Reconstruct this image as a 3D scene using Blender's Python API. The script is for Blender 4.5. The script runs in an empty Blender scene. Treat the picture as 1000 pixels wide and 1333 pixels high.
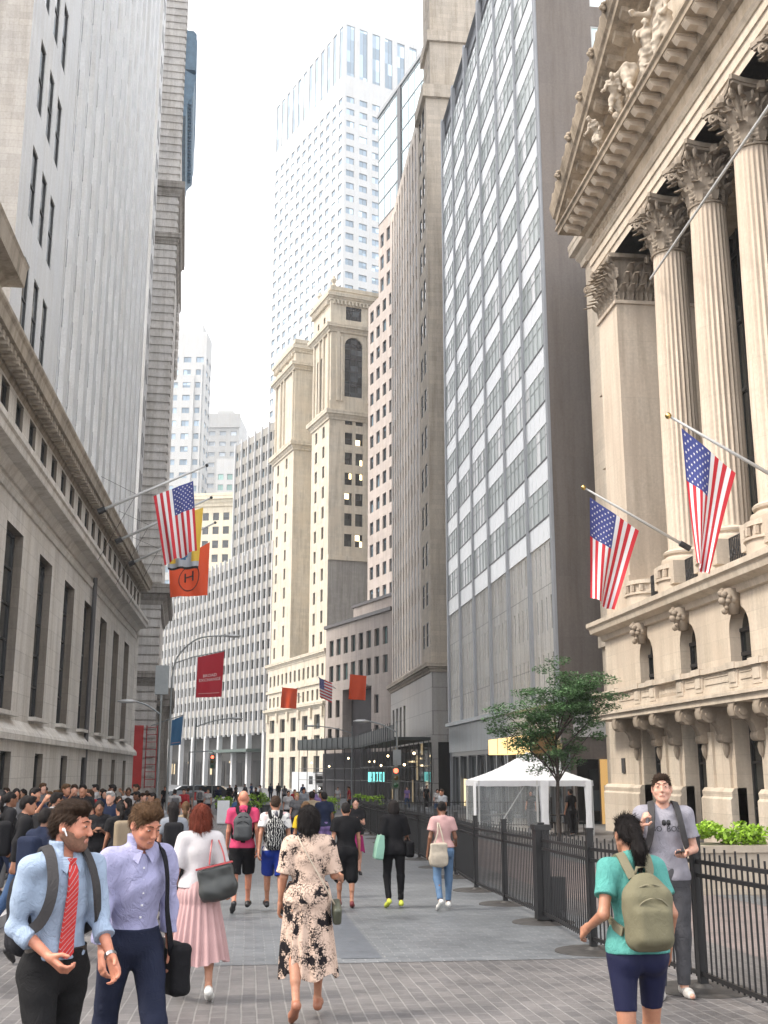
EXPOSURE = 1.2
import bpy, math, random
import numpy as np
from math import sin, cos, pi, radians, sqrt, atan2, hypot
from mathutils import Vector, Matrix
random.seed(7)
SC = bpy.context.scene
C = bpy.data.collections.new("street_scene"); SC.collection.children.link(C)
CAMPOS = (0.0, 0.0, 1.85)

# ------------------------------------------------------------ materials
MATS = {}
def new_mat(name):
    m = bpy.data.materials.new(name); m.use_nodes = True
    nt = m.node_tree; b = nt.nodes['Principled BSDF']
    MATS[name] = m
    return m, nt, b
def N(nt, t, **kw):
    n = nt.nodes.new(t)
    for k, v in kw.items():
        if k in n.inputs: n.inputs[k].default_value = v
        else: setattr(n, k, v)
    return n
def L(nt, a, b): nt.links.new(a, b)
def rgb(c): return (c[0], c[1], c[2], 1.0)
def coords(nt, kind='Object', scale=(1, 1, 1)):
    tc = N(nt, 'ShaderNodeTexCoord'); mp = N(nt, 'ShaderNodeMapping'); mp.inputs['Scale'].default_value = scale
    L(nt, tc.outputs[kind], mp.inputs['Vector']); return mp.outputs['Vector']
def ramp(nt, fac, stops):
    r = N(nt, 'ShaderNodeValToRGB'); e = r.color_ramp.elements
    while len(e) < len(stops): e.new(0.5)
    for el, (p, c) in zip(e, stops): el.position = p; el.color = rgb(c) if len(c) == 3 else c
    L(nt, fac, r.inputs[0]); return r.outputs[0]
def mix(nt, f, a, b, bt='MIX'):
    m = N(nt, 'ShaderNodeMix', data_type='RGBA', blend_type=bt)
    for s, v in ((m.inputs[0], f), (m.inputs[6], a), (m.inputs[7], b)):
        if hasattr(v, 'links'): L(nt, v, s)
        else: s.default_value = v if isinstance(v, float) else rgb(v)
    return m.outputs[2]
def bump(nt, b, h, s=0.3, d=0.02):
    bp = N(nt, 'ShaderNodeBump'); bp.inputs['Strength'].default_value = s; bp.inputs['Distance'].default_value = d
    L(nt, h, bp.inputs['Height']); L(nt, bp.outputs[0], b.inputs['Normal'])
def sc(c, k): return tuple(min(1, x * k) for x in c)

def plain(name, c, rough=0.6, metal=0.0, var=0.0, vs=3.0, spec=0.5):
    if name in MATS: return MATS[name]
    m, nt, b = new_mat(name)
    b.inputs['Roughness'].default_value = rough; b.inputs['Metallic'].default_value = metal
    b.inputs['Specular IOR Level'].default_value = spec
    if var:
        n = N(nt, 'ShaderNodeTexNoise', Scale=vs, Detail=5.0); L(nt, coords(nt), n.inputs['Vector'])
        L(nt, ramp(nt, n.outputs[0], [(0.3, sc(c, 1 - var)), (0.7, sc(c, 1 + var))]), b.inputs['Base Color'])
    else: b.inputs['Base Color'].default_value = rgb(c)
    return m

def stone(name, c, bw=1.2, bh=0.5, joint=0.75, var=0.12, rough=0.8, streak=0.25, msize=0.012, bmp=0.25, warm=None):
    """ashlar masonry mapped in metres through the UVs"""
    m, nt, b = new_mat(name)
    uv = coords(nt, 'UV'); ob = coords(nt, 'Object')
    br = N(nt, 'ShaderNodeTexBrick'); br.inputs['Scale'].default_value = 1.0
    br.inputs['Brick Width'].default_value = bw; br.inputs['Row Height'].default_value = bh
    br.inputs['Mortar Size'].default_value = msize; br.inputs['Mortar Smooth'].default_value = 0.3
    br.inputs['Color1'].default_value = rgb(sc(c, 1 + var)); br.inputs['Color2'].default_value = rgb(sc(c, 1 - var))
    br.inputs['Mortar'].default_value = rgb(sc(c, joint)); L(nt, uv, br.inputs['Vector'])
    n1 = N(nt, 'ShaderNodeTexNoise', Scale=0.35, Detail=6.0, Roughness=0.65); L(nt, ob, n1.inputs['Vector'])
    n2 = N(nt, 'ShaderNodeTexNoise', Scale=9.0, Detail=5.0); L(nt, ob, n2.inputs['Vector'])
    st = N(nt, 'ShaderNodeTexNoise', Scale=1.0, Detail=5.0, Roughness=0.7)
    L(nt, coords(nt, 'Object', (1.6, 1.6, 0.12)), st.inputs['Vector'])
    col = mix(nt, 1.0, br.outputs[0], ramp(nt, n1.outputs[0], [(0.3, (1 - var, 1 - var, 1 - var)), (0.7, (1.06, 1.04, 1.0))]), 'MULTIPLY')
    col = mix(nt, 1.0, col, ramp(nt, n2.outputs[0], [(0.3, (0.9, 0.9, 0.9)), (0.7, (1.05, 1.05, 1.05))]), 'MULTIPLY')
    dk = 1 - streak
    col = mix(nt, 1.0, col, ramp(nt, st.outputs[0], [(0.36, (dk, dk * .98, dk * .95)), (0.56, (1, 1, 1))]), 'MULTIPLY')
    if warm: col = mix(nt, ramp(nt, n1.outputs[0], [(0.45, (0, 0, 0)), (0.62, (0.6, 0.6, 0.6))]), col, warm)
    L(nt, col, b.inputs['Base Color']); b.inputs['Roughness'].default_value = rough
    b.inputs['Specular IOR Level'].default_value = 0.3
    a = N(nt, 'ShaderNodeMath', operation='MULTIPLY_ADD'); L(nt, n2.outputs[0], a.inputs[0]); a.inputs[1].default_value = 0.35
    inv = N(nt, 'ShaderNodeMath', operation='SUBTRACT'); inv.inputs[0].default_value = 1.0; L(nt, br.outputs['Fac'], inv.inputs[1])
    L(nt, inv.outputs[0], a.inputs[2]); bump(nt, b, a.outputs[0], bmp, 0.02)
    return m

def glass(name, c=(0.03, 0.04, 0.045), rough=0.06, var=0.6, lit=0.0, spec=0.8, pane=(1.0, 1.0)):
    """opaque dark reflective glazing with blinds / dim rooms varying pane by pane"""
    m, nt, b = new_mat(name)
    oi = N(nt, 'ShaderNodeObjectInfo'); uv = coords(nt, 'UV')
    wn = N(nt, 'ShaderNodeTexWhiteNoise', noise_dimensions='4D')
    sn = N(nt, 'ShaderNodeVectorMath', operation='SNAP'); L(nt, uv, sn.inputs[0]); sn.inputs[1].default_value = (pane[0], pane[1], 1)
    L(nt, sn.outputs[0], wn.inputs['Vector']); L(nt, oi.outputs['Random'], wn.inputs['W'])
    L(nt, ramp(nt, wn.outputs[0], [(0.0, sc(c, 1 - var)), (0.6, c), (0.85, sc(c, 1 + 2 * var)), (1.0, sc(c, 1 + 5 * var))]), b.inputs['Base Color'])
    n = N(nt, 'ShaderNodeTexNoise', Scale=0.6, Detail=2.0); L(nt, uv, n.inputs['Vector']); bump(nt, b, n.outputs[0], 0.06, 0.05)
    b.inputs['Roughness'].default_value = rough; b.inputs['Specular IOR Level'].default_value = spec
    if lit:
        b.inputs['Emission Color'].default_value = (1.0, 0.75, 0.4, 1)
        r = N(nt, 'ShaderNodeMath', operation='GREATER_THAN'); L(nt, wn.outputs[0], r.inputs[0]); r.inputs[1].default_value = 0.93
        k = N(nt, 'ShaderNodeMath', operation='MULTIPLY'); L(nt, r.outputs[0], k.inputs[0]); k.inputs[1].default_value = lit
        L(nt, k.outputs[0], b.inputs['Emission Strength'])
    return m
def emit(name, c, s):
    if name in MATS: return MATS[name]
    m, nt, b = new_mat(name); b.inputs['Base Color'].default_value = rgb(c)
    b.inputs['Emission Color'].default_value = rgb(c); b.inputs['Emission Strength'].default_value = s
    return m

# ------------------------------------------------------------ mesh builder
class MB:
    def __init__(s): s.v = []; s.f = []; s.m = []; s.T = None; s.mi = 0
    def P(s, p):
        if s.T is not None: p = s.T @ Vector(p)
        s.v.append(tuple(p)); return len(s.v) - 1
    def face(s, pts, mi=None):
        s.f.append([s.P(p) for p in pts]); s.m.append(s.mi if mi is None else mi)
    def box(s, x0, x1, y0, y1, z0, z1, mi=None):
        a = [s.P(p) for p in ((x0, y0, z0), (x1, y0, z0), (x1, y1, z0), (x0, y1, z0), (x0, y0, z1), (x1, y0, z1), (x1, y1, z1), (x0, y1, z1))]
        for q in ((0, 3, 2, 1), (4, 5, 6, 7), (0, 1, 5, 4), (1, 2, 6, 5), (2, 3, 7, 6), (3, 0, 4, 7)):
            s.f.append([a[i] for i in q]); s.m.append(s.mi if mi is None else mi)
        return s
    def loft(s, rings, close=True, caps=True, mi=None):
        """rings: list of equal-length point lists"""
        idx = [[s.P(p) for p in r] for r in rings]; n = len(rings[0]); k = s.mi if mi is None else mi
        for a, b in zip(idx, idx[1:]):
            for i in range(n if close else n - 1):
                j = (i + 1) % n; s.f.append([a[i], a[j], b[j], b[i]]); s.m.append(k)
        if caps and close:
            s.f.append(idx[0][::-1]); s.f.append(idx[-1][:]); s.m += [k, k]
        return s
    def prism(s, poly, z0, z1, mi=None):
        return s.loft([[(x, y, z0) for x, y in poly], [(x, y, z1) for x, y in poly]], mi=mi)
    def lathe(s, prof, n=16, c=(0, 0), sx=1, sy=1, mi=None, caps=True):
        return s.loft([[(c[0] + r * sx * cos(2 * pi * i / n), c[1] + r * sy * sin(2 * pi * i / n), z) for i in range(n)] for r, z in prof], mi=mi, caps=caps)
    def tube(s, pts, r, n=8, mi=None, caps=True):
        pts = [Vector(p) for p in pts]; rings = []; up = None
        for i, p in enumerate(pts):
            d = (pts[min(i + 1, len(pts) - 1)] - pts[max(i - 1, 0)]).normalized()
            if up is None: up = Vector((0, 0, 1)) if abs(d.z) < 0.9 else Vector((1, 0, 0))
            a = d.cross(up).normalized(); up = a.cross(d).normalized() if False else up
            b = a.cross(d).normalized(); rr = r[i] if isinstance(r, (list, tuple)) else r
            rings.append([p + a * rr * cos(2 * pi * k / n) + b * rr * sin(2 * pi * k / n) for k in range(n)])
        return s.loft(rings, mi=mi, caps=caps)
    def profile(s, prof, x0, x1, mi=None, m0=0.0, m1=0.0):
        """extrude a (y,z) outline along x; m0/m1 mitre factors: x end shifts by -y*m"""
        return s.loft([[(x0 + y * m0, y, z) for y, z in prof], [(x1 - y * m1, y, z) for y, z in prof]], mi=mi)
    def fac(s, O, ang, W, z0, z1, cols, rows, dep, mi=None, rmi=None, back=None):
        """wall plane with recessed rectangular openings (cols x rows). outward = right of direction"""
        d = (cos(ang), sin(ang)); n = (-sin(ang), cos(ang))
        us = sorted({0, W, *[q for c in cols for q in c]}); zs = sorted({z0, z1, *[q for r in rows for q in r]})
        k = s.mi if mi is None else mi; rk = k if rmi is None else rmi
        def pt(u, dd, z): return (O[0] + d[0] * u + n[0] * dd, O[1] + d[1] * u + n[1] * dd, z)
        for a, b in zip(us, us[1:]):
            ic = any(c[0] <= (a + b) / 2 <= c[1] for c in cols)
            run = None
            for e, f in zip(zs, zs[1:]):
                op = ic and any(r[0] <= (e + f) / 2 <= r[1] for r in rows)
                if op:
                    if run is not None: s.face([pt(a, 0, run), pt(b, 0, run), pt(b, 0, e), pt(a, 0, e)], k); run = None
                    s.face([pt(a, 0, e), pt(a, 0, f), pt(a, dep, f), pt(a, dep, e)], rk)
                    s.face([pt(b, 0, e), pt(b, dep, e), pt(b, dep, f), pt(b, 0, f)], rk)
                    s.face([pt(a, 0, e), pt(a, dep, e), pt(b, dep, e), pt(b, 0, e)], rk)
                    s.face([pt(a, 0, f), pt(b, 0, f), pt(b, dep, f), pt(a, dep, f)], rk)
                    if back is not None: s.face([pt(a, dep, e), pt(b, dep, e), pt(b, dep, f), pt(a, dep, f)], back)
                elif run is None: run = e
            if run is not None: s.face([pt(a, 0, run), pt(b, 0, run), pt(b, 0, z1), pt(a, 0, z1)], k)
        return s
    def mesh(s, name, mats, smooth=False):
        me = bpy.data.meshes.new(name); me.from_pydata(s.v, [], s.f)
        for m in (mats if isinstance(mats, (list, tuple)) else [mats]): me.materials.append(m)
        me.polygons.foreach_set('material_index', s.m)
        uvl = me.uv_layers.new(name='UVMap')
        co = np.array(s.v, dtype=np.float32).reshape(-1, 3)
        li = np.empty(len(me.loops), dtype=np.int32); me.loops.foreach_get('vertex_index', li)
        nr = np.empty(len(me.polygons) * 3, dtype=np.float32); me.polygons.foreach_get('normal', nr); nr = nr.reshape(-1, 3)
        lt = np.empty(len(me.polygons), dtype=np.int32); me.polygons.foreach_get('loop_total', lt)
        ln = np.repeat(nr, lt, axis=0); lc = co[li]
        # horizontal run along the wall: project on the horizontal tangent
        t = np.stack([-ln[:, 1], ln[:, 0]], 1); tl = np.linalg.norm(t, axis=1, keepdims=True); flat = tl[:, 0] < 0.7
        t = t / np.maximum(tl, 1e-6)
        # stable sign
        sg = np.where(np.abs(t[:, 0]) > np.abs(t[:, 1]), np.sign(t[:, 0]), np.sign(t[:, 1])); t = t * sg[:, None]
        u = lc[:, 0] * t[:, 0] + lc[:, 1] * t[:, 1]; v = lc[:, 2].copy()
        u[flat] = lc[flat, 0]; v[flat] = lc[flat, 1]
        uvl.data.foreach_set('uv', np.stack([u, v], 1).astype(np.float32).ravel())
        if smooth:
            me.polygons.foreach_set('use_smooth', [True] * len(me.polygons))
            if smooth == 'auto':
                try: me.set_sharp_from_angle(angle=radians(38))
                except Exception: pass
        me.update(); return me
    def build(s, name, mats, parent=None, smooth=False, **kw):
        return link(name, s.mesh(name, mats, smooth), parent, **kw)

def link(name, data, parent=None, loc=None, rz=0.0, label=None, cat=None, group=None, kind=None):
    o = bpy.data.objects.new(name, data); C.objects.link(o)
    if parent is not None: o.parent = parent
    if loc is not None: o.location = loc
    if rz: o.rotation_euler = (0, 0, rz)
    if label: o['label'] = label
    if cat: o['category'] = cat
    if group: o['group'] = group
    if kind: o['kind'] = kind
    return o
def thing(name, label, cat, loc=(0, 0, 0), rz=0.0, group=None):
    o = link(name, None, None, loc, rz, label, cat, group); o.empty_display_size = 0.3; return o
def copy_tree(o, parent=None):
    c = o.copy(); C.objects.link(c); c.parent = parent
    for ch in list(o.children): copy_tree(ch, c)
    return c
def gz(Y):
    pts = [(-60, 0.0), (6, 0), (20, -.33), (75, -.95), (160, -1.4), (2000, -1.4)]
    for (a, b), (c, d) in zip(pts, pts[1:]):
        if a <= Y <= c: return b + (d - b) * (Y - a) / (c - a)
    return -1.4

# ------------------------------------------------------------ windows
WM = {}
def win_mesh(w, h, nx=1, nz=2, fw=0.07, fr=None, gl=None, fd=0.06, arch=False, name='window'):
    key = (round(w, 2), round(h, 2), nx, nz, fw, fr.name, gl.name, arch, fd)
    if key in WM: return WM[key]
    m = MB(); m.face([(0, 0, 0), (w, 0, 0), (w, 0, h), (0, 0, h)], 1)
    if fw > 0:
        m.box(0, fw, -fd, 0.02, 0, h, 0); m.box(w - fw, w, -fd, 0.02, 0, h, 0)
        m.box(fw, w - fw, -fd, 0.02, 0, fw, 0); m.box(fw, w - fw, -fd, 0.02, h - fw, h, 0)
        for i in range(1, nx): m.box(w * i / nx - fw * .4, w * i / nx + fw * .4, -fd * .9, 0.02, fw, h - fw, 0)
        for j in range(1, nz): m.box(fw, w - fw, -fd * .8, 0.02, h * j / nz - fw * .4, h * j / nz + fw * .4, 0)
    WM[key] = m.mesh(name, [fr, gl]); return WM[key]
def place_windows(root, items, name='window', limit=100):
    """items: (x, y, z, ang, mesh) in root-local coordinates; nearest ones as parts, the rest one stuff part"""
    M = root.matrix_basis.copy() if root.parent is None else root.matrix_basis
    M = Matrix.Translation(root.location) @ root.rotation_euler.to_matrix().to_4x4()
    def dist(it):
        p = M @ Vector(it[:3]); return (p - Vector(CAMPOS)).length
    items = sorted(items, key=dist)
    for x, y, z, a, me in items[:limit]: link(name, me, root, (x, y, z), a)
    rest = items[limit:]
    if not rest: return
    mb = MB(); mats = []
    for x, y, z, a, me in rest:
        T = Matrix.Translation((x, y, z)) @ Matrix.Rotation(a, 4, 'Z')
        base = len(mb.v); mp = []
        for mt in me.materials:
            if mt not in mats: mats.append(mt)
            mp.append(mats.index(mt))
        mb.v += [tuple(T @ v.co) for v in me.vertices]
        for p in me.polygons: mb.f.append([base + i for i in p.vertices]); mb.m.append(mp[p.material_index])
    mb.build(name, mats, root, kind='stuff')
def grid_wins(O, ang, cols, rows, dep, fr, gl, nx=1, nz=2, fw=0.07, fd=0.06):
    """window items filling the openings of MB.fac"""
    d = (cos(ang), sin(ang)); n = (-sin(ang), cos(ang)); out = []
    for a, b in cols:
        for e, f in rows:
            out.append((O[0] + d[0] * a + n[0] * dep, O[1] + d[1] * a + n[1] * dep, e, ang, win_mesh(b - a, f - e, nx, nz, fw, fr, gl, fd)))
    return out
def mpart(t, mats, name, path, prof, closed=False):
    m = MB(); molding(m, path, prof, closed=closed); return m.build(name, mats, t)
def span(n, a, pitch, w): return [(a + i * pitch, a + i * pitch + w) for i in range(n)]
# ------------------------------------------------------------ camera, light, world
cam = bpy.data.cameras.new("camera"); co = bpy.data.objects.new("camera", cam); C.objects.link(co)
co.location = CAMPOS; co.rotation_euler = (radians(90 + 13.07), 0, radians(-6.71))
cam.sensor_fit = 'HORIZONTAL'; cam.sensor_width = 36; cam.lens = 52.2; cam.clip_start = 0.1; cam.clip_end = 5000
SC.camera = co
SC.view_settings.view_transform = 'Standard'; SC.view_settings.look = 'None'; SC.view_settings.exposure = EXPOSURE; SC.view_settings.gamma = 1
SUN_EL, SUN_AZ = 50.0, 262.0            # azimuth: clockwise from +Y
w = bpy.data.worlds.new("World"); SC.world = w; w.use_nodes = True; nt = w.node_tree
bg = nt.nodes['Background']
sky = nt.nodes.new('ShaderNodeTexSky'); sky.sky_type = 'NISHITA'; sky.sun_disc = False
sky.sun_elevation = radians(SUN_EL); sky.sun_rotation = radians(SUN_AZ)
sky.air_density = 1.0; sky.dust_density = 6.0; sky.ozone_density = 1.0
mx = nt.nodes.new('ShaderNodeMix'); mx.data_type = 'RGBA'; mx.inputs[0].default_value = 0.72
nt.links.new(sky.outputs[0], mx.inputs[6]); mx.inputs[7].default_value = (9.1, 9.0, 8.95, 1)   # bright even overcast veil
nt.links.new(mx.outputs[2], bg.inputs[0]); bg.inputs[1].default_value = 0.14
sl = bpy.data.lights.new("sun", 'SUN'); sl.energy = 1.5; sl.angle = radians(10); sl.color = (1.0, 0.92, 0.80)
so = bpy.data.objects.new("sun", sl); C.objects.link(so)
az = radians(SUN_AZ); el = radians(SUN_EL)
dv = Vector((sin(az) * cos(el), cos(az) * cos(el), sin(el)))
so.rotation_euler = dv.to_track_quat('Z', 'Y').to_euler(); so.location = dv * 300
SC.cycles.use_adaptive_sampling = True; SC.cycles.adaptive_threshold = 0.015
SC.cycles.use_denoising = True
SC.cycles.max_bounces = 6; SC.cycles.diffuse_bounces = 4; SC.cycles.glossy_bounces = 3; SC.cycles.transmission_bounces = 4; SC.cycles.transparent_max_bounces = 12
SC.cycles.caustics_reflective = False; SC.cycles.caustics_refractive = False

# ------------------------------------------------------------ ground
YS = [-40, -10, 0, 3, 6, 9, 12, 16, 20, 30, 40, 50, 60, 75, 90, 120, 160, 240, 400, 900, 2500]
def strip(name, x0, x1, ys, dz, mat, kind='structure', x_of=None):
    m = MB()
    for a, b in zip(ys, ys[1:]):
        xa0, xa1 = (x0, x1) if x_of is None else x_of(a); xb0, xb1 = (x0, x1) if x_of is None else x_of(b)
        m.face([(xa0, a, gz(a) + dz), (xa1, a, gz(a) + dz), (xb1, b, gz(b) + dz), (xb0, b, gz(b) + dz)])
    return m.build(name, mat, kind=kind)
def paving(name, c1, c2, mortar, bw, bh, rough=0.55, rot=0.0, wear=0.35, msize=0.008, patch=None):
    m, nt, b = new_mat(name); tc = N(nt, 'ShaderNodeTexCoord'); mp = N(nt, 'ShaderNodeMapping')
    L(nt, tc.outputs['Object'], mp.inputs[0]); mp.inputs['Rotation'].default_value = (0, 0, rot)
    br = N(nt, 'ShaderNodeTexBrick'); br.inputs['Scale'].default_value = 1.0; br.inputs['Brick Width'].default_value = bw
    br.inputs['Row Height'].default_value = bh; br.inputs['Mortar Size'].default_value = msize; br.inputs['Mortar Smooth'].default_value = 0.4
    br.inputs['Color1'].default_value = rgb(c1); br.inputs['Color2'].default_value = rgb(c2); br.inputs['Mortar'].default_value = rgb(mortar)
    dn = N(nt, 'ShaderNodeTexNoise', Scale=0.8, Detail=2.0); L(nt, mp.outputs[0], dn.inputs['Vector'])
    va = N(nt, 'ShaderNodeVectorMath', operation='MULTIPLY_ADD'); L(nt, dn.outputs[1], va.inputs[0]); va.inputs[1].default_value = (0.03, 0.03, 0); L(nt, mp.outputs[0], va.inputs[2])
    L(nt, va.outputs[0], br.inputs['Vector'])
    n1 = N(nt, 'ShaderNodeTexNoise', Scale=0.45, Detail=7.0, Roughness=0.7); L(nt, mp.outputs[0], n1.inputs['Vector'])
    n2 = N(nt, 'ShaderNodeTexNoise', Scale=14.0, Detail=6.0, Roughness=0.7); L(nt, mp.outputs[0], n2.inputs['Vector'])
    n3 = N(nt, 'ShaderNodeTexNoise', Scale=2.2, Detail=6.0, Roughness=0.6); L(nt, mp.outputs[0], n3.inputs['Vector'])
    k = 1 - wear
    col = mix(nt, 1.0, br.outputs[0], ramp(nt, n1.outputs[0], [(0.32, (k, k, k)), (0.66, (1.15, 1.12, 1.1))]), 'MULTIPLY')
    col = mix(nt, 1.0, col, ramp(nt, n3.outputs[0], [(0.28, (0.66, 0.66, 0.67)), (0.42, (0.95, 0.95, 0.95)), (0.66, (1.1, 1.1, 1.09))]), 'MULTIPLY')
    col = mix(nt, 1.0, col, ramp(nt, n2.outputs[0], [(0.25, (0.8, 0.8, 0.8)), (0.7, (1.12, 1.12, 1.12))]), 'MULTIPLY')
    # gum spots and small stains
    vo = N(nt, 'ShaderNodeTexVoronoi', Scale=1.9); L(nt, mp.outputs[0], vo.inputs['Vector'])
    col = mix(nt, ramp(nt, vo.outputs['Distance'], [(0.035, (0.55, 0.55, 0.55)), (0.06, (0, 0, 0))]), col, sc(mortar, 0.5))
    L(nt, col, b.inputs['Base Color'])
    rr = N(nt, 'ShaderNodeMapRange'); L(nt, n1.outputs[0], rr.inputs[0]); rr.inputs[3].default_value = rough - 0.16; rr.inputs[4].default_value = rough + 0.16
    L(nt, rr.outputs[0], b.inputs['Roughness'])
    iv = N(nt, 'ShaderNodeMath', operation='MULTIPLY_ADD'); L(nt, br.outputs['Fac'], iv.inputs[0]); iv.inputs[1].default_value = -1.0
    nn = N(nt, 'ShaderNodeMath', operation='MULTIPLY'); L(nt, n2.outputs[0], nn.inputs[0]); nn.inputs[1].default_value = 0.6; L(nt, nn.outputs[0], iv.inputs[2])
    bump(nt, b, iv.outputs[0], 0.5, 0.008); return m
M_ground = plain('ground_concrete', (0.2, 0.2, 0.2), 0.8, var=0.2, vs=0.5)
M_pave = paving('granite_setts', (0.158, 0.152, 0.154), (0.108, 0.105, 0.110), (0.215, 0.213, 0.213), 0.24, 0.125, rot=pi / 2, wear=0.48, rough=0.5, msize=0.009)
M_slab = paving('blue_grey_paving', (0.138, 0.152, 0.168), (0.102, 0.115, 0.13), (0.185, 0.195, 0.205), 0.24, 0.125, rough=0.5, rot=0.0, wear=0.34, msize=0.009)
M_band = paving('bluestone_band', (0.092, 0.106, 0.128), (0.082, 0.095, 0.115), (0.07, 0.078, 0.088), 1.6, 0.9, rough=0.45, rot=0.0, wear=0.2)
M_pink = paving('pinkish_pavers', (0.20, 0.155, 0.15), (0.17, 0.145, 0.145), (0.23, 0.21, 0.2), 0.24, 0.12, rough=0.6, wear=0.3)
M_walk = paving('sidewalk_slabs', (0.19, 0.19, 0.19), (0.165, 0.165, 0.17), (0.13, 0.13, 0.13), 1.5, 1.5, rough=0.65, wear=0.3, msize=0.015)
M_asph = plain('asphalt', (0.1, 0.105, 0.115), 0.75, var=0.2, vs=3)
g = MB()
for a, b in zip(YS, YS[1:]):
    for x0, x1 in ((-900, -60), (-60, -9), (-9, 20), (20, 80), (80, 900)):
        g.face([(x0, a, gz(a)), (x1, a, gz(a)), (x1, b, gz(b)), (x0, b, gz(b))])
g.build('ground', M_ground, kind='structure')
ys1 = [y for y in YS if y <= 75]; ys1[0] = -30
strip('street', -3.35, 15.3, ys1, 0.004, M_pave)
# the blue-grey slab field with its stepped near edge at y = 12.6 and a dark band running up the street
ysb = [12.6, 16, 20, 30, 40, 50, 60, 75]
strip('paving_field', -0.4, 4.9, ysb, 0.008, M_slab)
strip('paving_band', 1.05, 1.5, [12.9, 16, 20, 26], 0.012, M_band)
strip('paving_strip', 5.6, 8.3, [-5, 6, 20, 30, 40, 47], 0.008, M_pink)
strip('paving_line', 8.3, 8.9, [-5, 6, 20, 30, 40, 47], 0.012, M_slab)
road_ys = [75, 90, 120, 160, 240, 400]
strip('road', -40, 40, road_ys, 0.005, M_asph)
def side(y): 
    return (-9.2, -3.5)
m = MB(); ys = [y for y in YS if -10 <= y <= 120]
for a, b in zip(ys, ys[1:]):
    za, zb = gz(a), gz(b)
    m.loft([[(-14.5, a, za - .1), (-3.35, a, za - .1), (-3.35, a, za + .15), (-14.5, a, za + .15)], [(-14.5, b, zb - .1), (-3.35, b, zb - .1), (-3.35, b, zb + .15), (-14.5, b, zb + .15)]], caps=False)
m.build('pavement', M_walk, kind='structure')
m = MB()
for a, b in zip(ys, ys[1:]):
    za, zb = gz(a), gz(b)
    m.loft([[(-3.5, a, za - .1), (-3.32, a, za - .1), (-3.32, a, za + .156), (-3.5, a, za + .156)], [(-3.5, b, zb - .1), (-3.32, b, zb - .1), (-3.32, b, zb + .156), (-3.5, b, zb + .156)]], caps=False)
m.build('kerb', plain('kerb_granite', (0.3, 0.3, 0.31), 0.7, var=0.2, vs=6), kind='structure')
def molding(mb, path, prof, mi=None, closed=False):
    """sweep a closed (outset, z) profile along a 2D path; outward = right of travel"""
    n = len(path); rings = []
    for i in range(n):
        p = Vector(path[i]); segs = []
        if i > 0 or closed: segs.append((p - Vector(path[i - 1])).normalized())
        if i < n - 1 or closed: segs.append((Vector(path[(i + 1) % n]) - p).normalized())
        ns = [Vector((s.y, -s.x)) for s in segs]
        a = sum(ns, Vector((0, 0)))
        a = a / max(a.dot(ns[0]), 0.2)
        rings.append([(p.x + a.x * o, p.y + a.y * o, z) for o, z in prof])
    if closed: rings.append(rings[0])
    mb.loft(rings, caps=not closed, mi=mi)
def cornice_prof(z0, z1, out, inn=-0.05):
    h = z1 - z0
    return [(inn, z0), (out * .25, z0), (out * .3, z0 + h * .2), (out * .55, z0 + h * .35), (out * .6, z0 + h * .5), (out * .95, z0 + h * .55), (out * .95, z0 + h * .78), (out, z0 + h * .82), (out, z1), (inn, z1)]
def band_prof(z0, z1, out, inn=-0.05): return [(inn, z0), (out, z0 + .02), (out, z1 - .03), (inn, z1)]

FR_DK = plain('dark_window_frame', (0.03, 0.032, 0.035), 0.4)
FR_GR = plain('grey_window_frame', (0.2, 0.21, 0.22), 0.4)
FR_LT = plain('pale_window_frame', (0.5, 0.5, 0.5), 0.4)
GL_DK = glass('dark_glazing', (0.02, 0.024, 0.027), pane=(1.3, 1.0))
GL_BL = glass('bluish_glazing', (0.05, 0.075, 0.095), pane=(1.2, 1.4), var=0.5)
GL_GN = glass('greenish_glazing', (0.05, 0.08, 0.08), pane=(1.1, 2.0), var=0.5)
GL_LIT = glass('evening_lit_glazing', (0.03, 0.033, 0.03), pane=(0.9, 1.1), lit=2.2)

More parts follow.
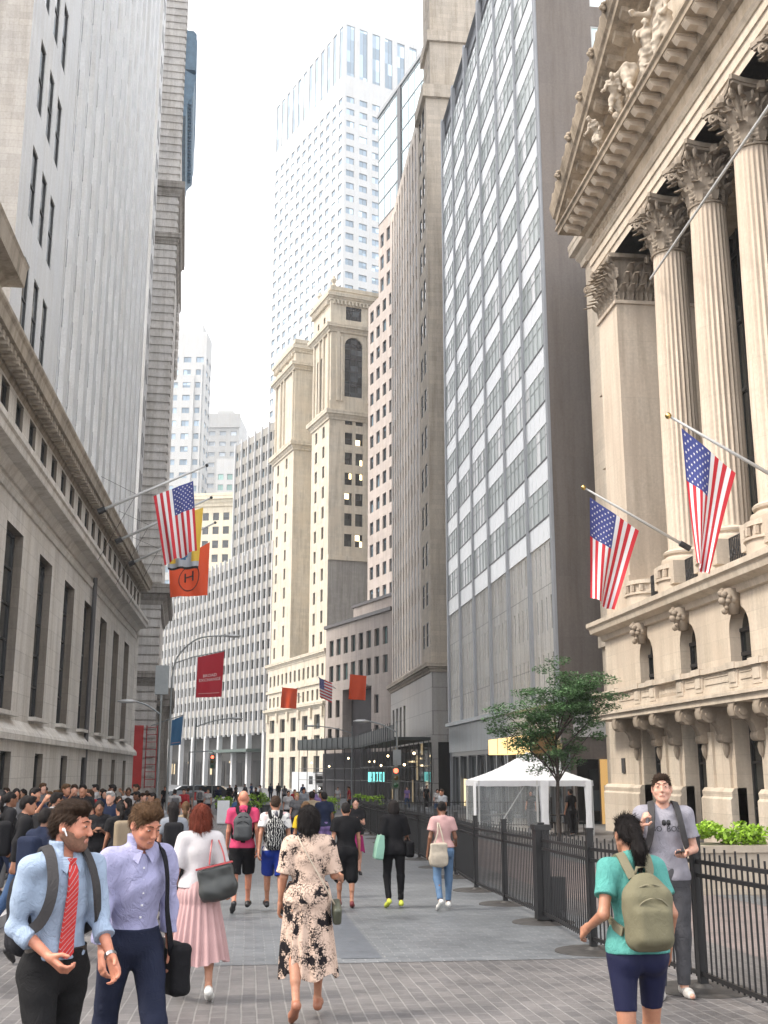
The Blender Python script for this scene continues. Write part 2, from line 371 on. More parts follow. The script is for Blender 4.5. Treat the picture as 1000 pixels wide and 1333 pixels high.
# ============ NEAR LEFT: low limestone bank block with deep tall windows
def bank():
    S = stone('bank_limestone', (0.68, 0.665, 0.645), 1.9, 0.82, joint=0.72, var=0.06, streak=0.22, msize=0.012)
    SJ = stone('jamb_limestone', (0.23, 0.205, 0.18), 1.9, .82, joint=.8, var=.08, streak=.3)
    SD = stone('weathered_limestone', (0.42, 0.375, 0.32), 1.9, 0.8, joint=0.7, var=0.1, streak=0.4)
    near, far = 22.0, 90.3; W = far - near
    t = thing('bank_building', 'low pale limestone block with deep tall windows and flagpoles, along the left pavement', 'building', (-9, near, -0.9), pi / 2)
    o = 0.9
    dr = t.location
    tall = [(c - 1.55 - near, c + 1.55 - near) for c in [43.6 + 6.75 * i for i in range(-3, 7)]]
    low = [(a + .6, b - .6) for a, b in tall]
    m = MB()
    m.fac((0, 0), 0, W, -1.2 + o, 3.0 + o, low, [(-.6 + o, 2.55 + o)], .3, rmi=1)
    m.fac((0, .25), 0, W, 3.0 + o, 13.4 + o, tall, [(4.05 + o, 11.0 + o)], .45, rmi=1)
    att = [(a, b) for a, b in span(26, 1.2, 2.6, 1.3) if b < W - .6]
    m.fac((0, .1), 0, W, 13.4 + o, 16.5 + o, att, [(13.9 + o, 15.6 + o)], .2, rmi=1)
    # end walls, roof
    for x, a, O in ((0, -pi / 2, (0, 30)), (W, pi / 2, (W, 0.02))):
        m.fac(O, a, 30, -1.2 + o, 16.5 + o, [], [], 0)
    m.face([(0, 0, 16.5 + o), (W, 0, 16.5 + o), (W, 30, 16.5 + o), (0, 30, 16.5 + o)])
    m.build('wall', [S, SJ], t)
    m = MB()
    pth = [(0, 0.3), (W, 0.3), (W, 30)]
    molding(m, [(0, 0), (W, 0), (W, 30)], [(-.3, -1.2 + o), (.16, -1.2 + o), (.16, -.75 + o), (.1, -.65 + o), (-.3, -.65 + o)])
    molding(m, pth, [(-.05, 2.98 + o), (.5, 2.98 + o), (.5, 3.2 + o), (.42, 3.35 + o), (.36, 3.4 + o), (-.05, 3.9 + o)])
    molding(m, pth, [(-.1, 11.95 + o), (.13, 12.0 + o), (.2, 12.25 + o), (.13, 12.3 + o), (-.1, 12.4 + o)])
    m.build('string_course', S, t)
    m = MB()
    molding(m, pth, [(-.1, 12.5 + o), (.15, 12.55 + o), (.25, 12.75 + o), (.35, 12.9 + o), (.8, 13.0 + o), (.82, 13.3 + o), (.9, 13.38 + o), (.9, 13.6 + o), (-.1, 13.66 + o)])
    m.build('ledge', S, t)
    m = MB()
    molding(m, pth, [(-.3, 15.62 + o), (.2, 15.7 + o), (.3, 15.95 + o), (.45, 16.05 + o), (.95, 16.12 + o), (1.0, 16.5 + o), (1.08, 16.65 + o), (1.08, 16.78 + o), (-.3, 16.86 + o)])
    for i in range(int(W / .62)): m.box(i * .62 + .1, i * .62 + .4, -.55, -.1, 15.8 + o, 16.06 + o)
    m.build('cornice', SD, t)
    # set-back upper stage standing over the near end
    m = MB(); x1 = 36.4 - near
    m.fac((0, 0.15), 0, x1, 16.8 + o, 18.4 + o, span(5, 1.0, 2.5, 1.2), [(17.1 + o, 17.9 + o)], .4, back=0)
    m.fac((x1, .15), pi / 2, 20, 16.8 + o, 18.4 + o, [], [], 0)
    molding(m, [(0, .15), (x1, .15), (x1, 20)], [(-.1, 17.8 + o), (.25, 17.9 + o), (.45, 18.15 + o), (.9, 18.25 + o), (.95, 18.9 + o), (1.0, 19.05 + o), (-.1, 19.2 + o)])
    m.face([(0, .1, 19.15 + o), (x1, .1, 19.15 + o), (x1, 20, 19.15 + o), (0, 20, 19.15 + o)])
    m.build('attic_stage', SD, t)
    it = grid_wins((0, .25), 0, tall, [(4.05 + o, 11.0 + o)], .41, FR_DK, GL_DK, 2, 5, .09, .08)
    it += grid_wins((0, 0), 0, low, [(-.6 + o, 2.55 + o)], .27, FR_DK, GL_DK, 1, 2, .08)
    it += grid_wins((0, .1), 0, att, [(13.9 + o, 15.6 + o)], .17, FR_DK, GL_DK, 1, 2, .08)
    place_windows(t, it)
    sl = MB(); sl.box(0, 3.4, 0, .35, 0, .16); slm = sl.mesh('sill', [S])
    for a, b in tall: link('sill', slm, t, (a - .15, -.05, 3.88 + o))
    # drainpipe seen between the windows
    d = MB(); d.tube([(64.5 - near, .05, -1 + o), (64.5 - near, .05, 12.6 + o)], .13, 8); d.build('drainpipe', plain('drain_metal', (.09, .09, .095), .5), t)
    return t
bank()

# ============ LEFT: white piered tower behind it
def white_tower():
    S = stone('white_tower_stone', (0.60, 0.615, 0.64), 2.0, 1.1, joint=0.93, var=0.03, streak=0.1, msize=0.01, bmp=.08)
    SN = stone('tower_side_brick', (0.38, 0.36, 0.34), 1.2, .35, joint=0.85, var=0.08, streak=0.2)
    GP = plain('piered_spandrel', (0.44, 0.455, 0.475), 0.6, var=.12, vs=.6)
    t = thing('white_tower', 'tall white tower of close vertical piers rising behind the low left limestone block', 'tower', (-11, 47.1, 0), pi / 2)
    H = 125; W = 106 - 47.1; m = MB()
    cols = [(2.2, 3.5), (4.65, 5.95), (7.0, 8.3)]; rows = [(27.2 + 5.75 * i, 30.9 + 5.75 * i) for i in range(-1, 16)]
    m.fac((0, 0), 0, 10.7, 0, H, cols, rows, .13)
    m.fac((W - 3.2, 0), 0, 3.2, 0, H, [(.7, 1.15), (1.9, 2.35)], span(28, 20, 3.7, 2.1), .07)
    m.fac((W, 0), pi / 2, 30, 0, H, [], [], 0)
    m.face([(0, 0, H), (W, 0, H), (W, 30, H), (0, 30, H)])
    x0, x1 = 10.7, W - 3.2; n = 13; p = (x1 - x0) / n
    for i in range(n):
        a = x0 + i * p
        m.box(a, a + p * .3, 0, .6, 0, H)
        if i % 1 == 0: m.box(a + p * .62, a + p * .70, .16, .6, 0, H)
    m.build('wall', S, t)
    m = MB(); m.fac((0, 30), -pi / 2, 30, 0, H, [], [], 0); m.build('side_wall', SN, t)
    it = grid_wins((0, 0), 0, cols, rows, .11, FR_DK, GL_DK, 1, 2, .08)
    it += grid_wins((W - 3.2, 0), 0, [(.7, 1.15), (1.9, 2.35)], span(28, 20, 3.7, 2.1), .05, FR_DK, GL_DK, 1, 1, .05)
    # recessed window-and-spandrel strips between the piers, one strip per bay
    sm = MB()
    nf = int((H - 18) / 3.7)
    w_ = p * .67
    sm.box(0, w_, 0, .1, 0, H, 0)
    for j in range(nf):
        z = 19 + j * 3.7
        sm.box(.1, w_ * .42, -.05, 0.0, z, z + 1.7, 1); sm.box(w_ * .56, w_ - .1, -.05, 0.0, z, z + 1.7, 1)
    me = sm.mesh('window_strip', [GP, glass('veiled_glazing', (0.24, 0.26, 0.28), pane=(1.2, 1.8), var=.25)])
    for i in range(n): link('window_strip', me, t, (x0 + i * p + p * .3, .3, 0))
    place_windows(t, it)
white_tower()

# ============ LEFT FAR: banded stone tower with a deep blue cornice, turned 3.3 degrees
def banded_tower():
    S = stone('banded_stone', (0.60, 0.585, 0.575), 1.3, 0.9, joint=0.7, var=0.08, streak=0.25)
    SD = stone('banded_base_stone', (0.33, 0.31, 0.29), 1.3, 0.8, joint=0.6, var=0.08, streak=0.35)
    BL = plain('copper_blue_cornice', (0.10, 0.17, 0.24), 0.55, var=.2, vs=2)
    rz = pi / 2 + radians(3.3); W = 19.5; H = 92
    t = thing('banded_tower', 'old stone tower banded in horizontal courses with a jutting blue cornice, beyond the white tower', 'tower', (-9.35, 112, -1.3), rz)
    m = MB(); cols = span(5, 1.6, 3.5, 1.2); rows = span(16, 21, 3.6, 2.2)
    m.fac((0, 0), 0, W, 0, H, cols, rows, .4)
    m.fac((0, 25), -pi / 2, 25, 0, H, [], [], 0); m.fac((W, 0), pi / 2, 25, 0, H, [], [], 0)
    m.face([(0, 0, H), (W, 0, H), (W, 25, H), (0, 25, H)])
    z = 21.5
    while z < 90:          # projecting courses on the end wall, wrapping the corner
        if not (57.6 < z < 59.5 or 63.5 < z < 65.5):
            m.box(-.14, 0.0, .3, 25, z, z + .45); m.box(-.14, 1.0, -.12, .3, z, z + .45)
        z += .9
    z = 0.8
    while z < 19:
        m.box(-.2, 0.0, .35, 25, z, z + .72); m.box(-.2, 1.2, -.15, .35, z, z + .72)
        z += .9
    m.build('wall', S, t)
    m = MB(); pth = [(0, 25), (0, 0), (W, 0), (W, 25)]
    for a_, b_, c_ in ((19.2, 21.2, 1.1), (58.2, 59.4, .5), (63.8, 65.4, .7), (11.2, 12.6, .9)): mpart(t, SD, 'string_course', pth, cornice_prof(a_, b_, c_))
    m = MB(); molding(m, [(.6, 0), (W, 0), (W, 25)], [(-.05, 74), (.4, 74.2), (.5, 75.6), (.8, 76.2), (1.15, 76.8), (1.2, 78.2), (1.3, 78.6), (1.3, 79.3), (-.05, 80)])
    for i in range(24): m.box(.8 + i * .75, 1.15 + i * .75, -1.0, -.3, 75.8, 76.8)
    m2 = MB(); molding(m2, [(.6, 0), (W, 0), (W, 25)], [(-.05, 80.01), (1.25, 80.01), (1.25, 84.6), (.9, 85), (-.05, 85)])
    for i in range(24): m2.box(.75 + i * .75, 1.1 + i * .75, -1.33, -1.2, 80.4, 84)
    m2.build('parapet', BL, t)
    m.build('cornice', BL, t)
    place_windows(t, grid_wins((0, 0), 0, cols, rows, .35, FR_DK, GL_DK, 1, 2, .08))
    # carved swags and brackets on the street corner
    m = MB()
    for j in range(9):
        for k in range(3): m.lathe([(.05, 60 - j * 1.2), (.3, 59.6 - j * 1.2), (.2, 59.2 - j * 1.2), (.05, 59 - j * 1.2)], 6, (W - 1.0 - k * .9, -.15))
    m.build('carving', S, t)
    # columned entrance bay with capital blocks low on the street corner
    m = MB()
    for x in (3, 8.0, 13, 18):
        m.lathe([(.62, 0), (.62, .5), (.48, .6), (.42, 8.6), (.62, 9.0), (.75, 9.4)], 14, (x, -.75))
        m.box(x - .85, x + .85, -1.6, .1, 9.4, 10.1)
    m.box(2, W, -1.75, .1, 10.1, 11.2)
    m.build('colonnade', SD, t, smooth='auto')
banded_tower()

# ============ RIGHT: fluted strip building with corner pavilion
def strip_building():
    S = stone('brownish_granite', (0.68, 0.615, 0.565), 1.4, 0.7, joint=0.8, var=0.08, streak=0.22)
    SL = stone('pavilion_limestone', (0.52, 0.46, 0.39), 1.3, 0.45, joint=0.8, var=0.08, streak=0.25)
    SB = stone('polished_base', (0.40, 0.385, 0.37), 2.4, 2.0, joint=0.5, var=0.04, streak=0.1, rough=.45, msize=.03)
    W = 28.3; P = 5.2; H = 67.5; o = 1.2
    t = thing('ribbed_tower', 'brownish stone tower with narrow dark vertical strips and a plain corner pavilion', 'tower', (15.38, 123.3, -o), -pi / 2)
    a0 = W - P; m = MB(); n = 11; p = a0 / n
    cols = [(i * p + p * .52, i * p + p * .95) for i in range(n)]
    m.fac((0, 0), 0, a0, 10.8 + o, H + o, cols, [(11.4 + o, H - 1.2 + o)], .08)
    m.face([(0, 0, H + o), (a0, 0, H + o), (a0, 25, H + o), (0, 25, H + o)])
    m.fac((0, 25), -pi / 2, 25, 0, H + o, [], [], 0)
    m.build('wall', S, t)
    sm = MB(); sw = p * .43; sm.box(0, sw, 0, .05, 0, H - 12.6, 0)
    for j in range(15): sm.box(.03, sw - .03, -.06, -.001, 0.2 + j * 3.62, 2.4 + j * 3.62, 1)
    me = sm.mesh('window_strip', [plain('strip_spandrel', (.10, .092, .09), .6), plain('strip_glazing', (.035, .035, .04), .4, spec=.3, var=.5, vs=.25)])
    for a, b in cols: link('window_strip', me, t, (a, .10, 11.4 + o))
    # corner pavilion, stepping back near the top
    m = MB(); pc = [(a0 + .7, a0 + 2.0), (a0 + 2.7, a0 + 4.0)]; pc = [(x - a0, y - a0) for x, y in pc]; pr = span(15, 12.4 + o, 3.62, 2.2)
    m.fac((a0, -.12), 0, P, 10.8 + o, 66 + o, pc, pr, .1)
    m.fac((W, -.12), pi / 2, 25, 10.8 + o, 66 + o, [(5, 6.2)], pr, .3, back=0)
    m.fac((a0, 25), -pi / 2, 25.12, H + o, 66 + o + 2, [], [], 0)
    m.face([(a0, -.12, 66 + o), (W, -.12, 66 + o), (W, 25, 66 + o), (a0, 25, 66 + o)])
    molding(m, [(a0, -.12), (W, -.12), (W, 20)], band_prof(65.4 + o, 66.8 + o, .35))
    m.box(a0 + .5, W - .5, .4, 24, 66 + o, 80 + o); molding(m, [(a0 + .5, 24), (a0 + .5, .4), (W - .5, .4), (W - .5, 20)], band_prof(72 + o, 73.2 + o, .3))
    m.box(a0 + 1.2, W - 1.0, 1.2, 24, 80 + o, 96 + o)
    for j in range(7):
        for k in (1.9, 3.4): m.box(a0 + k, a0 + k + .8, .36, .5, 67.6 + j * 3.3 - (0), 69.4 + j * 3.3)
    m.build('corner_pavilion', SL, t)
    place_windows(t, grid_wins((a0, -.12), 0, pc, pr, .08, FR_DK, GL_DK, 1, 2, .08))
    # base storey of polished slabs under a cornice
    m = MB(); bc = [(1.5, 3.0), (4.4, 5.9), (7.3, 8.8), (10.2, 11.7)]
    m.fac((0, -.1), 0, W, 0, 10.2 + o, bc, [(5.0 + o, 8.2 + o)], .5)
    m.fac((W, -.1), pi / 2, 25, 0, 10.2 + o, [], [], 0)
    m.box(.3, W - .4, -.2, -.11, .1, 4.2 + o, 1); m.box(W + .01, W + .1, .4, 8, .1, 4.2 + o, 1)
    m.build('base_wall', [SB, glass('dim_arcade_glazing', (.02, .018, .016), pane=(1.4, 2.2), var=.8, lit=.12)], t)
    m = MB(); molding(m, [(0, -.1), (W, -.1), (W, 24.9)], cornice_prof(10.1 + o, 10.9 + o, .55)); m.build('cornice', SL, t)
    place_windows(t, grid_wins((0, -.1), 0, bc, [(5.0 + o, 8.2 + o)], .45, FR_GR, GL_GN, 1, 2, .08))
strip_building()

# ============ RIGHT: slab of glass and white spandrel panels with grey piers
def modern_slab():
    G = plain('grey_pier_cladding', (0.34, 0.355, 0.38), 0.45, var=.06, vs=.7)
    GR = stone('taupe_brick_side', (0.17, 0.15, 0.138), 1.6, 3.2, joint=0.9, var=0.04, streak=0.2, bmp=.05, rough=.7)
    WP = plain('white_spandrel_panel', (0.86, 0.88, 0.89), 0.22, var=.06, vs=.3)
    BP = stone('beige_precast_panel', (0.78, 0.77, 0.74), .97, 4.2, joint=0.6, var=0.05, streak=0.2, msize=.03, rough=.6)
    BG = stone('bluish_metal_panel', (0.42, 0.47, 0.51), 1.8, 3.4, joint=0.55, var=0.06, streak=0.1, msize=.02, rough=.35)
    o = 1.1; far, near = 87.75, 55.5; W = far - near; H = 57.0
    t = thing('office_slab', 'glass and white panel office slab with grey piers and a blank taupe side wall', 'building', (15.5, far, -o), -pi / 2)
    nb = 6; p = W / nb
    m = MB(); m.fac((W, 0), pi / 2, 40, 0, H + o + 1.2, [(3.25, 4.75), (8, 9.5)], span(4, 42.6 + o, 3.2, 1.9) , .12)
    m.build('side_wall', GR, t)
    m = MB(); m.face([(0, 0, H + o + 1), (W, 0, H + o + 1), (W, 40, H + o + 1), (0, 40, H + o + 1)]); m.fac((0, 40), -pi / 2, 40, 0, H + o + 1, [], [], 0)
    m.box(0, W, .3, .6, H + o, H + o + 1.2)
    m.build('roof', G, t)
    pm = MB(); pm.box(-.2, .2, -.12, .2, 5.2 + o, H + o + 1.2); pme = pm.mesh('pier', [G])
    for i in range(nb + 1): link('pier', pme, t, (i * p + (.28 if i == 0 else -.28 if i == nb else 0), 0, 0))
    # floors of five-light windows over white spandrels; each bay of each floor is one window part
    fh = 3.2; bw = p - .4; nf = 13
    wm = MB(); wm.face([(0, 0, 0), (bw, 0, 0), (bw, 0, 1.95), (0, 0, 1.95)], 1)
    for i in range(6): x = i * bw / 5; wm.box(max(0, x - .045), min(bw, x + .045), -.045, .02, 0, 1.95, 0)
    wm.box(0, bw, -.08, .02, -.06, .03, 2); wm.box(0, bw, -.03, .02, 1.3, 1.34, 0)
    wme = wm.mesh('window', [plain('pale_mullion', (.42, .45, .45), .35), glass('sky_painted_glazing', (0.60, 0.66, 0.64), pane=(bw / 5, 3.2), var=.35, spec=1.0, rough=.35), FR_DK])  # pale glass colour paints in the reflection of the bright sky
    sm = MB()
    for i in range(5): sm.box(i * bw / 5 + .025, (i + 1) * bw / 5 - .025, -.05, .05, 0, fh - 1.95 - .05)
    sme = sm.mesh('spandrel', [WP])
    for j in range(nf + 1):
        z = 13.85 + o + j * fh
        for i in range(nb):
            link('window', wme, t, (i * p + .2, 0.02, z + fh - 1.95)) if j < nf else None
            if j < nf: link('spandrel', sme, t, (i * p + .2, 0.02, z))
    # precast lower storeys with slot windows
    m = MB(); sl = []
    for i in range(nb):
        for k in range(5): sl.append((i * p + .28 + bw * (k + .74) / 5, i * p + .28 + bw * (k + 1) / 5))
    rows = [(6.3 + o, 7.9 + o), (9.1 + o, 10.9 + o), (12.2 + o, 13.7 + o)]
    m.fac((0, .05), 0, W, 5.4 + o, 13.85 + o, sl, rows, .05, back=1)
    m.build('precast_wall', [BP, plain('slot_glass', (.05, .055, .06), .3)], t)
    m = MB(); molding(m, [(0, 0), (W, 0), (W, 3)], band_prof(5.15 + o, 5.45 + o, .35)); m.fac((0, -.05), 0, W, 3.2 + o, 5.2 + o, [], [], 0)
    m.build('ledge', BG, t)
    # glazed shopfront
    m = MB(); m.fac((0, .1), 0, W, 0, 3.2 + o, [(.6 + i * 3.2, 3.5 + i * 3.2) for i in range(10)], [(.35, 2.9 + o)], .3)
    m.build('shopfront_frame', plain('shop_steel', (.12, .13, .14), .35), t)
    place_windows(t, [(x, y, z, a, me) for x, y, z, a, me in grid_wins((0, .1), 0, [(.6 + i * 3.2, 3.5 + i * 3.2) for i in range(10)], [(.35, 2.9 + o)], .25, FR_GR, glass('shop_glazing', (.035, .05, .055), pane=(1.5, 2), var=.7, lit=.7), 2, 1, .06)], 'shop_window')
    place_windows(t, [(W - .1, a, z, pi / 2, win_mesh(1.5, 1.9, 1, 1, .08, FR_LT, glass('sky_glazing', (.35, .45, .45), pane=(2, 2), var=.2))) for a in (3.25, 8) for z in [c[0] for c in span(4, 42.6 + o, 3.2, 1.9)]], 'side_window')
    # lit golden fascia over the shop entrance
    m = MB(); m.box(21.4, 31.6, -1.45, -.3, 2.75 + o, 3.62 + o)
    for i in range(5): m.box(21.4 + i * 2.55 - .02, 21.4 + i * 2.55 + .02, -1.48, -1.44, 2.75 + o, 3.62 + o, 1)
    m.build('lit_fascia', [emit('gold_lit_panel', (1.0, .68, .28), .75), FR_GR], t)
    m = MB(); m.box(31.61, 32.0, -1.5, -.2, 2.6 + o, 3.75 + o, 0); m.box(W + .02, W + .1, 1.9, 2.7, .3, 2.4 + o, 1); m.box(W + .02, W + .12, .7, 1.8, .3, 2.4 + o, 2); m.box(W + .02, W + .1, .6, 3.2, 3.5 + o, 5.6 + o, 3)
    m.build('entrance_panel', [plain('bronze_panel', (.25, .16, .07), .35, metal=.5, var=.3, vs=.8), emit('amber_interior', (.75, .45, .16), .25), GL_DK, plain('white_wall_panel', (.6, .6, .58), .5)], t)
modern_slab()

# ============ LOW PINK GRANITE BLOCK + PINK TOWER + GLASS TOP
def pink_group():
    S = stone('pinkish_granite', (0.42, 0.375, 0.355), 1.5, 0.75, joint=0.82, var=0.05, streak=0.18)
    K = plain('dark_coping', (.06, .05, .05), .5)
    o = 1.3
    # low block
    d = (-.309, .951); L_ = 19.6; ang = atan2(-d[1], -d[0])
    far = (15.34 + d[0] * L_, 123.5 + d[1] * L_)
    t = thing('low_granite_block', 'low pinkish granite block with a dark entrance recess, between cream tower and ribbed tower', 'building', (far[0], far[1], -o), ang)
    W = L_; H = 19.5; m = MB(); cols = span(8, 1.2, 2.3, 1.35); rows = [(12.6 + o, 14.6 + o), (15.8 + o, 17.8 + o)]
    low = [(.9, 2.2), (3.4, 4.7)]
    m.fac((0, 0), 0, W, 11.4 + o, H + o, cols, rows, .35)
    m.fac((0, 0), 0, 5.6, 0, 11.4 + o, low, [(4.6 + o, 6.9 + o), (8.2 + o, 10.3 + o)], .35)
    m.fac((14.2, 0), 0, W - 14.2, 0, 11.4 + o, [(.8, 2.0)], [(4.6 + o, 6.9 + o), (8.2 + o, 10.3 + o)], .35)
    # deep entrance recess
    m.fac((5.6, 2.6), 0, 8.6, 0, 11.4 + o, [(1, 2.4), (3.5, 4.9), (6, 7.4)], [(3.8 + o, 6.8 + o)], .3, mi=1); m.box(5.62, 14.18, 1.2, 1.3, 3.6 + o, 11.3 + o, 1); m.box(.1, W, -.3, -.06, .1, 3.9 + o, 1)
    m.face([(5.6, 0, 0), (5.6, 0, 11.4 + o), (5.6, 2.6, 11.4 + o), (5.6, 2.6, 0)]); m.face([(14.2, 0, 0), (14.2, 2.6, 0), (14.2, 2.6, 11.4 + o), (14.2, 0, 11.4 + o)])
    m.face([(5.6, 0, 11.4 + o), (14.2, 0, 11.4 + o), (14.2, 2.6, 11.4 + o), (5.6, 2.6, 11.4 + o)])
    m.fac((0, 22), -pi / 2, 22, 0, H + o, [], [], 0); m.fac((W, 0), pi / 2, 22, 0, H + o, [], [], 0)
    m.face([(0, 0, H + o), (W, 0, H + o), (W, 22, H + o), (0, 22, H + o)])
    m.box(3.0, W - .02, 2.5, 21, H + o, H + 2.6 + o)
    m.build('wall', [S, plain('dark_shade_paint', (.03, .028, .034), .8, var=.3, vs=.6)], t)  # dark coat paints in recess shade together with blue-black scaffolding
    m = MB(); molding(m, [(0, 22), (0, 0), (W, 0), (W, 20)], band_prof(H - .1 + o, H + .35 + o, .25)); molding(m, [(3.0, 20), (3.0, 2.5), (W, 2.5)], band_prof(H + 2.4 + o, H + 2.8 + o, .2))
    m.build('coping', K, t)
    it = grid_wins((0, 0), 0, cols, rows, .3, FR_DK, GL_GN, 2, 1, .07)
    it += grid_wins((0, 0), 0, low, [(4.6 + o, 6.9 + o), (8.2 + o, 10.3 + o)], .3, FR_DK, GL_DK, 2, 1, .07)
    it += grid_wins((14.2, 0), 0, [(.8, 2.0)], [(4.6 + o, 6.9 + o), (8.2 + o, 10.3 + o)], .3, FR_DK, GL_DK, 2, 1, .07)
    it += grid_wins((5.6, 2.6), 0, [(1, 2.4), (3.5, 4.9), (6, 7.4)], [(3.8 + o, 6.8 + o)], .25, FR_DK, GL_DK, 1, 2, .07)
    place_windows(t, it)
    # pink tower
    d = (-.264, .965); L_ = 12.4; ang = atan2(-d[1], -d[0]); far = (17.9, 174.6)
    t = thing('pink_tower', 'pinkish stone tower with square windows and blue glass top right of the cream tower', 'tower', (far[0], far[1], -o), ang)
    m = MB(); W = 14.0; cols = span(5, .9, 2.75, 1.5); rows = span(15, 24 + o, 3.62, 2.0)
    m.fac((0, 0), 0, W, 0, 78 + o, cols, rows, .35); m.fac((0, 22), -pi / 2, 22, 0, 78 + o, [], [], 0); m.fac((W, 0), pi / 2, 22, 0, 78 + o, [], [], 0)
    m.face([(0, 0, 78 + o), (W, 0, 78 + o), (W, 22, 78 + o), (0, 22, 78 + o)])
    c2 = span(6, .8, 2.75, 1.5); r2 = span(3, 79.4 + o, 4.0, 2.4)
    m.fac((2.6, .8), 0, 21, 78 + o, 92 + o, c2, r2, .35); m.fac((2.6, 22), -pi / 2, 21.2, 78 + o, 92 + o, [], [], 0)
    m.fac((23.6, .8), pi / 2, 21, 78 + o, 92 + o, [], [], 0)
    m.build('wall', S, t)
    it = grid_wins((0, 0), 0, cols, rows, .3, FR_DK, GL_BL, 2, 1, .07) + grid_wins((2.6, .8), 0, c2, r2, .3, FR_GR, GL_BL, 2, 1, .07)
    place_windows(t, it)
    gp = MB(); gp.box(0, 21, 0, 20, 0, 20.5, 0)
    for j in range(6): gp.box(-.06, 21.06, -.1, -.001, j * 4.0, j * 4.0 + .22, 1); gp.box(-.1, -.001, 0, 20, j * 4.0, j * 4.0 + .22, 1)
    for i in range(9): gp.box(i * 2.6 - .04, i * 2.6 + .04, -.06, -.001, 0, 20.5, 1)
    gp.box(8.8, 10.2, -.25, .1, 0, 20.5, 2)
    gp.box(-.3, 21.3, -.3, 20, 20.5, 21.1, 1)
    gp.build('glass_storeys', [glass('pale_blue_curtain_wall', (.42, .55, .60), rough=.12, pane=(2.6, 4), var=.12), FR_GR, FR_DK], t).location = (2.6, .8, 92 + o)
pink_group()
# ============ CREAM TOWER with two arcaded pavilions
def arch_poly(x0, x1, z0, zs, n=10):
    c = (x0 + x1) / 2; r = (x1 - x0) / 2
    return [(x0, z0), (x1, z0), (x1, zs)] + [(c + r * cos(pi * k / n), zs + r * sin(pi * k / n)) for k in range(1, n)] + [(x0, zs)]
def arch_infill(m, f, x0, x1, zs, zt, n=10, mi=None):
    """wall filling between a semicircle sprung at zs and the rectangle top zt; f(x,z)->3D"""
    c = (x0 + x1) / 2; r = (x1 - x0) / 2
    a = [(c + r * cos(pi * k / n), zs + r * sin(pi * k / n)) for k in range(n + 1)]
    for p, q in zip(a, a[1:]): m.face([f(p[0], p[1]), f(p[0], zt), f(q[0], zt), f(q[0], q[1])], mi)
def arched_window(w, h, gl, fr, nx=3, nz=5, name='arched_window'):
    m = MB(); r = w / 2; P_ = arch_poly(0, w, 0, h - r, 12); m.face([(x, 0, z) for x, z in P_], 1)
    for i in range(nx + 1):
        x = w * i / nx; zt = h - r + sqrt(max(0, r * r - (x - r) ** 2)); m.box(max(0, x - .06), min(w, x + .06), -.08, .01, 0, zt, 0)
    for j in range(nz): m.box(0, w, -.1, .01, (h - r) * j / (nz - 1) - .05 + .05, (h - r) * j / (nz - 1) + .12, 0)
    return m.mesh(name, [fr, gl])
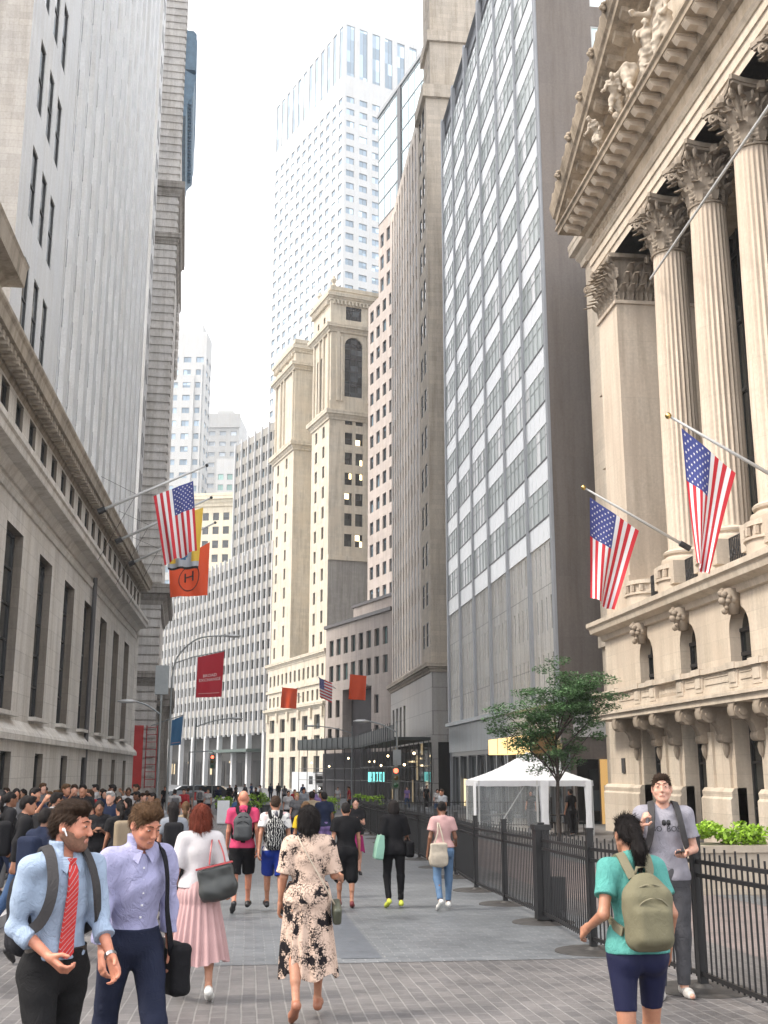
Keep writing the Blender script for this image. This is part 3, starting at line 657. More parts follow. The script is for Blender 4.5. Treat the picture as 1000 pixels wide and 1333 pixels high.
def cream():
    S = stone('cream_stone', (0.56, 0.515, 0.435), 1.2, 0.6, joint=0.8, var=0.07, streak=0.28, warm=(.52, .455, .36))
    GB = stone('grey_party_wall', (0.30, 0.29, 0.275), .8, .4, joint=0.9, var=0.06, streak=0.3)
    o = 1.4; d = (-.264, .965); L_ = 34.0; far = (12.2 + d[0] * L_, 185 + d[1] * L_); ang = atan2(-d[1], -d[0])
    t = thing('cream_tower', 'cream stone tower with two arcaded pavilions and round headed windows beyond the low granite block', 'tower', (far[0], far[1], -o), ang)
    m = MB(); it = []
    R = span(16, 22.6 + o, 3.62, 2.1)[:11]
    lowR = [(15.2 + o, 17.2 + o), (17.9 + o, 19.6 + o)]
    def pav(x0, x1, back, zt, side_cols=None, base=0):
        """x0..x1 along the street; returns nothing"""
        W = x1 - x0; c = [(W * .2, W * .2 + 1.15), (W * .62, W * .62 + 1.15)]
        m.fac((x0, 0), 0, W, 21 + o, 62 + o, c, R, .35); it.extend(grid_wins((x0, 0), 0, c, R, .3, FR_DK, GL_DK, 1, 2, .07))
        # arcade stage
        ac = [(W * .2, W * .2 + 1.3), (W * .2 + 2.1, W * .2 + 3.4)]
        m.fac((x0, .15), 0, W, 62 + o, 79 + o, ac, [(64.5 + o, 74.5 + o)], .5)
        for a, b in ac:
            arch_infill(m, lambda x, z: (x0 + x, .15, z), a, b, 73.85 + o - .0, 74.52 + o, 8)
            it.append((x0 + a, .6, 64.5 + o, 0, win_mesh(1.3, 10, 1, 5, .1, FR_DK, GL_DK)))
        m.fac((x0, 0), 0, W, 79 + o, zt + o, [(W * .25, W * .25 + 1), (W * .6, W * .6 + 1)], [(79.8 + o, 81.6 + o)], .3); it.extend(grid_wins((x0, 0), 0, [(W * .25, W * .25 + 1), (W * .6, W * .6 + 1)], [(79.8 + o, 81.6 + o)], .28, FR_DK, GL_DK, 1, 1, .07))
        m.face([(x0, 0, zt + o), (x1, 0, zt + o), (x1, back, zt + o), (x0, back, zt + o)])
        m.fac((x0, back), -pi / 2, back, 0, zt + o, [], [], 0)
    pav(L_ - 9.6, L_, 20, 86); pav(0.0, 13.4, 20, 83.5)
    # recess between the pavilions
    m.fac((13.4, 4.2), 0, L_ - 9.6 - 13.4, 21 + o, 80 + o, [(5.8, 7.2)], span(15, 22.6 + o, 3.62, 2.4), .3); it += grid_wins((13.4, 4.2), 0, [(5.8, 7.2)], span(15, 22.6 + o, 3.62, 2.4), .28, FR_DK, GL_DK, 1, 2, .07)
    m.fac((13.4, 0), pi / 2, 4.2, 0, 83.5 + o, [], [], 0)
    m.face([(13.4, 4.2, 80 + o), (L_ - 9.6, 4.2, 80 + o), (L_ - 9.6, 20, 80 + o), (13.4, 20, 80 + o)])
    # lower storeys across the whole front
    lc = span(13, 1.2, 2.55, 1.1)
    m.fac((0, -.15), 0, L_, 12.6 + o, 21 + o, lc, [(13.4 + o, 15.2 + o), (17.3 + o, 19.3 + o)], .35); it += grid_wins((0, -.15), 0, lc, [(13.4 + o, 15.2 + o), (17.3 + o, 19.3 + o)], .3, FR_DK, GL_DK, 1, 2, .07)
    bc = span(5, 2.2, 6.6, 3.1)
    m.fac((0, -.25), 0, L_, 0, 12.6 + o, bc, [(.1, 4.2 + o), (5.2 + o, 7.6 + o), (8.6 + o, 11.0 + o)], .6)
    it += grid_wins((0, -.25), 0, bc, [(.1, 4.2 + o), (5.2 + o, 7.6 + o), (8.6 + o, 11.0 + o)], .5, FR_DK, GL_DK, 3, 1, .1)
    # end wall facing up the street
    nc = [(2.9, 4.3), (4.9, 6.3)]; nr = span(7, 37.9 + o + 1.2, 3.62, 2.2)
    m.fac((L_, 0), pi / 2, 22, 0, 37.0 + o, [], [], 0, mi=1)
    m.fac((L_, 0), pi / 2, 22, 37.0 + o, 65 + o, nc, nr, .35); it += grid_wins((L_, 0), pi / 2, nc, nr, .3, FR_DK, GL_LIT, 1, 2, .08)
    m.fac((L_, .15), pi / 2, 21.85, 65 + o, 79 + o, [(2.6, 6.0)], [(66 + o, 77.2 + o)], .5)
    arch_infill(m, lambda x, z: (L_, .15 + x, z), 2.6, 6.0, 75.5 + o, 77.22 + o, 12)
    it.append((L_ - .4, .15 + 2.6, 66 + o, pi / 2, arched_window(3.4, 11.2, GL_DK, FR_DK, 3, 5)))
    m.fac((L_, 0), pi / 2, 22, 79 + o, 86 + o, [(2.9, 5.9)], [(80.4 + o, 83 + o)], .3); it += grid_wins((L_, 0), pi / 2, [(2.9, 5.9)], [(80.4 + o, 83 + o)], .28, FR_DK, GL_DK, 3, 2, .08)
    m.build('wall', [S, GB], t); place_windows(t, it)
    m = MB(); full = [(0, 0), (L_, 0), (L_, 20)]
    for y_, pf in ((-.2, cornice_prof(12.0 + o, 13.0 + o, .7)), (-.1, cornice_prof(20.5 + o, 21.6 + o, .6)), (-.1, band_prof(16.0 + o, 16.5 + o, .35))): mpart(t, S, 'string_course', [(0, 20), (0, y_), (L_, y_), (L_, 20)], pf)
    mpart(t, S, 'string_course', [(L_, 0), (L_, 20)], band_prof(36.6 + o, 37.4 + o, .3))
    for x0, x1, zt in ((L_ - 9.6, L_, 86), (0, 13.4, 83.5)):
        pth = [(x0, 20), (x0, 0), (x1, 0), (x1, 20)]
        molding(m, pth, cornice_prof(61.5 + o, 63.2 + o, .9)); molding(m, pth, cornice_prof(77.8 + o, 79.2 + o, .9)); molding(m, pth, cornice_prof(zt - 2.2 + o, zt - .9 + o, .7))
        molding(m, pth, band_prof(zt - .3 + o, zt + .5 + o, .15))
        for k in range(14): m.box(x0 + .3 + k * (x1 - x0 - .5) / 14, x0 + .6 + k * (x1 - x0 - .5) / 14, -.55, 0, zt - 2.9 + o, zt - 2.1 + o)
        m.build('cornice', S, t); m = MB()
    for k in range(12): m.box(L_, L_ + .5, .4 + k * .7, .7 + k * .7, 83.1 + o, 83.9 + o)
    m.build('end_dentils', S, t)
    m = MB()      # pilasters framing the arched window, and urns on the parapet
    for y in (1.2, 6.9): m = MB(); m.box(L_ - .05, L_ + .25, y, y + .6, 65 + o, 77.9 + o); m.lathe([(.3, 65 + o), (.3, 77 + o)], 10, (L_ + .05, y + 1.0)); m.build('pilaster', S, t)
    for x in (L_ - 8.6, L_ - .8): m = MB(); m.lathe([(.3, 86.4 + o), (.5, 86.9 + o), (.25, 87.3 + o), (.55, 88 + o), (.2, 88.8 + o)], 8, (x, .8)); m.build('urn', S, t)
    for x in (L_ - 8.8, L_ - 5.7, L_ - 3.6, L_ - .9, .9, 4.2, 6.3, 12.3): m = MB(); m.lathe([(.28, 63.2 + o), (.26, 77.9 + o)], 8, (x, .0)); m.build('pilaster', S, t)
    # carved heads under the first cornice
    m = MB()
    for x in (1.1, 7.2, 13.8, 20.4, 27, 33): m.box(x - .5, x + .5, -.6, -.2, 10.6 + o, 12.2 + o); m.build('bracket', S, t); m = MB()

cream()

# ============ STREET-CLOSING OFFICE BLOCK with white fins
def finned():
    o = 1.4; d = (-.39, .92); L_ = 66.0; far = (3.6 + d[0] * L_, 217 + d[1] * L_); ang = atan2(-d[1], -d[0])
    t = thing('finned_block', 'long grey office block ribbed with white vertical fins, closing the end of the street', 'building', (far[0], far[1], -o), ang)
    S = stone('pale_grey_panel', (0.29, 0.285, 0.275), 1.6, 1.6, joint=0.85, var=0.05, streak=0.12)
    WF = plain('white_fin', (0.55, 0.56, 0.57), .45, var=.06)
    n = 26; p = L_ / n; rows = span(10, 11.4 + o, 3.4, 1.9); cols = [(i * p + .35, (i + 1) * p - .2) for i in range(n)]
    m = MB(); m.fac((0, 0), 0, L_, 9 + o, 45.5 + o, cols, rows, .3); it = grid_wins((0, 0), 0, cols, rows, .26, FR_DK, glass('grey_office_glazing', (.05, .058, .07), pane=(1.1, 2), var=.6, lit=.0), 2, 1, .08)
    # taller rear block flush over the near part
    c2 = span(12, L_ - 22 + .3, 1.8, 1.1); c2 = [(a - (L_ - 22), b - (L_ - 22)) for a, b in c2]; r2 = span(7, 46.6 + o, 3.5, 1.9)
    m.fac((L_ - 22, .2), 0, 22, 45.5 + o, 71.2 + o, c2, r2, .3); it += grid_wins((L_ - 22, .2), 0, c2, r2, .26, FR_GR, GL_BL, 1, 1, .06)
    m.fac((L_ - 22, 20), -pi / 2, 19.8, 45 + o, 71.2 + o, [(3, 3.9), (6, 6.9), (9, 9.9)], [(50 + o, 70 + o)], .4, back=1)
    m.face([(0, 0, 45.5 + o), (L_, 0, 45.5 + o), (L_, 20, 45.5 + o), (0, 20, 45.5 + o)]); m.face([(L_ - 22, .2, 71.2 + o), (L_, .2, 71.2 + o), (L_, 20, 71.2 + o), (L_ - 22, 20, 71.2 + o)])
    m.fac((L_, 0), pi / 2, 20, 0, 71 + o, [], [], 0); m.fac((0, 20), -pi / 2, 20, 0, 45.5 + o, [], [], 0)
    m.build('wall', [S, plain('dark_slot', (.1, .11, .13), .4)], t); place_windows(t, it)
    fm = MB(); fm.box(-.13, .13, -.38, .06, 8.6 + o, 46.2 + o); fme = fm.mesh('fin', [WF])
    for i in range(n + 1): link('fin', fme, t, (i * p, 0, 0))
    fm = MB(); fm.box(-.12, .12, -.35, .1, 45.5 + o, 71.8 + o); fme = fm.mesh('upper_fin', [WF])
    for i in range(7): link('upper_fin', fme, t, (L_ - 22 + .1 + i * 3.6, .2, 0))
    # dark ground storey on white posts
    m = MB(); m.box(0, L_, 2.5, 3, 0, 9 + o, 0); m.face([(0, 0, 9 + o), (L_, 0, 9 + o), (L_, 2.5, 9 + o), (0, 2.5, 9 + o)], 1)
    for i in range(14): m.box(1 + i * 4.7, 4.6 + i * 4.7, 2.4, 2.5, .2, 3.8 + o, 2)
    m.build('ground_storey', [plain('dark_lobby', (.03, .028, .026), .5, var=.3, vs=.4), S, glass('lobby_glazing', (.02, .02, .02), pane=(1.6, 2.4), lit=.5, var=.7, spec=.15, rough=.4)], t)
    for i in range(9):
        pm = MB(); pm.box(i * 7.8 + .6, i * 7.8 + 1.5, -.3, .6, 0, 9 + o); pm.build('post', WF, t)
    m = MB(); m.box(L_ - 26, L_ - 6, -2.2, 2.4, 5.4 + o, 6.0 + o); m.build('canopy', plain('green_black_canopy', (.06, .09, .08), .5), t)
finned()

# ============ FAR BEHIND: tall white gridded tower and pale towers
def far_tower(name, label, loc, ang, W, D, H, mat, gl, wx, rows, side=None, wz=(1.0, 3.9, 2.0), crown=0, nx=2, extra=None):
    t = thing(name, label, 'tower', loc, ang)
    m = MB(); z0, pz, hz = wz; nr = int((H - crown - z0 - 3) / pz); R = span(nr, z0, pz, hz)
    n = max(1, int(W / wx)); p = W / n; cols = [(i * p + p * .2, i * p + p * .8) for i in range(n)]
    m.fac((0, 0), 0, W, 0, H, cols, R + ([(H - crown, H - 1.5)] if crown else []), .35); it = grid_wins((0, 0), 0, cols, R, .3, FR_GR, gl, nx, 1, .08)
    if crown: it += grid_wins((0, 0), 0, cols, [(H - crown, H - 1.5)], .3, FR_GR, gl, nx, 1, .08)
    n2 = max(1, int(D / wx)); p2 = D / n2; c2 = [(i * p2 + p2 * .2, i * p2 + p2 * .8) for i in range(n2)]
    if side == 'right':
        m.fac((W, 0), pi / 2, D, 0, H, c2, R + ([(H - crown, H - 1.5)] if crown else []), .35); it += grid_wins((W, 0), pi / 2, c2, R, .3, FR_GR, gl, nx, 1, .08)
        if crown: it += grid_wins((W, 0), pi / 2, c2, [(H - crown, H - 1.5)], .3, FR_GR, gl, nx, 1, .08)
        m.fac((0, D), -pi / 2, D, 0, H, [], [], 0)
    else:
        m.fac((W, 0), pi / 2, D, 0, H, [], [], 0); m.fac((0, D), -pi / 2, D, 0, H, [], [], 0)
    m.face([(0, 0, H), (W, 0, H), (W, D, H), (0, D, H)])
    if extra: extra(m)
    m.build('wall', mat, t); place_windows(t, it); return t
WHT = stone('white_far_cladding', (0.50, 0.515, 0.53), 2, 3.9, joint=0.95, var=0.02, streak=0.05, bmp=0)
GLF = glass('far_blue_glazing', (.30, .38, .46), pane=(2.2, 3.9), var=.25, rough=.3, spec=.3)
dB = (-.383, .924); LB = 52.0
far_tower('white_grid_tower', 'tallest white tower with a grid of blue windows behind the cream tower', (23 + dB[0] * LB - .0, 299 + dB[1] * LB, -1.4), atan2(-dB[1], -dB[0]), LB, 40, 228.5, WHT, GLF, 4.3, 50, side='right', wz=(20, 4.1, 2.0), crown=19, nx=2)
CRM = stone('far_cream_stone', (0.66, 0.60, 0.48), 2, 1.2, joint=0.9, var=0.04, streak=0.1)
def far_left():
    # azimuths: x 215..265, 268..305, 262..303
    far_tower('pale_slim_tower', 'slim white tower with paired windows and grey strips, right beside the banded tower', (-31.5, 370, -1.4), radians(-8), 13.0, 10, 152, WHT, GLF, 4.2, 40, side='right', wz=(12, 4.6, 2.0), nx=2,
              extra=lambda m: (m.box(2, 11, 3, 9, 152, 156), m.box(8.4, 9.2, -.5, 0.0, 0, 136), m.box(11.4, 12.0, -.5, 0.0, 0, 140)))
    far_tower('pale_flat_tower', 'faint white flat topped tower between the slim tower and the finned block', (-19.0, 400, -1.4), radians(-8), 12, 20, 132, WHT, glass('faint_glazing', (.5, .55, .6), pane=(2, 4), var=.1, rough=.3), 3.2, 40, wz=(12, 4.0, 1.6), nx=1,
              extra=lambda m: (m.box(-.4, 12.4, -.4, 0.0, 127, 132.5), m.box(3, 9, 4, 14, 132, 135)))
    far_tower('green_glass_tower', 'small green glazed tower peeping over the cream cornice beyond the flags', (-13.5, 360, -1.4), radians(-8), 9, 14, 104, WHT, glass('far_green_glazing', (.25, .42, .38), pane=(2, 3.6), var=.15, rough=.2), 3.0, 24, wz=(14, 3.6, 2.0), nx=2)
    t = far_tower('cream_cornice_building', 'cream stone building with a heavy cornice, behind the finned block at the street end', (-18.5, 312, -1.4), radians(-16), 15, 20, 80, CRM, GL_DK, 3.0, 18, side=None, wz=(12, 4.0, 2.2), nx=1)
    m = MB(); molding(m, [(0, 20), (0, 0), (15, 0), (15, 20)], cornice_prof(76, 79.5, 1.6)); m.build('cornice', CRM, t)
far_left()
def exchange():
    S = stone('warm_marble', (0.62, 0.55, 0.465), 1.5, 0.62, joint=0.83, var=0.07, streak=0.2, msize=0.01, warm=(.53, .445, .365))
    SC_ = stone('column_marble', (0.63, 0.545, 0.455), 30, 2.6, joint=0.8, var=0.03, streak=0.24, msize=.008, warm=(.53, .44, .36))
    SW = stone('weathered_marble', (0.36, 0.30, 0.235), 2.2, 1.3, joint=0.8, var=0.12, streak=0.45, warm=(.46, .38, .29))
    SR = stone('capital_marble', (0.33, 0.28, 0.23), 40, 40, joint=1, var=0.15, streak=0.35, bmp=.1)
    DK = glass('portico_glazing', (.012, .014, .014), pane=(1.2, 2), var=.4)
    IR = plain('black_iron', (.02, .02, .022), .45)
    o = .75
    t = thing('exchange_building', 'cream marble temple fronted building with Corinthian columns and a carved pediment on the right', 'building', (15.4, 47.6, -o), -pi / 2)
    W = 34.0
    dc = [5.1 + 4.3 * i for i in range(7)]
    m = MB()
    doors = [(c - .95, c + .95) for c in dc]
    m.fac((0, 0), 0, W, 0, 4.0 + o, doors, [(.0, 3.55 + o)], .62)
    wn = [(c - .76, c + .76) for c in dc]
    m.fac((0, 0), 0, W, 4.0 + o, 8.1 + o, wn, [(4.7 + o, 7.0 + o)], .5)
    for a, b in wn: 
        for yy in (0, .49): arch_infill(m, lambda x, z, yy=yy: (x, yy, z), a, b, 6.24 + o, 7.005 + o, 8)
    m.fac((0, 12), -pi / 2, 12, 0, 8.1 + o, [], [], 0)
    m.face([(0, 0, 8.3 + o), (W, 0, 8.3 + o), (W, 12, 8.3 + o), (0, 12, 8.3 + o)])
    # plinth broken by the doors
    edges = [-.3] + [e for d in doors for e in (d[0], d[1])] + [W]
    for a, b in zip(edges[::2], edges[1::2]):
        m.loft([[(x, y, z) for y, z in [(.3, 0), (-.24, 0), (-.24, .95 + o), (-.18, 1.02 + o), (-.2, 1.18 + o), (-.1, 1.3 + o), (.3, 1.32 + o)]] for x in (a, b)])
    # pilaster piers beside the doors
    for c in dc:
        for s in (-1.5, 1.5): m.box(c + s - .28, c + s + .28, -.1, .2, 1.3 + o, 3.1 + o)
    m.build('podium_wall', S, t)
    m = MB(); molding(m, [(0, 12), (0, 0), (W, 0)], [(-.05, 7.35 + o), (.12, 7.4 + o), (.18, 7.62 + o), (.5, 7.74 + o), (.55, 7.95 + o), (.64, 8.02 + o), (.64, 8.2 + o), (-.05, 8.3 + o)]); m.build('podium_cornice', S, t)
    # balcony
    m = MB(); m.box(1.0, W, -1.05, 0, 3.86 + o, 4.06 + o); m.box(.9, W, -1.15, 0, 4.06 + o, 4.16 + o); m.box(1.1, W, -.98, -.68, 4.16 + o, 4.36 + o); m.box(1.02, W, -1.06, -.6, 4.84 + o, 5.0 + o)
    ped = [1.12] + [c + s for c in dc for s in (-1.45, 1.2)]
    for x in ped: m.box(x, x + .62, -1.0, -.66, 4.3 + o, 4.9 + o); m.box(x + .1, x + .52, -1.03, -.9, 4.44 + o, 4.76 + o); m.box(x - .05, x + .67, -1.1, -.56, 4.84 + o, 5.04 + o)
    for k, (a, b) in enumerate(zip([p + .62 for p in ped], ped[1:])):
        if b - a < .3: continue
        if k % 4 == 3:
            n = int((b - a) / .14)
            for i in range(n): m.lathe([(.03, 4.36 + o), (.055, 4.5 + o), (.025, 4.72 + o), (.04, 4.84 + o)], 6, (a + (i + .5) * (b - a) / n, -.83))
        else: m.box(a, b, -.94, -.72, 4.36 + o, 4.85 + o); m.box(a + .12, b - .12, -.97, -.93, 4.5 + o, 4.56 + o); m.box(a + .12, b - .12, -.965, -.93, 4.7 + o, 4.73 + o)
    m.build('balcony', S, t)
    m = MB()      # scroll bracket, shared
    prof = [(0.05, 1.0), (-1.0, 1.0), (-1.06, .82), (-1.0, .6), (-.8, .5), (-.55, .5), (-.42, .36), (-.34, .1), (-.24, -.1), (-.05, -.16), (.05, -.1)]
    m.loft([[(x, y, z) for y, z in prof] for x in (-.2, .2)])
    m.loft([[(x, -.76 + .27 * cos(a), .74 + .25 * sin(a)) for a in [2 * pi * k / 12 for k in range(12)]] for x in (-.27, .27)])
    m.loft([[(x, -.76 + .14 * cos(a), .74 + .13 * sin(a)) for a in [2 * pi * k / 10 for k in range(10)]] for x in (-.32, .32)])
    m.loft([[(x, -.24 + .14 * cos(a), .02 + .16 * sin(a)) for a in [2 * pi * k / 10 for k in range(10)]] for x in (-.24, .24)])
    m.lathe([(.02, -.62), (.09, -.5), (.13, -.3), (.1, -.16)], 8, (0, -.14)); m.box(-.26, .26, -1.02, .02, .95, 1.02)
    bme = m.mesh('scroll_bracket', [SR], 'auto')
    for c in dc:
        for s in (-1.28, 1.28): link('scroll_bracket', bme, t, (c + s, 0, 2.86 + o))
    # carved keystones over the arched windows
    rk = random.Random(3); m = MB()
    m.loft([[(-.16, 0, 0), (.16, 0, 0), (.16, -.25, 0), (-.16, -.25, 0)], [(-.3, 0, .8), (.3, 0, .8), (.3, -.42, .8), (-.3, -.42, .8)]])
    for i in range(26):
        x, y, z, r = rk.uniform(-.26, .26), rk.uniform(-.48, -.2), rk.uniform(.08, .78), rk.uniform(.06, .13)
        m.loft([[(x + r * sin(a) * cos(b) * 1.0, y + r * cos(a), z + r * sin(a) * sin(b)) for b in [2 * pi * k / 7 for k in range(7)]] for a in (.2, .9, 1.57, 2.3, 2.95)])
    m.lathe([(.0, .3), (.1, .32), (.14, .42), (.1, .52), (0, .54)], 8, (0, -.5))
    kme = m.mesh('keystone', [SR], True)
    for c in dc: link('keystone', kme, t, (c, 0, 6.72 + o))
    m = MB()
    it = []
    am = arched_window(1.52, 2.3, DK, IR, 2, 3)
    for c in dc: it.append((c - .76, .45, 4.7 + o, 0, am))
    place_windows(t, it, 'arched_window')
    for c in dc: link('door', win_mesh(1.9, 3.5 + o, 2, 3, .1, IR, DK, name='door'), t, (c - .95, .57, 0.02))
    # portico floor furniture: rounded pedestals and iron rails
    cx = [8.1 + 3.85 * i for i in range(7)]
    pm = MB()
    def rounded(r, z0, z1, y=0.0): pm.loft([[(r * sin(a), y - r * cos(a) * .9, z) for a in [-pi / 2 + pi * k / 12 for k in range(13)]] + [(r, 1.4, z), (-r, 1.4, z)] for z in (z0, z1)])
    rounded(.98, 0, .42); rounded(1.06, .42, .5); rounded(.88, .5, .84); rounded(1.0, .84, 1.0)
    for k in range(7):
        a = -pi / 2 + pi * (k + .5) / 7; pm.box(.93 * sin(a) - .07, .93 * sin(a) + .07, -.9 * cos(a) - .06, -.9 * cos(a) + .05, .54, .8)
    pme = pm.mesh('pedestal', [S], 'auto')
    rm = MB()
    for i in range(14): rm.tube([(i * 1.75 / 13, 0, 0), (i * 1.75 / 13, 0, 1.05)], .025, 5)
    rm.tube([(0, 0, 1.05), (1.75, 0, 1.05)], .03, 5); rm.tube([(0, 0, .15), (1.75, 0, .15)], .03, 5)
    for i in range(6): rm.tube([(.15 + i * .29 + .1 * cos(2 * pi * k / 10), 0, .55 + .14 * sin(2 * pi * k / 10)) for k in range(11)], .018, 4, caps=False)
    rme = rm.mesh('iron_rail', [IR])
    for x in [4.5] + cx: link('pedestal', pme, t, (x, .45, 8.28 + o)); link('iron_rail', rme, t, (x + 1.05, .2, 8.28 + o))
    # columns
    nfl = 24; sub = 5
    def fl_ring(r, z, d=.055):
        pts = []
        for i in range(nfl):
            for k in range(sub):
                a = 2 * pi * (i + k / sub) / nfl; q = r - (d * sin(pi * (k - .6) / (sub - 1.2)) if 1 <= k <= sub - 1 else 0); pts.append((q * cos(a), q * sin(a), z))
        return pts
    m = MB(); m.loft([fl_ring(r, z, d) for r, z, d in ((.72, .55, 0), (.72, .7, .05), (.725, 4, .06), (.70, 8, .06), (.645, 12.3, .055), (.64, 12.5, 0))]); sme = m.mesh('shaft', [SC_], 'auto')
    m = MB(); m.box(-1.0, 1.0, -1.0, 1.0, -.85, 0); m.lathe([(.98, 0), (1.0, .08), (.98, .18), (.86, .22), (.82, .3), (.9, .36), (.92, .44), (.86, .5), (.76, .54)], 28); bse = m.mesh('base', [S], 'auto')
    def leaf(mm, ang, r0, z0, h, w, curl, n=11, T=None):
        rings = []
        for i in range(n):
            s = i / (n - 1); out = r0 + .05 + .1 * s + (curl * max(0, s - .55) ** 1.5 * 3.0); z = z0 + h * (s if s < .8 else .8 + (.2 - (s - .8)) * .6 - .05 * (s - .8) * 5)
            ww = w * (0.75 + .45 * sin(pi * min(1, s * 1.15))) * (1 - .5 * max(0, s - .7) / .3)
            rad = Vector((cos(ang), sin(ang))); tg = Vector((-sin(ang), cos(ang)))
            row = []
            for k, (tt, bul) in enumerate(((-1, -.05), (-.55, .03), (0, .0), (.55, .03), (1, -.05), (.55, -.06), (0, -.09), (-.55, -.06))):
                e = 1 + (.22 if i % 2 else -.2) * (abs(tt) > .9)
                p = rad * (out + bul) + tg * (tt * ww * e * .5); row.append((p.x, p.y, z))
            rings.append(row)
        mm.loft(rings)
    def volute(mm, ang, r0, z0, z1, tip, th=.07):
        rad = Vector((cos(ang), sin(ang))); pts = []
        for i in range(8): s = i / 7; pts.append((rad * (r0 + (tip - r0) * s ** 1.6), z0 + (z1 - z0) * s))
        P_ = [(p.x, p.y, z) for p, z in pts]
        cxr, cz = tip - .02, z1 - .17
        for i in range(1, 14):
            a = pi / 2 - i * .55; q = .17 * (1 - i / 17); p = rad * (cxr + q * cos(a)); P_.append((p.x, p.y, cz + q * sin(a)))
        mm.tube(P_, [th * 1.1] * 8 + [th] * 13, 6)
    def capital_mesh():
        mm = MB(); mm.lathe([(.72, 0), (.74, .06), (.66, .1), (.62, .14), (.62, 1.2), (.78, 1.75), (.86, 1.85)], 20)
        for i in range(8): leaf(mm, 2 * pi * i / 8, .62, .12, .72, .46, .52)
        for i in range(8): leaf(mm, 2 * pi * (i + .5) / 8, .63, .4, .98, .46, .66)
        rk = random.Random(8)
        for i in range(16): leaf(mm, 2 * pi * (i + .5) / 16 + rk.uniform(-.05, .05), .64, .95 + .1 * (i % 2), .7, .3, .7)
        for i in range(40):
            a = rk.uniform(0, 6.28); z = rk.uniform(.35, 1.7); q = .72 + .28 * max(0, z - .6) + rk.uniform(-.02, .1); r = rk.uniform(.05, .09)
            mm.loft([[(q * cos(a) + r * sin(b) * cos(g_), q * sin(a) + r * sin(b) * sin(g_), z + r * cos(b)) for g_ in [2 * pi * k / 6 for k in range(6)]] for b in (.3, 1.1, 2.0, 2.8)])
        for i in range(4):
            a = pi / 4 + i * pi / 2
            for da in (-.12, .12): volute(mm, a + da, .66, 1.0, 1.88, 1.22)
            for da in (-.35, .35): volute(mm, i * pi / 2 + da, .68, 1.1, 1.82, .88, .045)
            mm.lathe([(.02, 1.72), (.17, 1.8), (.2, 1.95), (.14, 2.08), (.02, 2.1)], 8, (.98 * cos(i * pi / 2), .98 * sin(i * pi / 2)))
        ab = []
        for i in range(4):
            for k in range(7):
                s = k / 6 * 2 - 1; a = i * pi / 2; q = .92 + .22 * s * s; w_ = 1.08 * s
                ab.append((q * cos(a) - w_ * sin(a), q * sin(a) + w_ * cos(a)))
        mm.prism(ab, 1.88, 1.98); mm.prism([(x * 1.05, y * 1.05) for x, y in ab], 1.98, 2.16)
        return mm.mesh('capital', [SR], 'auto')
    cme = capital_mesh()
    for x in cx[:6]:
        c = link('column', sme, t, (x, .75, 9.35 + o)); link('base', bse, c, (0, 0, 0)); link('capital', cme, c, (0, 0, 12.5))
    # corner pier (anta) with its own leafy capital
    m = MB()
    for z0, z1, e in ((8.3 + o, 9.3 + o, .18), (9.3 + o, 9.7 + o, .1), (9.7 + o, 21.9 + o, 0)): m.box(1.2 - e, 3.7 + e, -e, 4.4, z0, z1)
    m.box(1.1, 3.8, -.1, 4.4, 21.75 + o, 21.9 + o); m.build('corner_pier', SC_, t)
    m = MB(); m.box(1.25, 3.65, .03, 4.4, 21.9 + o, 23.9 + o)
    def wl(px, py, ang, z0, h, w, curl):
        tm = MB(); leaf(tm, 0, 0, 0, h, w, curl); T = Matrix.Translation((px, py, z0)) @ Matrix.Rotation(ang, 4, 'Z')
        b = len(m.v); m.v += [tuple(T @ Vector(v)) for v in tm.v]; m.f += [[i + b for i in f] for f in tm.f]; m.m += tm.m
    for r_, (z0, h) in enumerate(((21.9 + o, .7), (22.25 + o, .95), (22.85 + o, .75))):
        for k in range(6): wl(1.42 + k * .42 + .2 * r_, .03, -pi / 2, z0, h, .36, .7); wl(3.65, .25 + k * .42 + .2 * r_, 0, z0, h, .36, .7)
    for px, py, ang in ((3.65, .03, -pi / 4), (1.25, .03, -3 * pi / 4), (2.45, .03, -pi / 2), (3.65, 1.3, 0)):
        tm = MB(); volute(tm, 0, 0, 1.05, 1.9, .55, .08); T = Matrix.Translation((px, py, 21.9 + o)) @ Matrix.Rotation(ang, 4, 'Z'); b = len(m.v)
        m.v += [tuple(T @ Vector(v)) for v in tm.v]; m.f += [[i + b for i in f] for f in tm.f]; m.m += tm.m
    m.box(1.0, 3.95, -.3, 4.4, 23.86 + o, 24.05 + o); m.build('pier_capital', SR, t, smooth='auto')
    # glazed wall behind the columns
    m = MB(); m.box(3.7, W, 4.4, 4.6, 8.3 + o, 24.2 + o, 0)
    for i in range(30): m.box(3.7 + i * 1.0, 3.82 + i * 1.0, 4.25, 4.41, 8.3 + o, 24 + o, 1)
    for z in (11, 14, 17, 20, 23): m.box(3.7, W, 4.3, 4.42, z + o, z + .15 + o, 1)
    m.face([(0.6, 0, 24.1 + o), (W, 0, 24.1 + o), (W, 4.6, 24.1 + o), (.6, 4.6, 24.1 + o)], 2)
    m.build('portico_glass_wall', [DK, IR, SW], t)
    # entablature
    x0 = .9
    m = MB()
    for z0, z1, q in ((24.1, 24.45, .02), (24.45, 24.85, .09), (24.85, 25.2, .16)): molding(m, [(x0, 6), (x0, 0), (W, 0)], [(-1.6, z0 + o), (q, z0 + o), (q, z1 + o), (-1.6, z1 + o)])
    molding(m, [(x0, 6), (x0, 0), (W, 0)], [(-.1, 25.2 + o), (.22, 25.2 + o), (.34, 25.36 + o), (-.1, 25.4 + o)])
    m.build('architrave', S, t)
    m = MB(); m.box(x0, W, -.05, 6, 25.4 + o, 26.35 + o)
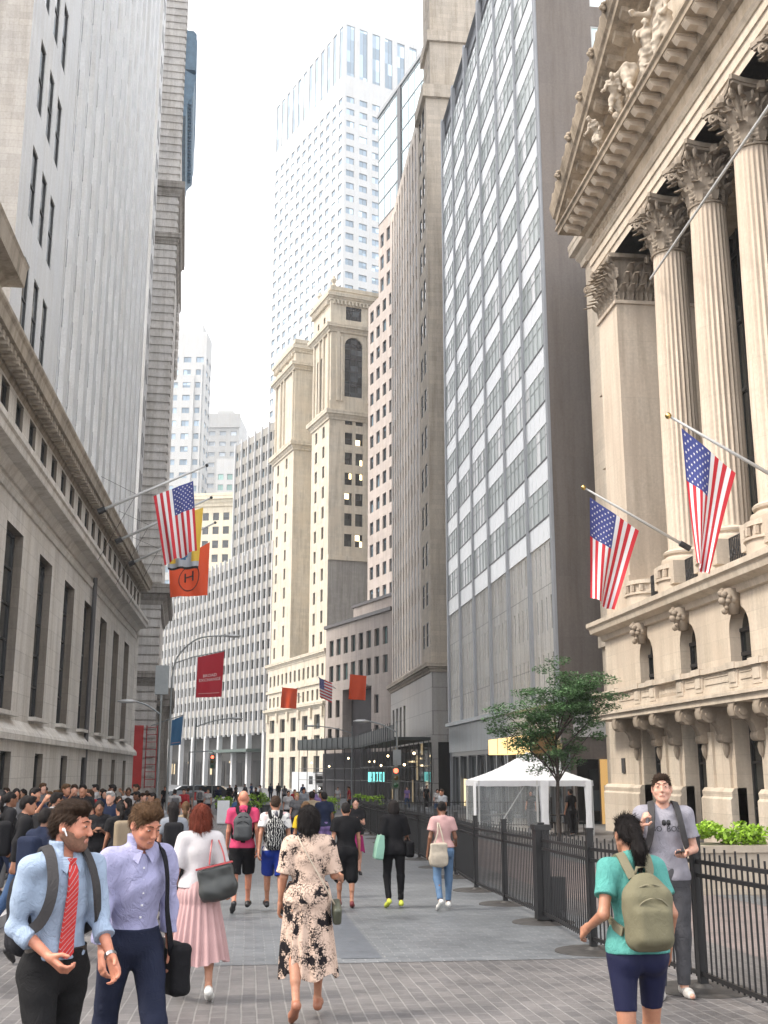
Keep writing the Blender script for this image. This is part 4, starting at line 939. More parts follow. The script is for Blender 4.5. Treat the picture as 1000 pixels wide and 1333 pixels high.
    for i in range(60):        # carved scrollwork on the first stretch of frieze
        x = x0 + .25 + (i % 15) * .32; z = 25.55 + .2 * (i // 15) + .05 * sin(i * 1.7); a0 = i * 1.3
        m.tube([(x + .11 * cos(a0 + a), -.07, z + o + .09 * sin(a0 + a)) for a in [k * .8 for k in range(6)]], .035, 4)
    m.build('frieze', stone('frieze_marble', (0.5, 0.42, 0.33), 3, 1.2, joint=.8, var=.08, streak=.3), t)
    ci = []
    m = MB()      # horizontal cornice with modillions
    pth = [(x0, 6), (x0, 0), (W, 0)]
    molding(m, pth, [(-.1, 26.3 + o), (.2, 26.35 + o), (.3, 26.55 + o), (.5, 26.62 + o), (.5, 26.72 + o), (-.1, 26.72 + o)])
    molding(m, pth, [(-.1, 27.02 + o), (1.3, 27.02 + o), (1.32, 27.2 + o), (1.42, 27.26 + o), (1.42, 27.36 + o), (-.1, 27.4 + o)])
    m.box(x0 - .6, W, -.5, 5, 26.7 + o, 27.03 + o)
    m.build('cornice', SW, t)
    mm = MB(); mm.loft([[(x, y, z) for y, z in [(-.5, .32), (-1.2, .32), (-1.24, .2), (-1.1, .05), (-.75, .04), (-.5, -.08)]] for x in (-.17, .17)]); mm.box(-.21, .21, -1.25, -.45, .26, .33)
    mme = mm.mesh('modillion', [S])
    for i in range(36): link('modillion', mme, t, (x0 - .35 + i * .88, 0, 26.7 + o))
    # pediment: raking cornice, tympanum
    k = .46; ax = 17.5; xs = x0 - 1.4
    m = MB()
    prof = [(.1, 0.0), (-.5, .02), (-.55, .22), (-1.35, .3), (-1.38, .55), (-1.5, .62), (-1.62, .95), (-1.66, 1.15), (-.2, 1.25), (.6, 1.2)]
    m.loft([[(xs, y, 27.3 + o + z) for y, z in prof], [(ax, y, 27.3 + o + z + k * (ax - xs)) for y, z in prof], [(2 * ax - xs, y, 27.3 + o + z) for y, z in prof]])
    n = int((ax - xs) / .95)
    for i in range(1, n):
        x = xs + i * .95 + .3; z = 27.3 + o + k * (x - xs); m.loft([[(x + dx, y, z + zz + k * dx) for y, zz in [(-.5, .0), (-.55, .3), (-1.2, .34), (-1.15, .1), (-.8, -.02)]] for dx in (-.2, .2)])
    for i in range(1, n * 2):  # lion heads and anthemia on the gutter
        x = xs + i * .62; z = 27.3 + o + 1.1 + k * (x - xs)
        if i % 3 == 0:
            for bx, bz, br in ((0, -.1, .15), (-.12, .0, .09), (.12, .02, .09), (0, .08, .1), (-.06, -.22, .08), (.07, -.2, .08)): m.loft([[(x + bx + r * br * cos(a), -1.64 - e * br, z + bz + r * br * sin(a)) for a in [2 * pi * q / 7 for q in range(7)]] for r, e in ((.8, 0), (1.0, .7), (.7, 1.4), (.2, 1.7))])
        else: m.loft([[(x - w_, y, z - .05), (x + w_, y, z - .05 + k * 2 * w_), (x + w_ * .5, y, z + .22), (x - w_ * .5, y, z + .22)] for y, w_ in ((-1.66, .14), (-1.5, .14))])
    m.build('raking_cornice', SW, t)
    m = MB(); m.face([(xs + .5, .15, 27.35 + o), (2 * ax - xs - .5, .15, 27.35 + o), (ax, .15, 27.35 + o + k * (ax - xs - .5))]); m.face([(xs + .5, 8, 27.35 + o), (ax, 8, 27.35 + o + k * (ax - xs - .5)), (2 * ax - xs - .5, 8, 27.35 + o)])
    m.build('tympanum', S, t)
    # attic mass behind the pediment
    # side wing set back towards the slab
    m = MB(); wc = [(2.05, 3.0)]; wr = [(12.3 + o, 14.6 + o), (16.2 + o, 18.4 + o), (19.9 + o, 22.1 + o)]
    m.fac((-4.8, 1.4), 0, 4.8, 0, 29 + o, wc, wr, .14); m.fac((-4.8, 20), -pi / 2, 18.6, 0, 29 + o, [], [], 0)
    m.fac((0, 1.4), 0, 3, 8.3 + o, 29 + o, [], [], 0)
    m.face([(-4.8, 1.4, 29 + o), (3, 1.4, 29 + o), (3, 20, 29 + o), (-4.8, 20, 29 + o)])
    for z0, z1 in wr: m.box(-4.8 + 1.9, -4.8 + 3.15, 1.2, 1.45, z0 - .16, z0 - .01)
    m.build('side_wing', S, t)
    m = MB(); [mpart(t, S, 'wing_course', [(-4.8, 20), (-4.8, 1.4), (.5, 1.4)], pf) for pf in (band_prof(7.6 + o, 8.2 + o, .15), band_prof(0, 1.2 + o, .15), cornice_prof(27.6 + o, 29 + o, .7))]
    place_windows(t, grid_wins((-4.8, 1.4), 0, wc, wr, .11, FR_DK, GL_DK, 1, 2, .07))
    # small bronze plaque on the podium wall
    m = MB(); m.box(1.6, 2.0, -.05, 0.0, 1.75 + o, 2.35 + o); m.build('plaque', plain('bronze_plaque', (.06, .055, .05), .4, metal=.5), t)
    return t
exchange()
# ============ FLAGS
FC = dict(red=plain('flag_red', (.55, .02, .035), .7), white=plain('flag_white', (.78, .78, .80), .7), blue=plain('flag_blue', (.045, .06, .24), .7),
          orange=plain('flag_orange', (.80, .09, .02), .7), crimson=plain('banner_crimson', (.42, .008, .025), .7), black=plain('emblem_black', (.02, .015, .015), .7), skyb=plain('banner_blue', (.03, .13, .27), .7), yellow=plain('flag_yellow', (.75, .5, .06), .7))
def cloth_fn(A, B, Cc, D, nrm, amp=.12, folds=3.0, ph=0.0):
    """A-B hoist edge (top), D-C opposite edge; ripples grow away from the hoist"""
    A, B, Cc, D, nrm = map(Vector, (A, B, Cc, D, nrm))
    def f(u, v):
        p = (A * (1 - u) + B * u) * (1 - v) + (D * (1 - u) + Cc * u) * v
        r = sin(u * folds * 2 * pi + ph + v * 1.4) * .75 + .35 * sin(u * folds * 4.3 + 2 * ph - v * 3)
        sl = sin(u * folds * 4 * pi + ph + .8) * .25
        return p + nrm * amp * (.12 + v) * r + (B - A) * (amp * .15) * sl * v
    return f
def us_flag(name, f, parent=None, loc=None):
    m = MB(); nv = 18; nu = 39
    for i in range(nu):
        for j in range(nv):
            u0, u1, v0, v1 = i / nu, (i + 1) / nu, j / nv, (j + 1) / nv
            st = i // 3; k = 2 if (st < 7 and v1 <= .401 + 1e-3) else (0 if st % 2 == 0 else 1)
            m.face([f(u0, v0), f(u1, v0), f(u1, v1), f(u0, v1)], k)
    e = 1e-3
    for r in range(9):
        for c in range(6 if r % 2 == 0 else 5):
            u = (r + 1) / 10 * 7 / 13; v = ((c * 2 + 1 + (r % 2)) / 12) * .4
            for sgn in (1, -1):
                P0 = f(u, v); du = (f(u + e, v) - P0) / e; dv = (f(u, v + e) - P0) / e; nn = du.cross(dv).normalized() * .012 * sgn
                ring = []
                for q in range(10):
                    a = q * pi / 5; R = .021 if q % 2 == 0 else .009
                    ring.append(f(u + R * sin(a), v + R * .62 * cos(a)) + nn)
                m.face(ring, 1)
    me = m.mesh(name, [FC['red'], FC['white'], FC['blue']]); 
    for p in me.polygons: p.use_smooth = True
    return me
def plain_flag(name, f, mats, pat, nu=24, nv=24):
    m = MB()
    for i in range(nu):
        for j in range(nv):
            m.face([f(i / nu, j / nv), f((i + 1) / nu, j / nv), f((i + 1) / nu, (j + 1) / nv), f(i / nu, (j + 1) / nv)], pat((i + .5) / nu, (j + .5) / nv))
    me = m.mesh(name, mats)
    for p in me.polygons: p.use_smooth = True
    return me
def text_on(parent, body, f, u0, u1, vc, hv, mat, name='lettering', off=.02, flip=False):
    """lettering mapped onto a cloth function, between u0..u1, centred at vc with height hv"""
    cu = bpy.data.curves.new('lettering', 'FONT'); cu.body = body; cu.size = 1; cu.align_x = 'LEFT'; cu.resolution_u = 2
    ob = bpy.data.objects.new('tmp', cu); C.objects.link(ob); dg = bpy.context.evaluated_depsgraph_get(); me = bpy.data.meshes.new_from_object(ob.evaluated_get(dg)); bpy.data.objects.remove(ob)
    xs = [v.co.x for v in me.vertices]; ysx = [v.co.y for v in me.vertices]; x0, x1, y0, y1 = min(xs), max(xs), min(ysx), max(ysx)
    e = 1e-3
    for v in me.vertices:
        u = u0 + (v.co.x - x0) / (x1 - x0) * (u1 - u0); vv = vc - ((v.co.y - y0) / (y1 - y0) - .5) * hv
        P0 = f(u, vv); n = (f(u + e, vv) - P0).cross(f(u, vv + e) - P0).normalized() * (-off if flip else off); v.co = P0 + n
    me.materials.clear(); me.materials.append(mat); return link(name, me, parent)
POLE = plain('white_pole_paint', (.55, .56, .56), .35); GOLD = plain('gilt_finial', (.7, .5, .18), .25, metal=1)
STEEL = plain('galvanised_steel', (.23, .25, .26), .45, metal=.4, var=.12); BLK = plain('black_gloss_paint', (.008, .008, .009), .45, var=.3, vs=5)
def flagpole(base, tip, label, group, r=.055, knob=GOLD, stays=False):
    b = Vector(base); T = Vector(tip) - b
    t = thing('flagpole', label, 'flagpole', b, group=group)
    m = MB(); m.tube([(0, 0, 0), T * .5, T], [r * 1.2, r, r * .7], 8); m.build('pole', POLE, t, smooth=True)
    m = MB(); m.T = Matrix.Translation(T); m.lathe([(.01, -.1), (.07, -.06), (.1, 0), (.07, .06), (.01, .1)], 8); m.build('finial', knob, t, smooth=True)
    m = MB(); q = T.normalized(); m.tube([q * -.1, q * .3], r * 2.2, 8); m.build('socket', FR_DK, t)
    if stays:
        m = MB(); m.tube([T * .35, Vector((-.0, -.9, 1.6)) + Vector((0.1, 0, 0))], .012, 4); m.build('stay_wire', FR_DK, t)
        m = MB(); m.tube([T * .33, Vector((.1, -.3, -2.6))], .012, 4); m.build('stay_wire', FR_DK, t)
    return t
gl = 'flagpoles along the left limestone cornice'
for i, (Y, tx, tz, kind) in enumerate(((56.7, -2.63, 17.35, 'nearest flagpole on the left limestone cornice, flying the stars and stripes'), (64.4, -2.66, 17.5, 'middle of the three flagpoles on the left limestone cornice'), (71.7, -2.65, 17.6, 'farthest flagpole on the left limestone cornice, carrying the orange flag'))):
    flagpole((-7.95, Y, 14.75), (tx, Y, tz), kind, gl, .075, FR_DK, True)
def put_flag(me, label, cat='flag', group=None): return link('flag', me, None, label=label, cat=cat, group=group)
def pt(x, y, Y): # helper table of measured corner points (metres)
    return (x, Y, y)
f = cloth_fn((-3.30, 56.7, 16.5), (-5.28, 56.6, 15.6), (-4.6, 56.8, 12.05), (-2.95, 56.7, 12.85), (0, 1, 0), .28, 2.2, .4)
put_flag(us_flag('flag', f), 'stars and stripes flag hanging from the nearest pole on the left limestone building')
f = cloth_fn((-3.1, 64.4, 16.9), (-5.3, 64.4, 16.0), (-5.0, 64.5, 13.15), (-3.25, 64.4, 13.25), (0, 1, 0), .2, 2.2, 1.4)
def patc(u, v):
    if v > .94: return 2
    if v > .86: return 3
    if .25 < u < .75 and .55 < v < .86: return 1 if (u - .5) ** 2 + (v - .7) ** 2 < .02 else 3
    return 0
fl2 = put_flag(plain_flag('flag', f, [FC['yellow'], FC['skyb'], FC['black'], plain('flag_pale', (.42, .45, .5), .7)], patc), 'yellow flag with pale emblem and dark lower edge behind the left stars and stripes')
f3 = cloth_fn((-2.95, 71.7, 16.3), (-5.5, 71.7, 14.7), (-5.35, 71.7, 12.65), (-2.98, 71.7, 12.8), (0, 1, 0), .16, 1.6, 2.2)
fl3 = put_flag(plain_flag('flag', f3, [FC['orange']], lambda u, v: 0), 'orange flag with a dark H and ring on the farthest left pole')
text_on(fl3, 'H', f3, .62, .38, .55, .22, FC['black'], 'emblem', .05)
m = MB(); ring = [(.5 + .27 * cos(a), .58 + .30 * sin(a)) for a in [2 * pi * k / 40 for k in range(41)]]
for (u0, v0), (u1, v1) in zip(ring, ring[1:]):
    e0 = .93; g_ = lambda u, v, e: f3(.5 + (u - .5) * e, .58 + (v - .58) * e) + Vector((0, -.04, 0)); m.face([g_(u0, v0, 1), g_(u1, v1, 1), g_(u1, v1, e0), g_(u0, v0, e0)])
m.build('emblem_ring', FC['black'], fl3)
# right-hand marble building flags
ge = 'flagpoles on the marble podium'
for Y, lab, q in ((36.7, 'farther flagpole angled out from the marble podium ledge', 0), (28.55, 'nearer flagpole angled out from the marble podium ledge', 1)):
    flagpole((15.0, Y, 9.45), (11.35, Y, 11.5), lab, ge, .05)
fa = cloth_fn((11.55, 36.65, 11.15), (13.28, 36.7, 10.0), (12.2, 36.7, 7.18), (11.42, 36.6, 7.62), (0, 1, 0), .2, 1.4, .3)
put_flag(us_flag('flag', fa), 'stars and stripes flag on the farther pole of the marble podium')
fb = cloth_fn((11.7, 28.5, 11.15), (13.2, 28.55, 9.9), (12.15, 28.6, 7.0), (11.9, 28.5, 7.35), (0, 1, 0), .2, 1.4, 1.1)
put_flag(us_flag('flag', fb), 'larger looking stars and stripes flag on the nearer pole of the marble podium')
m = MB(); A_ = Vector((15.2, 39.2, 20.75)); B_ = Vector((13.0, 24.62, 18.73)); m.tube([A_, A_ + (B_ - A_) * .5, A_ + (B_ - A_) * 1.25], .045, 8)
link('stay_cable', m.mesh('stay_cable', [POLE]), label='long pale steel pole slanting across the marble columns', cat='flagpole')

# small flags on the low granite block
gs = 'small flags over the far street corner'
def small(cx, cz, Y, w, h, kind, lab):
    f = cloth_fn((cx - w / 2, Y, cz + h / 2), (cx + w / 2, Y, cz + h / 2 - .15), (cx + w / 2 - .1, Y, cz - h / 2), (cx - w / 2 - .15, Y, cz - h / 2 + .1), (0, 1, 0), .15, 1.5, cx)
    t = thing('flag', lab, 'flag', (0, 0, 0)) if False else None
    if kind == 'us':
        g_ = lambda u, v: f(v, u); me = us_flag('flag', cloth_fn((cx - w / 2, Y, cz + h / 2), (cx - w / 2 + .1, Y, cz - h / 2), (cx + w / 2, Y, cz - h / 2 - .6), (cx + w / 2, Y, cz + h / 2 - .6), (0, 1, 0), .15, 1, 1))
    else: me = plain_flag('flag', f, [FC['orange']], lambda u, v: 0, 10, 10)
    o = link('flag', me, None, label=lab, cat='flag', group=gs)
    m = MB(); m.tube([(cx - w / 2 - .1, Y + .02, cz + h / 2 + .05), (cx + w / 2 + .6, Y + 3.0, cz + h / 2 - 1.0)], .05, 6)
    link('flagpole', m.mesh('flagpole', [POLE]), label='short wall pole holding the ' + {'us': 'small far stars and stripes', 'o1': 'orange flag left of the far corner', 'o2': 'orange flag above the scaffold shed'}[kind], cat='flagpole', group='short wall poles at the far corner')
small(4.7, 10.6, 140, 1.9, 2.6, 'o1', 'red orange flag before the cream tower base')
small(8.3, 11.0, 127, 1.5, 2.2, 'us', 'small far stars and stripes flag on the low granite block')
small(11.15, 10.4, 118, 1.75, 2.7, 'o2', 'orange flag above the dark scaffold shed')
# ============ SIGNED-DISTANCE BODY MODELLER
class Fld:
    def __init__(s, lo, hi, vox):
        s.lo = np.array(lo, np.float32); s.v = vox; n = np.ceil((np.array(hi) - s.lo) / vox).astype(int) + 1
        s.n = n; s.D = np.full(n, 0.5, np.float32)
        s.ax = [s.lo[i] + vox * np.arange(n[i], dtype=np.float32) for i in range(3)]
    def sub(s, lo, hi):
        sl = []
        for i in range(3):
            a = max(0, int((lo[i] - s.lo[i]) / s.v)); b = min(s.n[i], int((hi[i] - s.lo[i]) / s.v) + 2)
            if b <= a: return None
            sl.append(slice(a, b))
        X = s.ax[0][sl[0]][:, None, None]; Y = s.ax[1][sl[1]][None, :, None]; Z = s.ax[2][sl[2]][None, None, :]
        return tuple(sl), X, Y, Z
    def comb(s, sl, d, k, op):
        cur = s.D[sl]
        if op == 'sub': d = -d; h = np.clip(.5 - .5 * (d - cur) / k, 0, 1) ; s.D[sl] = cur * (1 - (1 - h)) + 0 if False else np.maximum(cur, d); return
        h = np.clip(.5 + .5 * (cur - d) / k, 0, 1); s.D[sl] = cur + (d - cur) * h - k * h * (1 - h)
    def cone(s, a, b, ra, rb, k=.02, op='add', clip=False):
        a = np.array(a, np.float32); b = np.array(b, np.float32); pad = max(ra, rb) + k + .05
        q = s.sub(np.minimum(a, b) - pad, np.maximum(a, b) + pad)
        if q is None: return
        sl, X, Y, Z = q; ab = b - a; L2 = float(ab @ ab) + 1e-9
        t0 = ((X - a[0]) * ab[0] + (Y - a[1]) * ab[1] + (Z - a[2]) * ab[2]) / L2; t = np.clip(t0, 0, 1)
        d = np.sqrt((X - a[0] - t * ab[0]) ** 2 + (Y - a[1] - t * ab[1]) ** 2 + (Z - a[2] - t * ab[2]) ** 2) - (ra + (rb - ra) * t)
        if clip: d = np.maximum(d, (t0 - 1) * sqrt(L2))
        s.comb(sl, d, k, op)
    def ell(s, c, r, k=.03, op='add', R=None):
        c = np.array(c, np.float32); pad = max(r) + k + .05; q = s.sub(c - pad, c + pad)
        if q is None: return
        sl, X, Y, Z = q; x, y, z = X - c[0], Y - c[1], Z - c[2]
        if R is not None:
            R = np.array(R, np.float32); x, y, z = (R[0, 0] * x + R[1, 0] * y + R[2, 0] * z, R[0, 1] * x + R[1, 1] * y + R[2, 1] * z, R[0, 2] * x + R[1, 2] * y + R[2, 2] * z)
        k0 = np.sqrt((x / r[0]) ** 2 + (y / r[1]) ** 2 + (z / r[2]) ** 2); k1 = np.sqrt((x / r[0] ** 2) ** 2 + (y / r[1] ** 2) ** 2 + (z / r[2] ** 2) ** 2) + 1e-6
        s.comb(sl, k0 * (k0 - 1) / k1, k, op)
    def rbox(s, c, h, r, k=.02, R=None):
        c = np.array(c, np.float32); pad = float(np.linalg.norm(h)) + k + .05; q = s.sub(c - pad, c + pad)
        if q is None: return
        sl, X, Y, Z = q; x, y, z = X - c[0], Y - c[1], Z - c[2]
        if R is not None:
            R = np.array(R, np.float32); x, y, z = (R[0, 0] * x + R[1, 0] * y + R[2, 0] * z, R[0, 1] * x + R[1, 1] * y + R[2, 1] * z, R[0, 2] * x + R[1, 2] * y + R[2, 2] * z)
        qx, qy, qz = abs(x) - h[0] + r, abs(y) - h[1] + r, abs(z) - h[2] + r
        d = np.sqrt(np.maximum(qx, 0) ** 2 + np.maximum(qy, 0) ** 2 + np.maximum(qz, 0) ** 2) + np.minimum(np.maximum(qx, np.maximum(qy, qz)), 0) - r
        s.comb(sl, d, k, 'add')
    def cut(s, p, n):
        """remove everything on the side n points to, beyond p"""
        X = s.ax[0][:, None, None]; Y = s.ax[1][None, :, None]; Z = s.ax[2][None, None, :]
        s.D = np.maximum(s.D, ((X - p[0]) * n[0] + (Y - p[1]) * n[1] + (Z - p[2]) * n[2]).astype(np.float32))
    def folds(s, amp, seed=0, zf=9.0):
        X = s.ax[0][:, None, None]; Y = s.ax[1][None, :, None]; Z = s.ax[2][None, None, :]; p = seed * 1.7
        n = np.sin(zf * 2.2 * Z + 7 * X + 2.2 * np.sin(6 * Y + p) + p) * np.sin(8 * X - 5 * Y + 1.5 * np.sin(9 * Z + p))
        n = n + .55 * np.sin(31 * Z + 17 * X * np.sign(np.sin(p + 1)) + 3 * np.sin(11 * Y + 7 * Z) + 2 * p) * np.sin(13 * Y + 9 * X + p)
        n = n + .35 * np.sin(46 * X + 38 * Z + 4 * np.sin(14 * Y)) * np.sin(20 * Z - 16 * X + p)
        s.D = s.D + (amp * n).astype(np.float32)
    def nets(s):
        D = s.D; ins = D < 0; n = D.shape
        c = [ins[i:n[0] - 1 + i, j:n[1] - 1 + j, k:n[2] - 1 + k] for i in (0, 1) for j in (0, 1) for k in (0, 1)]
        sm = sum(x.astype(np.int8) for x in c); act = (sm > 0) & (sm < 8); I, J, K = np.nonzero(act)
        idx = np.full(act.shape, -1, np.int32); idx[I, J, K] = np.arange(len(I))
        V = {(a, b, c_): D[I + a, J + b, K + c_] for a in (0, 1) for b in (0, 1) for c_ in (0, 1)}
        P = np.zeros((len(I), 3), np.float32); cnt = np.zeros(len(I), np.float32)
        for a in V:
            for ax in range(3):
                if a[ax] == 0:
                    b = list(a); b[ax] = 1; va, vb = V[a], V[tuple(b)]; m = (va < 0) != (vb < 0)
                    t = np.where(m, va / np.where(m, va - vb, 1), 0)
                    for q in range(3): P[:, q] += np.where(m, a[q] + (t if q == ax else 0), 0)
                    cnt += m
        P = P / cnt[:, None] + np.stack([I, J, K], 1); P = s.lo + P * s.v
        F = []
        for ax in range(3):
            o = [q for q in range(3) if q != ax]
            A = ins.take(range(0, n[ax] - 1), axis=ax); B = ins.take(range(1, n[ax]), axis=ax); ch = A != B
            E = np.nonzero(ch); e = [np.array(x) for x in E]
            ok = np.ones(len(e[0]), bool)
            for q in o: ok &= (e[q] >= 1) & (e[q] < n[q] - 1)
            e = [x[ok] for x in e]; up = A[tuple(e)]
            def g(d0, d1):
                k = [x.copy() for x in e]; k[o[0]] = k[o[0]] - d0; k[o[1]] = k[o[1]] - d1; return idx[tuple(k)]
            q = np.stack([g(1, 1), g(0, 1), g(0, 0), g(1, 0)], 1)
            flip = up if ax != 1 else ~up
            q[~flip] = q[~flip][:, ::-1]; F.append(q)
        F = np.concatenate(F); F = F[(F >= 0).all(1)]
        return P, F
    def mesh(s, name, mat):
        P, F = s.nets(); me = bpy.data.meshes.new(name)
        me.vertices.add(len(P)); me.vertices.foreach_set('co', P.ravel()); me.loops.add(F.size); me.loops.foreach_set('vertex_index', F.ravel().astype(np.int32))
        me.polygons.add(len(F)); me.polygons.foreach_set('loop_start', np.arange(0, F.size, 4, dtype=np.int32)); me.polygons.foreach_set('loop_total', np.full(len(F), 4, np.int32))
        me.update(); me.validate(); me.materials.append(mat); me.polygons.foreach_set('use_smooth', [True] * len(me.polygons)); return me

def rx(a): return np.array(Matrix.Rotation(a, 3, 'X'))
def rzm(a): return np.array(Matrix.Rotation(a, 3, 'Z'))

def skeleton(H=1.75, sex='m', lean=0, legs=((20, 8), (-14, 12)), arms=((-12, 8, 20, 0), (12, 8, 25, 0)), head=(0, 0), foot=None, twist=0):
    """local frame: +Y forward, +X the person's right. legs/arms given (right, left) in degrees"""
    s = H / 1.75; J = {}; w = 1 if sex == 'm' else .88
    J['s'] = s; J['sex'] = sex
    pel = np.array([0, 0, .93]); Rt = rzm(radians(twist)) @ rx(-radians(lean)); J['Rt'] = Rt
    T = lambda p: pel + Rt @ (np.array(p) - pel)
    J['T'] = lambda p: T(p) * s + J['off']
    hipw = .092 if sex == 'm' else .1
    lo = 9
    raw = {}
    for sd, (fl, kn), sg in (('R', legs[0], 1), ('L', legs[1], -1)):
        f, k = radians(fl), radians(kn); h = np.array([sg * hipw, 0, .91]); kn_ = h + .43 * np.array([sg * .03, sin(f), -cos(f)]); an = kn_ + .40 * np.array([-sg * .01, sin(f - k), -cos(f - k)])
        raw[sd] = (h, kn_, an); pitch = (foot or {}).get(sd, max(-1.0, min(.5, (f - k) * (1.1 if f - k < 0 else .6)))) ; J['pitch' + sd] = pitch
        toe = an + rx(pitch) @ np.array([sg * .03, .19, -.06]); heel = an + rx(pitch) @ np.array([0, -.055, -.06]); raw['t' + sd] = toe; raw['h' + sd] = heel
        lo = min(lo, toe[2] - .022, heel[2] - .028)
    J['off'] = np.array([0, 0, -lo]) * s
    S = lambda p: np.array(p) * s + J['off']
    for sd in 'RL': J['hip' + sd], J['knee' + sd], J['ank' + sd] = [S(p) for p in raw[sd]]; J['toe' + sd] = S(raw['t' + sd]); J['heel' + sd] = S(raw['h' + sd])
    shw = .178 * (1 if sex == 'm' else .88)
    for sd, a, sg in (('R', arms[0], 1), ('L', arms[1], -1)):
        fl, ab, el, yaw = [radians(q) for q in a[:4]]
        sh = np.array([sg * shw, -.005, 1.425]); d = np.array([sg * sin(ab), sin(fl) * cos(ab), -cos(fl) * cos(ab)])
        e = sh + .285 * d; d2 = np.array([sg * sin(ab) * .5, sin(fl + el), -cos(fl + el)]); d2 = rzm(sg * yaw) @ d2; d2 /= np.linalg.norm(d2)
        wr = e + .25 * d2; J['sh' + sd] = J['T'](sh); J['el' + sd] = J['T'](e); J['wr' + sd] = J['T'](wr); J['hd' + sd] = Rt @ d2
    J['neck'] = J['T']((0, -.015, 1.47)); hy, hp = radians(head[0]), radians(head[1])
    J['Rh'] = Rt @ rzm(hy) @ rx(-hp); hc = J['T']((0, .0, 1.535)) + (J['Rh'] @ np.array([0, .015, .095])) * s; J['hc'] = hc
    return J
def hp(J, p): return J['hc'] + (J['Rh'] @ np.array(p)) * J['s']
def limb_body(F, J, inf=0.0, legs=True, arms=True, torso=True, neck=True):
    s = J['s']; T = J['T']; R = J['Rt']; fm = J['sex'] == 'f'; g = inf
    if torso:
        F.ell(T((0, 0, .95)), [(.150 if not fm else .165) * s + g, .106 * s + g, .125 * s + g], .04, R=R)
        F.ell(T((0, .0, 1.1)), [(.134 if not fm else .118) * s + g, (.1 if not fm else .088) * s + g, .16 * s + g], .05, R=R)
        F.ell(T((0, 0, 1.29)), [(.168 if not fm else .148) * s + g, (.112 if not fm else .1) * s + g, .175 * s + g], .05, R=R)
        w = .13 if not fm else .112
        F.cone(T((-w, -.005, 1.425)), T((w, -.005, 1.425)), .058 * s + g, .058 * s + g, .05)
        F.cone(T((-w, -.01, 1.425)), T((0, -.015, 1.485)), .04 * s + g, .05 * s + g, .03); F.cone(T((w, -.01, 1.425)), T((0, -.015, 1.485)), .04 * s + g, .05 * s + g, .03)
        if fm:
            for x in (-.065, .065): F.ell(T((x, .085, 1.27)), [.062 * s + g, .05 * s + g, .06 * s + g], .03, R=R)
        for x in (-.075, .075): F.ell(T((x, -.065, .9)), [.085 * s + g, .07 * s + g, .09 * s + g], .04, R=R)
    if neck: F.cone(J['neck'], hp(J, (0, -.02, -.06)), .056 * s + g, .053 * s + g, .02)
    if legs:
        for sd in 'RL':
            F.cone(J['hip' + sd], J['knee' + sd], .086 * s + g, .056 * s + g, .03); k, a = J['knee' + sd], J['ank' + sd]; c = k + (a - k) * .3
            F.cone(k, a, .052 * s + g, .036 * s + g, .02); F.cone(k + (a - k) * .1 + [0, -.012, 0], k + (a - k) * .5 + [0, -.014, 0], .05 * s + g, .042 * s + g, .03)
            F.cone(J['hip' + sd] * .6 + J['knee' + sd] * .4 , J['hip' + sd], .075 * s + g, .085 * s + g, .03)
    if arms:
        for sd in 'RL':
            F.cone(J['sh' + sd], J['el' + sd], .05 * s + g, .038 * s + g, .03)
            F.cone(J['el' + sd], J['wr' + sd], .041 * s + g, .026 * s + g, .015)
def hand(F, J, sd, curl=35, grip=None, fat=1.0):
    s = J['s']; w = J['wr' + sd]; d = J['hd' + sd] / np.linalg.norm(J['hd' + sd]); sg = 1 if sd == 'R' else -1
    fwd = J['Rt'] @ np.array([0, 1, 0]); inn = J['Rt'] @ np.array([-sg, 0, 0])
    side = fwd - d * (fwd @ d)
    if np.linalg.norm(side) < .35: side = (J['Rt'] @ np.array([0, 0, 1.])); side = side - d * (side @ d)
    side /= np.linalg.norm(side); nrm = np.cross(side, d); nrm *= np.sign(nrm @ inn) or 1
    if grip is not None: nrm = np.array(grip, float); nrm -= d * (nrm @ d); nrm /= np.linalg.norm(nrm); side = np.cross(d, nrm) * (1 if (np.cross(d, nrm) @ side) > 0 else -1)
    P = lambda a, b, c: w + (d * a + side * b + nrm * c) * s
    for b in (-.026, 0, .026): F.cone(P(.0, b * .6, 0), P(.082, b, 0), .018 * s, .014 * s, .012)
    for i, (b, ln) in enumerate(((.033, .07), (.011, .08), (-.011, .075), (-.032, .06))):
        p = P(.085, b, 0); a = radians(curl * (.7 + .15 * i)); ang = a * .6
        for q, f_ in ((0, .45), (1, .32), (2, .25)):
            dd = d * cos(ang) + nrm * sin(ang); n2 = p + dd * ln * f_ * s; F.cone(p, n2, (.0098 - q * .0008) * s * fat, (.009 - q * .001) * s * fat, .003); p = n2; ang += a
    t1 = P(.02, .03, .008); t2 = P(.055, .055, .018 + curl * .0003); t3 = P(.085, .058, .03 + curl * .0003); F.cone(P(.01, .015, 0), t1, .016 * s, .015 * s, .01); F.cone(t1, t2, .014 * s, .011 * s, .006); F.cone(t2, t3, .0105 * s * fat, .009 * s * fat, .003)
